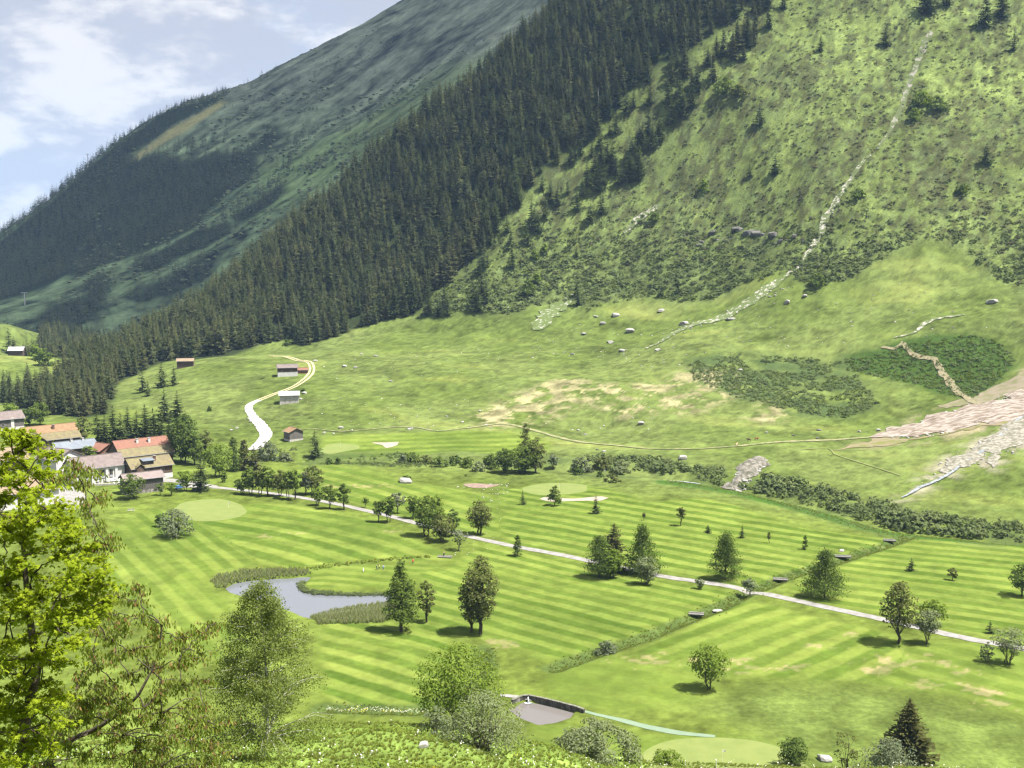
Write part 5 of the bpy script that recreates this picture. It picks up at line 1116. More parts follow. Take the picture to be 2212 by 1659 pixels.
# the birch: drooping crown and white slanting trunk
x, y, z, h, wd = size_at(572, 1642, 1246, 300)
bt = empty('birch', (x, y, z - .15), 'large airy birch with a white trunk on the near bank', 'tree'); r = np.random.default_rng(5)
g = Geo(); spine = np.array([(-.25, 0, 0), (.05, 0, h * .10), (.30, 0, h * .2), (.35, 0, h * .45), (.15, 0, h * .7), (-.25, 0, h * .97)])
g.tube(smooth(spine, .3), np.linspace(.24, .03, len(smooth(spine, .3))), 8); m = 130; tips = []
for q in range(m):
    t_ = r.uniform(.14, .97); z_ = h * t_; L = wd * .60 * (1 - t_) ** .50 * r.uniform(.65, 1.05) * (.8 + .2 * min(1, t_ * 5)); a = r.uniform(0, 6.283); s_ = np.array([np.interp(z_, spine[:, 2], spine[:, 0]), 0, z_ - L * .45]); s_[2] = max(s_[2], h * .12)
    e_ = np.array([s_[0] + math.cos(a) * L, math.sin(a) * L, z_ + L * .1 - .4]); limb(g, s_, e_, .04 * (1 - t_) + .010, .006, r, 4, 5, .12); tips.append((s_, e_))
link('trunk', g.mesh('trunk', True), surf('birch_trunk_bark', (.50, .48, .44), (.06, .05, .045), 2.2, .9, .2, obj=True, lo=.42, hi=.75), bt)
n = 48000; k = r.integers(0, m, n); s = r.uniform(.05, 1.1, n) ** .75; A = np.array([t_[0] for t_ in tips]); E = np.array([t_[1] for t_ in tips]); P = A[k] + (E[k] - A[k]) * s[:, None]
P[:, 2] += np.sin(s * 3.14) * .5 - np.abs(r.normal(0, .55, n)) * s; P += r.normal(0, .28, (n, 3)); g = Geo(); leaves(g, P, .165, r, .7, .7); link('crown', g.mesh('crown'), LM['birch'], bt)

# ---- single spruces and bushes on the right slope
SP = [  # px, base, top, width, label
    (1675, 378, 328, 30, 'lone dark spruce in the upper middle of the scrub slope'), (1619, 383, 352, 18, 'small spruce left of the lone spruce on the scrub slope'),
    (1640, 272, 222, 28, 'dark spruce by a rock high on the scrub slope'), (1772, 112, 74, 20, 'slim spruce high on the scrub slope'),
    (1913, 100, 50, 28, 'leaning pair shaped spruce high left of the rocky gully'), (2002, 28, -40, 52, 'big dark spruce cut by the top edge above the gully'),
    (2045, 12, -40, 30, 'smaller spruce cut by the top edge beside the big dark one'), (2128, 60, -10, 44, 'broad spruce at the top right corner of the slope'),
    (2165, 40, -40, 40, 'dark spruce cut by the top right corner'), (2190, 110, 55, 20, 'narrow spruce below the broad one at the top right'),
    (2130, 355, 308, 34, 'dark spruce near the right edge of the scrub slope'), (1244, 642, 600, 22, 'dark spruce at the lower edge of the scrub'),
    (1248, 660, 615, 24, 'front spruce at the lower edge of the scrub'), (1465, 634, 600, 18, 'small dark spruce low in the scrub left of the gully'),
    (1429, 640, 604, 18, 'second small dark spruce low in the scrub'), (1245, 556, 528, 16, 'small spruce in the scrub below the stone chute'),
    (1043, 580, 535, 26, 'spruce standing clear of the forest corner'), (1022, 660, 600, 30, 'left spruce in the dark clump below the forest corner'),
    (1040, 640, 575, 30, 'middle spruce in the dark clump below the forest corner'), (1050, 655, 595, 26, 'right spruce in the dark clump below the forest corner'),
    (1030, 672, 612, 36, 'front spruce in the dark clump below the forest corner'),
    (1275, 482, 438, 30, 'conical spruce at the foot of the ladder of clumps'), (1300, 462, 410, 28, 'spruce just right of the conical one at the foot of the clumps'),
    (1246, 458, 412, 26, 'spruce just left of the conical one at the foot of the clumps'), (1226, 420, 385, 16, 'small slim spruce left of the clumps'),
    (1190, 440, 385, 28, 'spruce in the pair below the forest edge'), (1205, 446, 392, 26, 'right spruce in the pair below the forest edge'),
    (1178, 474, 428, 24, 'spruce under the pair below the forest edge'), (1148, 500, 430, 34, 'tall spruce in the low cluster beside the forest'),
    (1162, 505, 455, 30, 'right spruce in the low cluster beside the forest'), (1138, 528, 485, 26, 'lowest spruce in the cluster beside the forest'),
    (1155, 478, 440, 22, 'hidden spruce at the back of the low cluster')]
for a, b, c_, w_, l_ in SP: Cn(a, b, c_, w_, 'spruce', l_, prof=.75)
for cx_, cy_, n_, rx_, ry_, l_ in ((1395, 330, 11, 36, 52, 'spruce in the tall clump halfway up beside the forest'), (1290, 395, 11, 34, 38, 'spruce in the dense clump below the forest edge'), (1355, 375, 8, 36, 30, 'spruce between the two clumps beside the forest'), (1100, 450, 10, 36, 32, 'spruce of the fringe leaving the forest edge'), (1475, 225, 9, 36, 28, 'spruce of the small group under the rib of trees'), (1060, 500, 4, 14, 40, 'spruce along the lower forest fringe')):
    for q in range(n_):
        a = cx_ + trn.uniform(-1, 1) * rx_; b = cy_ + trn.uniform(-1, 1) * ry_ - (a - cx_) * .7; hh_ = trn.uniform(46, 68)
        Cn(a, b, b - hh_, hh_ * .52, 'spruce', l_, l_.replace('spruce', 'spruces', 1), prof=.75)
ed = smooth([(900, 690), (940, 662), (985, 610), (1045, 565), (1072, 505), (1125, 448), (1175, 392), (1245, 338), (1318, 282), (1350, 232), (1410, 168), (1450, 145)], 12)
for q in range(34):
    a, b = ed[trn.integers(0, len(ed))] + np.array([abs(trn.normal(0, 22)) + 4, trn.normal(0, 8)]); hh_ = trn.uniform(26, 60)
    Cn(a, b, b - hh_, hh_ * .5, 'spruce', 'stray spruce standing just outside the right edge of the dense forest', 'stray spruces along the forest edge', prof=.7)
for a, b, c_, w_, m_, l_ in ((1520, 415, 385, 24, 'bright', 'bright round bush alone on the scrub slope'), (1160, 612, 588, 22, 'bright', 'bright bush beside the low spruce cluster'), (1155, 560, 536, 20, 'bright', 'bright bush above another beside the low spruce cluster'), (1176, 545, 524, 18, 'bright', 'small bright bush right of the low spruce cluster'), (1140, 640, 602, 34, 'green', 'leafy bush low at the scrub edge'), (1990, 232, 192, 46, 'bright', 'bright tree on the right side of the rocky gully'), (1975, 262, 232, 30, 'bright', 'lower bright tree beside the rocky gully'), (2025, 240, 205, 40, 'green', 'spreading green tree right of the rocky gully'), (1565, 205, 165, 60, 'green', 'pale green tree mass under the rib of spruces'), (1595, 215, 180, 46, 'olive', 'olive tree mass right under the rib of spruces'), (2080, 420, 395, 40, 'green', 'green bush high above the meadow wedge'), (1855, 430, 405, 30, 'green', 'dark green bush right of the stony stream'), (1410, 480, 455, 26, 'green', 'green bush right of the stone chute'), (1765, 620, 588, 44, 'green', 'leafy bush at the foot of the stony stream'), (1380, 50, 20, 20, 'dark', 'small dark tree in a gap of the rib of spruces')):
    B(a, b, c_, w_, m_, l_, 'dome', 0, 0, name='bush', cat='bush')
# below the forest and on the left meadow
for a, b, c_, w_, l_ in ((308, 848, 790, 30, 'solitary spruce left of two others on the left meadow edge'), (350, 836, 783, 32, 'middle solitary spruce on the left meadow edge'), (376, 832, 790, 22, 'right solitary spruce on the left meadow edge'), (20, 764, 706, 26, 'dark spruce beside the white roofed hut'), (320, 856, 822, 18, 'young spruce under the solitary one on the left meadow')):
    Cn(a, b, c_, w_, 'spruce', l_, prof=.7)
for a, b, c_, w_, m_, l_ in ((95, 790, 750, 40, 'green', 'leafy tree right of the white roofed hut'), (78, 776, 742, 34, 'bright', 'light green tree nearest the white roofed hut'), (452, 888, 876, 10, 'dark', 'single dark bush on the left meadow'), (655, 845, 838, 12, 'dark', 'dark bush beside the pale roofed barn'), (620, 745, 732, 20, 'green', 'bush at the forest foot above the upper barn')):
    B(a, b, c_, w_, m_, l_, 'dome', 0, 0, name='bush', cat='bush')
# dead pale trunks standing in the forest rib
for a, b, c_, l_ in ((1536, 178, 118, 'bleached dead trunk standing in the rib of spruces'), (1292, 238, 190, 'bleached dead trunk at the forest edge')):
    x, y, z, h, wd = size_at(a, b, c_, 5); t = empty('dead_tree', (x, y, z - .3), l_, 'tree'); g = Geo(); g.tube([(0, 0, 0), (.2, 0, h * .5), (-.2, 0, h)], [.38, .28, .08], 6)
    link('trunk', g.mesh('trunk', True), surf('bleached_wood', (.40, .38, .35), (.28, .26, .24), 1.0), t); g = Geo(); r = np.random.default_rng(int(a))
    for q in range(14): z_ = h * r.uniform(.3, .95); an = r.uniform(0, 6.28); L = r.uniform(.6, 1.6); g.tube([(0, 0, z_), (math.cos(an) * L, math.sin(an) * L, z_ - .2)], [.06, .02], 3)
    link('branches', g.mesh('branches'), M_GREYB, t)
    t.children[1]['kind'] = 'stuff'

# ------------------------------------------------------------------ the two trees that reach in from the left beside the camera
M_MAPLE = leaf_mat('maple_leaves', (.140, .200, .012), (.290, .350, .026), .48); M_CHERRY = leaf_mat('cherry_leaves', (.135, .180, .034), (.255, .310, .072), .5); M_CHERRYR = leaf_mat('reddish_young_leaves', (.170, .100, .045), (.260, .165, .075), .4)
def maple_leaves(g, P, size, r, droop=.2):
    n = len(P); s = size * r.uniform(.7, 1.25, n); nn = rand_unit(r, n); nn[:, 2] = np.abs(nn[:, 2]) * .7 + .55; nn /= np.linalg.norm(nn, axis=1)[:, None]
    a = np.cross(nn, rand_unit(r, n)); a /= np.linalg.norm(a, axis=1)[:, None] + 1e-9; b = np.cross(nn, a)
    ang = np.radians([-90, -50, -20, 5, 35, 62, 90, 118, 145, 175, 200, 230]); rad = np.array([.55, .30, .85, .42, .95, .50, 1.05, .50, .95, .42, .85, .30]) * .55
    ring = P[:, None] + (a[:, None] * (np.cos(ang) * rad)[None, :, None] + b[:, None] * (np.sin(ang) * rad)[None, :, None]) * s[:, None, None] - nn[:, None] * (s * .12)[:, None, None] * (rad > .4)[None, :, None]
    V = np.concatenate([P[:, None], ring], 1).reshape(-1, 3); base = np.arange(n)[:, None] * 13; i = np.arange(12)[None]
    g.add(V, np.stack([base + 0 * i, base + 1 + i, base + 1 + (i + 1) % 12], -1).reshape(-1, 3))
def long_leaves(g, P, size, r):
    n = len(P); s = size * r.uniform(.7, 1.3, n); a = rand_unit(r, n) * .55 + np.array([0, 0, -1.0]); a /= np.linalg.norm(a, axis=1)[:, None]; b = np.cross(a, rand_unit(r, n)); b /= np.linalg.norm(b, axis=1)[:, None]; c = np.cross(a, b)
    f = [(0, 0, 0), (.35, .19, .05), (.75, .15, .04), (1, 0, 0), (.75, -.15, .04), (.35, -.19, .05)]
    V = np.stack([P + a * (s * u)[:, None] + b * (s * v)[:, None] + c * (s * w)[:, None] for u, v, w in f], 1).reshape(-1, 3); base = np.arange(n)[:, None] * 6
    g.add(V, np.concatenate([base + np.array([[0, 1, 2, 3]]), base + np.array([[0, 3, 4, 5]])]))
def fill_px(poly, n, seed, base):
    q = np.random.default_rng(seed); P = np.array(poly, float); c = q.uniform(P.min(0), P.max(0), (n * 6, 2)); c = c[inside(c[:, 0], c[:, 1], P)]; o = list(base)
    for p in c:
        if len(o) >= len(base) + n: break
        if min((p[0] - a) ** 2 + (p[1] - b) ** 2 for a, b in o) > 22 ** 2: o.append((p[0], p[1]))
    return o
def near_tree(name, label, Yd, root_px, root_py, clumps, kind, rpx, per, lsize, bark_m, spine_px, seed):
    r = np.random.default_rng(seed); x0, y0, z0 = pt(root_px, root_py, Yd); z0 = float(H(np.array([x0]), np.array([y0]))[0])
    t = empty(name, (x0, y0, z0 - .2), label, 'tree'); o0 = np.array([x0, y0, z0 - .2])
    sp = [np.array([x0, y0, z0 - .3])] + [np.array(pt(a, b, Yd + d)) for a, b, d in spine_px]; sp = smooth(np.array(sp), .25) - o0
    g = Geo(); rad = np.linspace(.15 if kind == 'maple' else .085, .02, len(sp)); g.tube(sp, rad, 8); tw = Geo(); lg = Geo(); lr = Geo()
    nodes = [(sp[i], rad[i] * .55) for i in range(2, len(sp))]
    C_ = [np.array(pt(a, b, Yd + r.uniform(-1.4, 1.4))) - o0 for a, b in clumps]
    C_.sort(key=lambda c: np.min(np.linalg.norm(sp - c, axis=1)))
    for c in C_:
        ds = [np.linalg.norm((p - c) * np.array([1, 1, 1.0])) + (1.2 if p[2] > c[2] + .1 else 0) for p, _ in nodes]; q = int(np.argmin(ds)); p, pr = nodes[q]
        limb(g, p, c, min(pr, .035), .010, r, 5, 6, .06); nodes.append((c, .018))
        R = rpx / F_PX * Yd * r.uniform(.75, 1.25); n = int(per * r.uniform(.7, 1.3)); nl = r.integers(5, 9); dirs = rand_unit(r, nl); dirs[:, 2] *= .45; tips = c + dirs * R
        for e_ in tips: limb(tw, c, e_, .009, .003, r, 3, 4, .05)
        k = r.integers(0, nl, n); s_ = r.uniform(.0, 1.15, n)[:, None]; P = c + (tips[k] - c) * s_ + r.normal(0, R * .20, (n, 3)) * np.array([1, 1, .65])
        if kind == 'maple': maple_leaves(lg, P, lsize, r)
        else:
            red = r.random(n) < .16; long_leaves(lg, P[~red], lsize, r); long_leaves(lr, P[red], lsize * .85, r)
    link('trunk', g.mesh('trunk', True), bark_m, t); o_ = link('twigs', tw.mesh('twigs'), bark_m, t); o_['kind'] = 'stuff'
    c_ = link('crown', lg.mesh('crown'), M_MAPLE if kind == 'maple' else M_CHERRY, t); c_['kind'] = 'stuff'
    if lr.n: l_ = link('foliage', lr.mesh('foliage'), M_CHERRYR, t); l_['kind'] = 'stuff'; l_['label'] = 'reddish young leaves'
    return t
near_tree('cherry_tree', 'cherry tree with drooping bronze leaves beside the bright maple', 27.0, 95, 1760, fill_px([(190, 1180), (250, 1280), (330, 1330), (470, 1345), (430, 1440), (470, 1560), (490, 1680), (60, 1680), (120, 1500), (190, 1400)], 46, 3, [(165, 1000), (185, 1020), (150, 1030), (120, 1040), (185, 1085), (205, 1075), (170, 1050), (190, 1110), (210, 1140), (225, 1165), (235, 1180), (205, 1190), (255, 1290), (290, 1300), (310, 1330), (240, 1330), (270, 1350), (330, 1370), (350, 1400), (230, 1380), (250, 1420), (300, 1400), (320, 1440), (280, 1460), (210, 1440), (390, 1400), (440, 1370), (455, 1350), (415, 1420), (350, 1470), (390, 1480), (430, 1470), (230, 1490), (190, 1520), (260, 1530), (310, 1530), (350, 1540), (400, 1530), (440, 1560), (210, 1580), (260, 1590), (310, 1600), (360, 1600), (410, 1600), (180, 1630), (240, 1640), (300, 1650), (350, 1655), (455, 1610), (460, 1640), (150, 1560), (110, 1600), (130, 1500), (345, 1345), (300, 1270), (200, 1250), (215, 1300)]), 'cherry', 36, 150, .115, M_BARK, [(100, 1650, 0), (150, 1600, .3), (215, 1570, 0), (300, 1500, -.3), (345, 1400, 0), (350, 1350, 0)], 61)
near_tree('maple_tree', 'bright yellow green maple reaching in from the left edge', 21.0, 20, 1800, fill_px([(-40, 930), (60, 925), (110, 990), (130, 1030), (100, 1060), (160, 1120), (190, 1160), (230, 1240), (225, 1310), (190, 1370), (170, 1430), (150, 1520), (110, 1600), (60, 1680), (-40, 1680)], 40, 4, [(20, 935), (45, 945), (70, 960), (95, 980), (30, 985), (62, 1010), (85, 1030), (10, 1020), (95, 1055), (40, 1045), (15, 1075), (60, 1085), (100, 1100), (125, 1120), (145, 1135), (80, 1130), (30, 1125), (50, 1160), (105, 1160), (140, 1170), (10, 1170), (75, 1195), (125, 1205), (160, 1215), (35, 1215), (15, 1250), (70, 1240), (105, 1255), (150, 1255), (190, 1255), (220, 1265), (175, 1285), (130, 1295), (85, 1290), (40, 1290), (205, 1305), (230, 1300), (150, 1325), (100, 1335), (55, 1330), (20, 1340), (185, 1345), (130, 1365), (75, 1375), (30, 1390), (165, 1385), (100, 1405), (55, 1425), (20, 1440), (130, 1430), (90, 1470), (40, 1490), (110, 1500), (140, 1510), (70, 1530), (20, 1540), (30, 1590), (90, 1570), (60, 1620), (15, 1640), (110, 1610)]), 'maple', 38, 120, .125, M_BARK, [(45, 1660, 0), (55, 1560, 0), (80, 1450, .2), (60, 1300, 0), (50, 1180, 0), (40, 1080, 0)], 62)
# ------------------------------------------------------------------ buildings
M_WHITE = surf('white_render', (.50, .495, .48), (.42, .415, .40), .6, .9, obj=True); M_GREYW = surf('grey_render', (.42, .42, .41), (.36, .36, .35), .6, .9, obj=True)
M_WOOD = surf('dark_timber', (.060, .042, .030), (.105, .075, .055), 1.4, .9, .2, stretch=(6, 6, .5), obj=True); M_WOODG = surf('silvered_timber', (.075, .068, .062), (.14, .13, .12), 1.4, .9, .2, stretch=(6, 6, .5), obj=True)
M_WOODB = surf('brown_timber', (.16, .085, .055), (.10, .055, .04), 1.2, .9, stretch=(6, 6, .5), obj=True); M_STONEW = surf('pale_stone_wall', (.44, .42, .38), (.26, .245, .22), 1.2, .95, .4, obj=True)
M_PANE = surf('dark_glass', (.02, .022, .026), None, rough=.08, spec=.6); M_FRAME = surf('window_frame', (.30, .27, .24), None, rough=.6); M_METAL = surf('grey_metal', (.30, .31, .33), None, rough=.4, spec=.5)
RF = {'orange': surf('orange_tiles', (.205, .128, .070), (.165, .105, .062), .9, .9, .2, obj=True), 'lichen': surf('lichen_tiles', (.150, .130, .066), (.118, .098, .060), .7, .9, .2, obj=True), 'red': surf('red_tiles', (.185, .092, .064), (.150, .076, .056), .8, .9, .2, obj=True), 'slate': surf('slate_blue_sheet', (.105, .122, .145), (.135, .150, .172), .4, .5, obj=True, spec=.4), 'greybrown': surf('grey_brown_tiles', (.155, .125, .115), (.115, .095, .09), .8, .9, .2, obj=True), 'pink': surf('pinkish_sheet', (.185, .150, .140), (.150, .122, .116), .5, .8, obj=True), 'grey': surf('grey_tiles', (.15, .14, .145), (.12, .112, .115), .8, .9, obj=True), 'pale': surf('pale_sheet_metal', (.34, .34, .34), (.27, .27, .27), .5, .5, obj=True), 'tan': surf('tan_tiles', (.205, .155, .10), (.165, .125, .085), .8, .9, obj=True)}
def bx(name, parent, c, d, mat, label=None, rz=0.0):
    o = link(name, Geo().box((0, 0, 0), d).mesh(name), mat, parent, c, rz)
    if label: o['label'] = label
    return o
def slab(name, parent, pts, th, mat):
    """roof slab from four corners (counter clockwise seen from above)"""
    p = np.array(pts, float); n = np.cross(p[1] - p[0], p[2] - p[0]); n /= np.linalg.norm(n)
    V = np.concatenate([p, p - n * th]); return link(name, mesh_from(name, V, [np.array([(0, 1, 2, 3), (7, 6, 5, 4), (0, 4, 5, 1), (1, 5, 6, 2), (2, 6, 7, 3), (3, 7, 4, 0)])]), mat, parent)
def window(parent, c, w, h, face, shutters=False):
    """face: 'f' front (-y), 'r' right (+x), 'l' left (-x), 'b' back"""
    rz = {'f': 0, 'r': math.pi / 2, 'b': math.pi, 'l': -math.pi / 2}[face]
    g = Geo(); t = .10
    for cx, cz, dx, dz in ((-w / 2, 0, t, h + t), (w / 2, 0, t, h + t), (0, h / 2, w - t, t), (0, -h / 2, w - t, t), (0, 0, .06, h - t)): g.box((cx, 0, cz), (dx, .12, dz))
    o = link('window', g.mesh('window'), M_FRAME, parent, c, rz); bx('pane', o, (0, .03, 0), (w - t, .03, h - t), M_PANE); return o
def house(px, py, label, L, Wd, hw, hr, rz, roof, wall, roof2=None, ov=.7, name='house', cat='house', windows=(), chim=(), z_add=0.0, group=None, base=None, base_m=None, Yd=None, door=None, gable=None):
    if Yd is None: x, y, z = G(px, py)
    else: x = float(ray(px, py)[0]) * Yd; y = Yd; z = CAM_Z + float(ray(px, py)[1]) * Yd
    t = empty(name, (x, y, z + z_add), label, cat, group, rz); l, w = L / 2, Wd / 2
    if px < 400 and py > 900 and Yd is None: t.scale = (1.1, 1.1, 1.1)
    lo = -1.2
    if base: bx('foundation', t, (0, 0, lo + (base - lo) / 2), (L + .1, Wd + .1, base - lo), base_m or M_STONEW); lo = base
    V = [(-l, -w, lo), (l, -w, lo), (l, w, lo), (-l, w, lo), (-l, -w, hw), (l, -w, hw), (l, w, hw), (-l, w, hw), (-l, 0, hw + hr - .05), (l, 0, hw + hr - .05)]
    link('wall', mesh_from('wall', V, [np.array([(0, 1, 5, 4), (2, 3, 7, 6), (3, 2, 1, 0)]), np.array([(1, 2, 6, 9, 5), (3, 0, 4, 8, 7)])]), wall, t)
    if gable is not None:
        for s in (-1, 1): link('gable_boards', mesh_from('gable_boards', [(s * (l + .04), -w * .96, hw + .05), (s * (l + .04), w * .96, hw + .05), (s * (l + .04), 0, hw + hr - .12), (s * (l + .12), -w * .96, hw + .05), (s * (l + .12), w * .96, hw + .05), (s * (l + .12), 0, hw + hr - .12)], [np.array([(3, 4, 5), (2, 1, 0)]), np.array([(0, 1, 4, 3), (1, 2, 5, 4), (2, 0, 3, 5)])]), gable, t)
    e = ov; sl = hr / w; ze = hw - e * sl + .22; zr = hw + hr + .22; th = .2
    if roof2:
        f = .52; zm = zr + (ze - zr) * f; ym = -(w + e) * f
        slab('roof', t, [(-l - e, ym, zm + .05), (l + e, ym, zm + .05), (l + e, 0, zr + .05), (-l - e, 0, zr + .05)], th, RF[roof]); o = slab('roof', t, [(-l - e, -w - e, ze), (l + e, -w - e, ze), (l + e, ym - .01, zm), (-l - e, ym - .01, zm)], th, RF[roof2]); o['label'] = 'lower lichen covered roof band'
    else: slab('roof', t, [(-l - e, -w - e, ze), (l + e, -w - e, ze), (l + e, 0, zr), (-l - e, 0, zr)], th, RF[roof])
    slab('roof', t, [(l + e, w + e, ze), (-l - e, w + e, ze), (-l - e, .004, zr), (l + e, .004, zr)], th, RF[roof])
    bx('ridge_cap', t, (0, 0, zr + .04), (L + 2 * e + .02, .35, .14), RF[roof]); bx('gutter', t, (0, -w - e - .06, ze - .1), (L + 2 * e, .12, .12), M_METAL)
    for f, u, zc, ww, hh in windows:
        c = {'f': (u, -w - .02, zc), 'b': (u, w + .02, zc), 'r': (l + .02, u, zc), 'l': (-l - .02, u, zc)}[f]; window(t, c, ww, hh, f)
    for (u, v, hgt, m_) in chim:
        zb = zr - abs(v) * sl; ch = bx('chimney', t, (u, v, zb + hgt / 2 - .5), (.9, .9, hgt + 1.0), m_); bx('chimney_cap', ch, (0, 0, hgt / 2 + .58), (1.15, 1.15, .14), M_CONC)
    if door:
        f, u = door; c = {'f': (u, -w - .03, 1.0), 'r': (l + .03, u, 1.0), 'l': (-l - .03, u, 1.0)}[f]; d = bx('door', t, c, (1.0, .1, 2.0) if f == 'f' else (.1, 1.0, 2.0), M_WOODB); bx('handle', d, (.35, -.08, 0) if f == 'f' else (.08, .35, 0), (.1, .06, .06), M_METAL)
    return t
R30 = math.radians(43)
h1 = house(16, 926, 'slate grey house with a white chimney wall at the far left', 13, 9, 5.5, 3, R30, 'greybrown', M_WOODG, windows=[('f', -3.5, 2.6, 1.2, 1.3), ('f', 4.2, 3.4, 1.1, 1.2)], base=1.2, base_m=M_WHITE, door=('f', -5.0))
bx('white_wall_panel', h1, (1.0, -4.62, 2.8), (1.5, .25, 6.0), M_WHITE)
house(106, 970, 'big barn with an orange roof and lichen covered lower band', 23, 13, 5.5, 5.2, R30, 'orange', M_WOOD, roof2='lichen', windows=[('f', -6, 3, 1.3, 1.2), ('f', 2, 3, 1.3, 1.2)], chim=[(1.5, -2.0, 1.6, M_WOODB)], base=1.5, base_m=M_WHITE)
t = house(70, 978, 'dark timber cross gable house under the big orange barn roof', 8, 9, 5, 4.0, R30 + math.pi / 2 + .15, 'lichen', M_WOOD, windows=[('l', -1.5, 3, 1.0, 1.0), ('l', 1.5, 3, 1.0, 1.0)], chim=[(1.5, -1.5, 1.6, M_GREYW)])
house(160, 990, 'long timber house with a slate blue metal roof', 17, 9, 5.2, 2.4, R30, 'slate', M_WOOD, windows=[('f', -5, 3.2, 1.2, 1.1), ('f', -1, 3.2, 1.2, 1.1), ('f', 4, 3.2, 1.2, 1.1)], chim=[(-1, -.5, 1.0, M_GREYW), (4, -.3, .9, M_GREYW)], base=1.0)
h4 = house(131, 1034, 'white gabled house with a grey brown roof', 11, 13, 9.0, 3.0, R30 - math.pi / 2 + .35, 'greybrown', M_WHITE, windows=[('r', -2.8, 6.8, 1.1, 1.2), ('r', 2.8, 6.8, 1.1, 1.2), ('r', -2.8, 3.6, 1.1, 1.2), ('r', 2.8, 3.6, 1.1, 1.2), ('f', -3, 6.8, 1.0, 1.2), ('f', 1, 6.8, 1.0, 1.2), ('f', -3, 3.6, 1.0, 1.2)], chim=[(-2, -1.2, 1.3, M_GREYW)], door=('r', 0.0))
bx('balcony', h4, (6.3, 0, 4.9), (1.5, 5, .2), M_GREYW); bx('balcony_rail', h4, (7.0, 0, 5.5), (.08, 5, .9), M_WOODG)
house(222, 989, 'low brown house with a salmon red hipped looking roof', 8, 9, 4.0, 2.3, R30 - math.pi / 2 + .25, 'red', M_WOODB, windows=[('r', -1.6, 2.4, 1.0, 1.0), ('r', 1.6, 2.4, 1.0, 1.0)])
h6 = house(304, 1003, 'large farmhouse with red upper roof and lichen lower roof', 22, 16, 5.6, 5.4, R30 - .05, 'red', M_WOOD, roof2='lichen', chim=[(-2, -2.0, 1.5, M_WHITE), (3.0, -2.4, 1.8, M_WHITE)], windows=[('f', -6, 3.4, 1.4, 1.2), ('f', 7.5, 3.2, 1.5, 1.0), ('r', -4, 3, 1.1, 1.2), ('r', 0, 3, 1.1, 1.2)], base=1.4, base_m=M_WHITE)
h7 = house(205, 1040, 'long white house with big dark openings between pillars', 20, 10, 6.6, 3.6, R30 - .03, 'greybrown', M_WHITE, base=1.2, base_m=M_WHITE)
for u, w_, m_ in ((-5.6, 3.6, M_PANE), (.2, 3.8, M_PANE), (4.6, 1.3, M_PANE)):
    o = window(h7, (u, -5.03, 3.5), w_, 3.2, 'f'); bx('balcony_rail', o, (0, -.12, -1.1), (w_ - .2, .06, .9), M_METAL)
for u in (-8.4, -2.6, 2.9, 6.6): bx('pillar', h7, (u, -5.2, 3.2), (1.0, .4, 5.6), M_WHITE)
for u in (-1.0, 2.0): window(h7, (u, -5.08, .55), 1.0, .5, 'f')
h8 = house(320, 1032, 'dark timber chalet with a lichen roof and two dormers', 16.5, 9, 5.4, 3.0, R30 - .03, 'lichen', M_WOOD, windows=[('f', -5, 3.4, 1.4, 1.3), ('f', -2, 3.4, 1.4, 1.3), ('f', 1, 3.4, 1.4, 1.3), ('f', 4, 3.4, 1.4, 1.3), ('r', -1, 3.2, 1.0, 1.1)], base=1.8, base_m=M_WHITE, chim=[(2.0, -2.0, 1.6, M_WOODB)])
d = bx('dormer', h8, (-1.2, -2.6, 7.0), (4.2, 2.4, 1.2), M_WOOD); slab('dormer_roof', d, [(-2.5, -1.9, .7), (2.5, -1.9, .7), (2.5, 1.6, 1.3), (-2.5, 1.6, 1.3)], .15, RF['slate']); bx('dormer_window', d, (0, -1.22, -.05), (3.4, .06, .8), M_PANE)
bx('solar_panel', h6, (-3.0, -9.1, 4.6), (11, 1.6, .12), RF['slate'])
d = bx('gable_front', h8, (-5.2, -4.4, 5.0), (3.0, 2.0, 2.2), M_WOOD); slab('gable_roof', d, [(-2.0, -1.4, .6), (0, -1.4, 2.0), (0, 2.4, 2.0), (-2.0, 2.4, .6)], .18, RF['lichen']); slab('gable_roof', d, [(.01, -1.4, 2.0), (2.0, -1.4, .6), (2.0, 2.4, .6), (.01, 2.4, 2.0)], .18, RF['lichen'])
h9 = house(307, 1062, 'dark weathered barn with a pinkish roof on a concrete base', 14, 6.5, 5.6, 1.6, R30 - .12, 'pink', M_WOODG, base=1.4, base_m=M_CONC, name='barn', cat='barn')
window(h9, (3.6, -3.32, .6), 1.1, .7, 'f')
for q in range(20): bx('plank', h9, (-6.65 + q * .7, -3.30, 3.45), (.64, .07 + .02 * (q % 3), 4.0), M_WOODG)
h6b = bx('side_wing', h6, (11.7, 1.0, 2.2), (1.6, 6, 5.0), M_WOODB, 'tan boarded side wing')
h10 = house(52, 1092, 'low white house under orange tiles half hidden by the maple', 21, 10, 6.0, 3.8, R30 - .05, 'tan', M_WHITE, windows=[('f', -6, 4.0, 2.4, 2.8), ('f', -2, 4.0, 2.4, 2.8), ('f', 3, 4.0, 2.4, 2.8), ('f', 7, 4.0, 1.6, 2.6), ('f', -3.5, 1.0, 1.0, .6), ('f', 0, 1.0, 1.0, .6)], door=('f', 9.2))
house(14, 1018, 'tan roofed timber house at the left edge behind the maple', 14, 10, 5.5, 4.0, R30, 'tan', M_WOOD, windows=[('f', -3, 3, 1.2, 1.2), ('f', 2, 3, 1.2, 1.2)], base=1.2, base_m=M_WHITE)
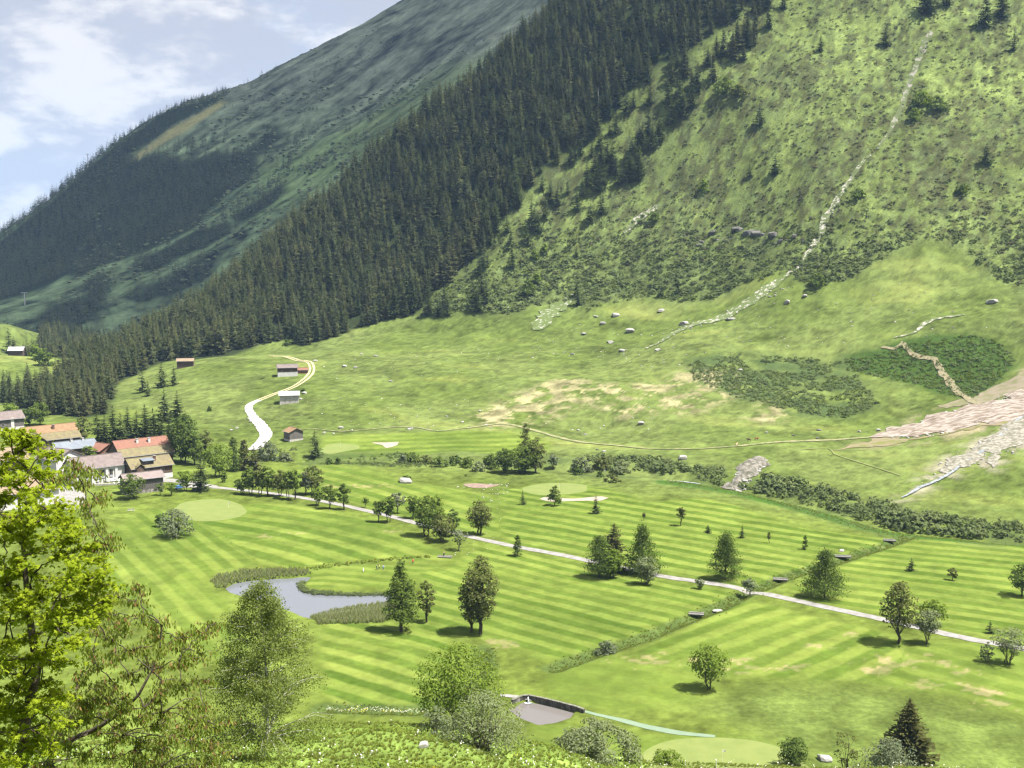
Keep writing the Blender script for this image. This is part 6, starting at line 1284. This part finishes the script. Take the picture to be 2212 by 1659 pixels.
# barns of the left meadow
house(634, 950, 'small dark barn with an orange roof beside the farm road', 6.5, 7.5, 4.6, 1.7, math.radians(-52), 'orange', M_WOODG, name='barn', cat='barn', ov=.6, base=.8, base_m=M_STONEW)
house(625, 869, 'barn with a pale metal roof and stone lower wall', 11, 6, 4.6, 1.8, math.radians(12), 'pale', M_STONEW, name='barn', cat='barn', ov=.6)
t = house(621, 811, 'barn with white lower wall and dark timber upper floor', 12.5, 6.5, 5.4, 1.8, math.radians(14), 'greybrown', M_WOOD, name='barn', cat='barn', ov=.6, base=2.6, base_m=M_WHITE, windows=[('f', -3.5, 3.2, .9, .7), ('f', 2.5, 3.2, .9, .7)])
house(653, 806, 'low red roofed shed attached behind the white walled barn', 7, 4, 2.2, 1.2, math.radians(14), 'red', M_WOODB, name='shed', cat='shed', ov=.3)
house(401, 793, 'old dark barn with a tan roof high on the left meadow', 11, 6.5, 4.6, 1.5, math.radians(10), 'tan', M_WOOD, name='barn', cat='barn', ov=.6)
house(37, 765, 'white roofed hut on the green knoll far left', 12, 8, 3.4, 2.8, math.radians(5), 'pale', M_WOOD, name='hut', cat='hut', ov=.5, Yd=930)
house(13, 710, 'pale distant building among far spruces at the left edge', 22, 9, 6, 3, 0, 'pale', M_WHITE, name='house', cat='house', Yd=1480, windows=[('f', -6, 3.5, 3, 1.6), ('f', 0, 3.5, 3, 1.6), ('f', 6, 3.5, 3, 1.6)])
house(39, 710, 'small white distant house beside the far lift tower', 10, 9, 6, 3, .4, 'grey', M_WHITE, name='house', cat='house', Yd=1470, windows=[('f', 0, 3.5, 3, 1.6)])
# garden wall of the long white house
def stone_wall(px, label, h, th, mat, off=0.0, bh=.0):
    P = smooth(U(px), 1.2); g = Geo(); zz = H(P[:, 0], P[:, 1]); c = P.mean(0); z0 = zz.mean(); r = np.random.default_rng(3)
    t = empty('stone_wall', (c[0], c[1], z0), label, 'wall'); n = 0
    for lv in range(max(1, int(h / .42))):
        for i in range(len(P) - 1):
            if n >= 290: break
            a, b = P[i], P[i + 1]; m_ = (a + b) / 2 + (b - a) * (.25 if lv % 2 else -.05); L = np.hypot(*(b - a)); an = math.atan2(*(b - a)[::-1])
            o = link('stone', SB, (), t, (m_[0] - c[0], m_[1] - c[1], (zz[i] + zz[i + 1]) / 2 - z0 + .2 + lv * .42), an + r.uniform(-.06, .06)); o.scale = (L * .96, th * r.uniform(.85, 1.1), .40); n += 1
    return t
SB = Geo().box((0, 0, 0), (1, 1, 1)).mesh('stone'); SB.materials.append(M_STONEW)
stone_wall([(158, 1051), (190, 1050), (225, 1048), (262, 1046)], 'low pale stone garden wall before the long white house', 1.1, .7, M_STONEW)
# concrete weir of the near basin
M_COPE = surf('mossy_coping', (.15, .145, .125), (.085, .09, .06), 1.5, .95)
P = U([(1106, 1518), (1128, 1508), (1142, 1507), (1175, 1514), (1212, 1523), (1246, 1532), (1262, 1538)]); c = P.mean(0)
wr = empty('basin_wall', (c[0], c[1], 0), 'dark stained concrete wall along the back of the near water basin', 'wall')
for i in range(len(P) - 1):
    a, b = P[i], P[i + 1]; m_ = (a + b) / 2; L = np.hypot(*(b - a)); bx('wall_section', wr, (m_[0] - c[0], m_[1] - c[1], -.30), (L + .02, .45 + .01 * i, 1.7), surf('stained_concrete', (.055, .05, .046), (.20, .185, .17), 1.0, .9, stretch=(1, 1, .25), lo=.45, hi=.7) if i == 0 else bpy.data.materials['stained_concrete'], rz=math.atan2(*(b - a)[::-1]))
    bx('wall_coping', wr, (m_[0] - c[0], m_[1] - c[1], .62), (L + .05, .6 + .01 * i, .13), M_COPE, rz=math.atan2(*(b - a)[::-1]))
x, y, z = G(1141, 1512); wf = empty('inflow', (x, y - .6, -.7), 'small waterfall pouring from the wall into the near basin', 'waterfall')
link('falling_water', Geo().tube([(0, .5, 1.05), (0, .1, .95), (0, -.15, .4), (0, -.25, 0)], [.10, .16, .22, .30], 7).mesh('falling_water', True), M_FOAM, wf); link('splash', Geo().add(SV0 if 'SV0' in globals() else np.array([(.9 * math.cos(q), .55 * math.sin(q) - .3, .06) for q in np.linspace(0, 6.28, 12, False)] + [(0, -.3, .14)]), [(i, (i + 1) % 12, 12) for i in range(12)]).mesh('splash'), M_FOAM, wf)

# ------------------------------------------------------------------ footbridges over the ditch
M_PLANKD = surf('dark_planks', (.075, .068, .06), (.13, .12, .11), 2.0, .9, obj=True); M_PLANK = surf('weathered_planks', (.34, .33, .31), (.24, .23, .21), 2.0, .9, obj=True)
def footbridge(px, py, L, wd, rz, label):
    x, y, z = G(px, py); z = float(max(H(np.array([x + q * math.cos(rz) for q in (-L / 2, L / 2)]), np.array([y + q * math.sin(rz) for q in (-L / 2, L / 2)])))) + .15; t = empty('footbridge', (x, y, z), label, 'footbridge', 'footbridges over the ditch', rz); n = int(L / .32)
    for s in (-1, 1): bx('beam', t, (0, s * wd * .4, -.14), (L, .18, .22), M_WOODG); bx('kerb_rail', t, (0, s * (wd / 2 - .06), .14), (L, .22, .2), M_PLANK)
    for q in range(n): bx('plank', t, (-L / 2 + (q + .5) * L / n, 0, .02), (L / n - .035, wd, .07), M_PLANKD)
    return t
for a, b, L, l_ in ((1504, 1333, 4.0, 'plank footbridge over the ditch nearest the camera'), (1686, 1257, 4.2, 'plank footbridge beside the wide spreading larch'), (1820, 1207, 5.2, 'long plank footbridge halfway up the ditch'), (1921, 1171, 4.0, 'plank footbridge at the far end of the ditch')): footbridge(a, b, L, 2.0, math.radians(-12), l_)
fb = footbridge(961, 1204, 4.6, 1.8, math.radians(-8), 'pale plank footbridge by the small ditch left of the big twin trees')

# ------------------------------------------------------------------ people, flags, benches, car
def mcol(n, c, rough=.8): return surf(n, c, None, rough=rough)
M_SKIN = mcol('skin', (.42, .26, .19)); M_DARKC = mcol('dark_cloth', (.02, .02, .025)); M_HAIR = mcol('dark_hair', (.03, .022, .018))
def skin_body(name, verts, edges, radii, mat, parent):
    me = bpy.data.meshes.new(name); me.from_pydata(verts, edges, []); o = link(name, me, mat, parent); md = o.modifiers.new('skin', 'SKIN')
    for v, r_ in zip(me.skin_vertices[0].data, radii): v.radius = r_ if isinstance(r_, tuple) else (r_, r_); 
    me.skin_vertices[0].data[0].use_root = True; o.modifiers.new('smooth', 'SUBSURF').levels = 1; o.modifiers['smooth'].render_levels = 1; return o
def person(px, py, label, shirt, trousers, rz=0.0, bend=0.0, cap=None):
    x, y, z = G(px, py); t = empty('person', (x, y, z), label, 'person', None, rz); b = bend
    hip = (0, 0, .92); sh = (0, -.45 * b, 1.42 - .18 * b); nk = (0, -.55 * b, 1.50 - .22 * b); hd = (0, -.68 * b, 1.64 - .30 * b)
    V = [hip, (0, -.2 * b, 1.15), sh, nk, hd, (0, hd[1], hd[2] + .12)]; E = [(0, 1), (1, 2), (2, 3), (3, 4), (4, 5)]; R = [(.15, .11), (.14, .10), (.17, .10), .06, .095, .07]
    def limb_(pts, rs, root):
        i0 = len(V); V.extend(pts); R.extend(rs); E.append((root, i0)); E.extend((i0 + k, i0 + k + 1) for k in range(len(pts) - 1))
    legs = []; arms = []
    for s in (-1, 1):
        lp = [(s * .10, 0, .86), (s * .12, -.02 + s * .05, .48), (s * .13, .02 + s * .10, .09), (s * .14, -.12 + s * .10, .05)]; limb_(lp, [.085, .062, .042, .04], 0); legs.append(lp)
        ap = [(s * .20, sh[1], sh[2] - .02), (s * .27, sh[1] - .06, sh[2] - .30), (s * .18, sh[1] - .28, sh[2] - .48 - .1 * b), (s * .14, sh[1] - .36, sh[2] - .52 - .1 * b)]; limb_(ap, [.055, .042, .034, .036], 2); arms.append(ap)
    skin_body('body', V, E, R, M_SKIN, t)
    jv = [(0, 0, .88), (0, -.2 * b, 1.15), sh, (nk[0], nk[1], nk[2] - .05)]; je = [(0, 1), (1, 2), (2, 3)]; jr = [(.19, .145), (.185, .14), (.20, .135), .08]
    for ap in arms: i0 = len(jv); jv += ap[:3]; jr += [.078, .066, .056]; je += [(2, i0), (i0, i0 + 1), (i0 + 1, i0 + 2)]
    skin_body('jacket', jv, je, jr, shirt, t); tv = [(0, 0, .90)]; te = []; tr_ = [(.185, .14)]
    for lp in legs: i0 = len(tv); tv += lp[:3]; tr_ += [.11, .088, .07]; te += [(0, i0), (i0, i0 + 1), (i0 + 1, i0 + 2)]
    skin_body('trousers', tv, te, tr_, trousers, t)
    bm = bmesh.new(); bmesh.ops.create_uvsphere(bm, u_segments=10, v_segments=7, radius=.118)
    for v in bm.verts:
        if v.co.z < -.01: v.co.z *= .35; v.co.y += .03
    me = bpy.data.meshes.new('hair'); bm.to_mesh(me); bm.free(); link('cap' if cap else 'hair', me, cap or M_HAIR, t, (0, hd[1] + .015, hd[2] + .05)); return t
person(892, 1218, 'person in an orange red jacket and dark trousers on the grass by the ditch', mcol('orange_red_jacket', (.55, .10, .035)), M_DARKC, .3, .15)
person(819, 1230, 'person in a pale yellow shirt beside a dark golf bag', mcol('pale_yellow_shirt', (.60, .62, .22)), M_DARKC, -.5, .35)
person(828, 1231, 'person in a light blue shirt right of the yellow shirted one', mcol('light_blue_shirt', (.22, .32, .48)), mcol('blue_grey_trousers', (.10, .13, .19)), .6, .1)
person(959, 1203, 'person in dark clothes with a pink cap on the pale footbridge', M_DARKC, M_DARKC, .9, .1, mcol('pink_cap', (.60, .30, .24)))
def golf_trolley(px, py, label, bagm):
    x, y, z = G(px, py); t = empty('golf_trolley', (x, y, z), label, 'golf trolley', None, .6)
    g = Geo().tube([(0, -.1, .30), (.05, .1, .75), (.08, .22, 1.20)], [.15, .15, .13], 10); link('golf_bag', g.mesh('golf_bag', True), bagm, t)
    g = Geo()
    for q in range(5): g.tube([(.05 * math.cos(q * 1.3), .2 + .05 * math.sin(q * 1.3), 1.1), (.09 * math.cos(q * 1.3), .30 + .07 * math.sin(q * 1.3), 1.48)], [.012, .022], 4)
    o = link('golf_clubs', g.mesh('golf_clubs'), M_METAL, t); o['kind'] = 'stuff'
    for s in (-1, 1):
        th = np.linspace(0, 6.283, 13); w = link('wheel', Geo().tube([(s * .32, .14 * math.cos(q), .16 + .14 * math.sin(q)) for q in th], [.03] * 13, 5).mesh('wheel', True), M_DARKC, t)
    link('frame', Geo().tube([(-.32, 0, .16), (0, -.05, .25), (.32, 0, .16)], [.018] * 3, 5).tube([(0, -.05, .25), (0, -.4, 1.0), (0, -.55, 1.05)], [.018] * 3, 5).mesh('frame'), M_METAL, t); return t
golf_trolley(814, 1231, 'dark golf trolley at the feet of the yellow shirted person', M_DARKC); golf_trolley(785, 1236, 'white and grey golf trolley standing alone left of the golfers', mcol('white_bag', (.6, .6, .58)))
M_FLAGP = mcol('flag_pole', (.6, .6, .58)); 
def flag(px, py, h, colr, label):
    x, y, z = G(px, py); t = empty('golf_flag', (x, y, z), label, 'golf flag'); link('pole', Geo().tube([(0, 0, -.1), (0, 0, h)], [.03, .025], 6).mesh('pole'), M_FLAGP, t)
    V = [(0, 0, h), (.28, .03, h - .04), (.6, -.03, h - .02), (0, 0, h - .4), (.28, .03, h - .44), (.6, -.03, h - .4)]; V = V + [(a, b + .02, c_) for a, b, c_ in V]
    link('cloth', mesh_from('cloth', V, [np.array([(0, 3, 4, 1), (1, 4, 5, 2), (6, 7, 10, 9), (7, 8, 11, 10), (0, 1, 7, 6), (1, 2, 8, 7), (3, 9, 10, 4), (4, 10, 11, 5), (2, 5, 11, 8), (0, 6, 9, 3)])]), colr, t); return t
flag(1560, 1648, 2.6, mcol('white_flag', (.6, .6, .58)), 'golf flag on the near green at the bottom'); flag(494, 1098, 2.3, mcol('pale_flag', (.6, .58, .5)), 'golf flag on the green by the village'); flag(1208, 1058, 2.3, mcol('faded_flag', (.55, .55, .5)), 'golf flag on the green behind the thin bunker'); flag(735, 966, 2.3, mcol('yellowish_flag', (.58, .56, .4)), 'golf flag on the far green')
def bench(px, py, label, rz=0.0):
    x, y, z = G(px, py); t = empty('bench', (x, y, z), label, 'bench', None, rz)
    for q in range(3): bx('seat_slat', t, (0, -.22 + q * .2, .48), (2.6, .16, .06), M_PLANK)
    for q in range(2): bx('back_slat', t, (0, .36, .72 + q * .22), (2.6, .06, .16), M_PLANK)
    for s in (-1, 1): bx('leg', t, (s * 1.05, 0, .22), (.14, .55, .45), M_CONC); bx('back_post', t, (s * 1.05, .30, .62), (.1, .08, .72), M_WOODG)
    return t
bench(283, 1105, 'pale bench on the grass below the round bushy tree', .2)
def sign(px, py, label, w=.9, h=.8, m_=None):
    x, y, z = G(px, py); t = empty('signboard', (x, y, z), label, 'sign'); bx('board', t, (0, 0, 1.1), (w, .06, h), m_ or M_WHITE); 
    for s in (-1, 1): bx('post', t, (s * w * .4, .06, .55), (.07, .06, 1.3), M_WOODG)
    return t
sign(1267, 1017, 'small white tee board on the mound left of the tee shrubs'); sign(1306, 1021, 'small white tee board at the right of the tee mound', .7, .6); sign(162, 1098, 'small white board on the grass beside the village lane', 1.0, 1.0)
def car(px, py, rz, label, paint):
    x, y, z = G(px, py); t = empty('parked_car', (x, y, z + .02), label, 'car', None, rz)
    prof = [(-2.05, .35), (-2.1, .7), (-1.95, .92), (-1.2, .98), (-.75, 1.42), (.75, 1.48), (1.5, 1.02), (2.0, .9), (2.1, .6), (2.05, .35)]
    def ext(pr, hw, name, mat, sh=0): 
        n = len(pr); V = [(a, -hw * (1 - (.12 if c_ > 1.1 else 0)), c_) for a, c_ in pr] + [(a, hw * (1 - (.12 if c_ > 1.1 else 0)), c_) for a, c_ in pr]
        return link(name, mesh_from(name, V, [np.array([(i, (i + 1) % n, n + (i + 1) % n, n + i) for i in range(n)]), np.array([list(range(n - 1, -1, -1)), list(range(n, 2 * n))])]), mat, t)
    ext(prof, .86, 'body', paint); ext([(-1.12, 1.02), (-.72, 1.38), (.70, 1.43), (1.36, 1.04)], .865, 'side_windows', M_PANE)
    V = [(-1.24, -.68, 1.02), (-1.24, .68, 1.02), (-.80, .62, 1.42), (-.80, -.62, 1.42)]; link('rear_window', mesh_from('rear_window', V, [np.array([(0, 3, 2, 1)])]), M_PANE, t); V = [(1.52, -.68, 1.05), (1.52, .68, 1.05), (.80, .62, 1.48), (.80, -.62, 1.48)]; link('windscreen', mesh_from('windscreen', V, [np.array([(0, 1, 2, 3)])]), M_PANE, t)
    for a in (-1.3, 1.3):
        for s in (-1, 1):
            w = link('wheel', Geo().tube([(a, s * .74, .32), (a, s * .90, .32)], [.32, .32], 14).mesh('wheel'), M_DARKC, t); link('rim', Geo().tube([(a, s * .905, .32), (a, s * .92, .32)], [.2, .01], 10).mesh('rim'), M_METAL, w)
    for s in (-1, 1): bx('headlight', t, (2.04, s * .6, .72), (.1, .34, .16), M_WHITE); bx('tail_light', t, (-2.06, s * .65, .76), (.1, .26, .18), mcol('tail_red', (.4, .02, .02)))
    return t
car(385, 1056, math.radians(60), 'blue car parked at the start of the gravel road', mcol('blue_paint', (.05, .14, .30), .3)); car(250, 1040, .5, 'white car parked between the long white house and the chalet', mcol('white_paint', (.7, .7, .7), .3))
car(256, 1046, .6, 'white car parked below the other one beside the dark barn', mcol('cream_paint', (.66, .66, .64), .3))
def parasol(px, py, label, m_, h=3.0, R=2.0):
    x, y, z = G(px, py); t = empty('parasol', (x, y, z + 1.2), label, 'parasol'); link('pole', Geo().tube([(0, 0, -1.2), (0, 0, h)], [.05, .04], 6).mesh('pole'), M_METAL, t)
    n = 8; V = [(R * math.cos(q * 6.283 / n), R * math.sin(q * 6.283 / n), h - .75) for q in range(n)] + [(0, 0, h)] + [(R * math.cos(q * 6.283 / n), R * math.sin(q * 6.283 / n), h - .95) for q in range(n)]
    link('canopy', mesh_from('canopy', V, [np.array([(i, (i + 1) % n, n) for i in range(n)]), np.array([(i, n + 1 + i, n + 1 + (i + 1) % n, (i + 1) % n) for i in range(n)])]), m_, t)
parasol(268, 1024, 'yellow parasol on the terrace beside the dark chalet', mcol('yellow_canvas', (.62, .52, .05))); parasol(261, 1030, 'white parasol beside the yellow one on the terrace', mcol('white_canvas', (.7, .7, .68)), 2.8)
# marker post and basin rail posts
for a, b, l_ in ((1873, 1640, 'slim pale stake in front of the twiggy tree'), (1547, 1660, 'slim white stake at the edge of the near green')):
    x, y, z = G(a, b); t = empty('marker_stake', (x, y, z), l_, 'stake'); bx('post', t, (0, 0, .5), (.09, .09, 1.2), M_FLAGP); bx('cap', t, (0, 0, 1.13), (.11, .11, .06), M_WHITE)
# cows on the pasture
def cow(px, py, label, m1, rz, lying=False):
    x, y, z = G(px, py); t = empty('cow', (x, y, z - (.45 if lying else 0)), label, 'cow', None, rz)
    V = [(0, 0, 1.0), (.7, 0, 1.02), (1.05, 0, 1.18), (1.32, 0, 1.30), (1.62, 0, 1.12), (-.65, 0, 1.06), (-.95, 0, .95), (-1.0, 0, .5)]; E = [(0, 1), (1, 2), (2, 3), (3, 4), (0, 5), (5, 6), (6, 7)]; R = [(.34, .38), (.32, .36), .20, .17, .09, (.31, .33), .05, .03]
    for a, b in ((.62, 1), (-.68, 5)):
        for s in (-1, 1):
            i0 = len(V); k = .05 if a > 0 else -.12; V += [(a, s * .20, .68), (a + k, s * .21, .36), (a + (0 if a > 0 else .04), s * .21, .04)]; R += [.13 if a < 0 else .10, .06, .055]; E += [(b, i0), (i0, i0 + 1), (i0 + 1, i0 + 2)]
    skin_body('body', V, E, R, m1, t); g = Geo()
    for s in (-1, 1): g.tube([(1.34, s * .12, 1.42), (1.36, s * .26, 1.52)], [.03, .01], 5)
    link('horns', g.mesh('horns'), M_FLAGP, t)
    for s in (-1, 1): bx('ear', t, (1.28, s * .22, 1.34), (.08, .18, .05), m1)
    return t
cow(1634, 951, 'reddish brown cow on the flat pasture beyond the stream', mcol('red_brown_hide', (.16, .06, .035)), .2); cow(1618, 953, 'darker brown cow just left of the reddish one', mcol('dark_brown_hide', (.07, .035, .025)), 2.8); cow(1591, 963, 'pale fawn cow left of the two brown cows', mcol('fawn_hide', (.42, .30, .18)), 1.0)
# masts on the far ridge
for a, b, c_, l_ in ((361, 250, 226, 'thin radio mast on the far ridge'),):
    rx_, rz_ = ray(a, b); Yd = 2310.0; x = float(rx_) * Yd; z = float(HM(np.array([x]), np.array([Yd]))[0]); h = CAM_Z + float(ray(a, c_)[1]) * Yd - z; t = empty('radio_mast', (x, Yd, z), l_, 'mast'); link('mast_pole', Geo().tube([(0, 0, -2), (0, 0, h)], [1.0, .5], 6).mesh('mast_pole'), M_METAL, t); bx('antenna', t, (0, 0, h * .8), (2, 2, h * .15), M_METAL)
def lift_tower(px, Yd, h, label, arm=8):
    rx_, _ = ray(px, 500); x = float(rx_) * Yd; z = float(HM(np.array([x]), np.array([Yd]))[0]); t = empty('lift_tower', (x, Yd, z), label, 'tower', None, .5); g = Geo().tube([(0, 0, -2), (0, 0, h)], [.9, .6], 6); link('tower_pole', g.mesh('tower_pole'), M_METAL, t); bx('crossarm', t, (0, 0, h - .6), (arm, .7, .8), M_METAL)
    for s in (-1, 1): bx('pulley_frame', t, (s * arm * .45, 0, h - .1), (.6, 4, .6), M_METAL)
lift_tower(46, 1500, 17, 'pale lift tower among the far spruces at the left'); lift_tower(196, 2170, 26, 'cable lift tower on the crest of the wooded ridge')
# ------------------------------------------------------------------ air and the cloud that shades the far mountain
hz = Geo().box((-1500, 4600, 420), (20000, 10600, 1000)).mesh('haze')
mh, t, o = new_mat('air'); v = N(t, 'ShaderNodeVolumePrincipled'); v.inputs['Color'].default_value = (.40, .63, 1.0, 1); v.inputs['Density'].default_value = 4.4e-5; v.inputs['Anisotropy'].default_value = 0.0
t.links.new(v.outputs[0], o.inputs['Volume'])
haze = link('haze', hz, mh); haze['kind'] = 'stuff'
cxs = np.linspace(-1900, 2000, 110); cys = np.linspace(1120, 3300, 70); CXX, CYY = np.meshgrid(cxs, cys); cx_, cy_ = CXX.ravel(), CYY.ravel()
edge_ = np.minimum(np.minimum(cx_ + 1900, 2000 - cx_), np.minimum(cy_ - 1120, 3300 - cy_)); thick = 160 * sstep(0, 260, edge_ + 90 * fbm(cx_, cy_, 260, 3, 4))
top_ = 1420 + thick * (.6 + 1.3 * np.clip(fbm(cx_, cy_, 240, 4, 5) + .4, 0, 1)); bot_ = 1420 - thick * (.25 + .25 * fbm(cx_, cy_, 200, 3, 6)) - 1
nr, nc = CXX.shape; i = np.arange(nr - 1)[:, None] * nc; j = np.arange(nc - 1)[None]; q_ = np.stack([i + j, i + j + 1, i + nc + j + 1, i + nc + j], -1).reshape(-1, 4)
cg = Geo().add(np.column_stack([cx_, cy_, top_]), q_).add(np.column_stack([cx_, cy_, bot_]), q_[:, ::-1])
mc, t, o = new_mat('cloud_vapour'); d = N(t, 'ShaderNodeBsdfDiffuse'); d.inputs[0].default_value = (.85, .86, .88, 1); tp = N(t, 'ShaderNodeBsdfTransparent'); mxs = N(t, 'ShaderNodeMixShader'); mxs.inputs[0].default_value = .49
t.links.new(tp.outputs[0], mxs.inputs[1]); t.links.new(d.outputs[0], mxs.inputs[2]); t.links.new(mxs.outputs[0], o.inputs[0])
cl = link('cloud', cg.mesh('cloud', True), mc); tag(cl, 'broken white cloud over the far mountain', 'cloud', None, 'stuff')

print('TRIS', sum(sum(len(p.vertices) - 2 for p in o_.data.polygons) for o_ in {o_.data.name: o_ for o_ in COL.objects if o_.type == 'MESH'}.values()))
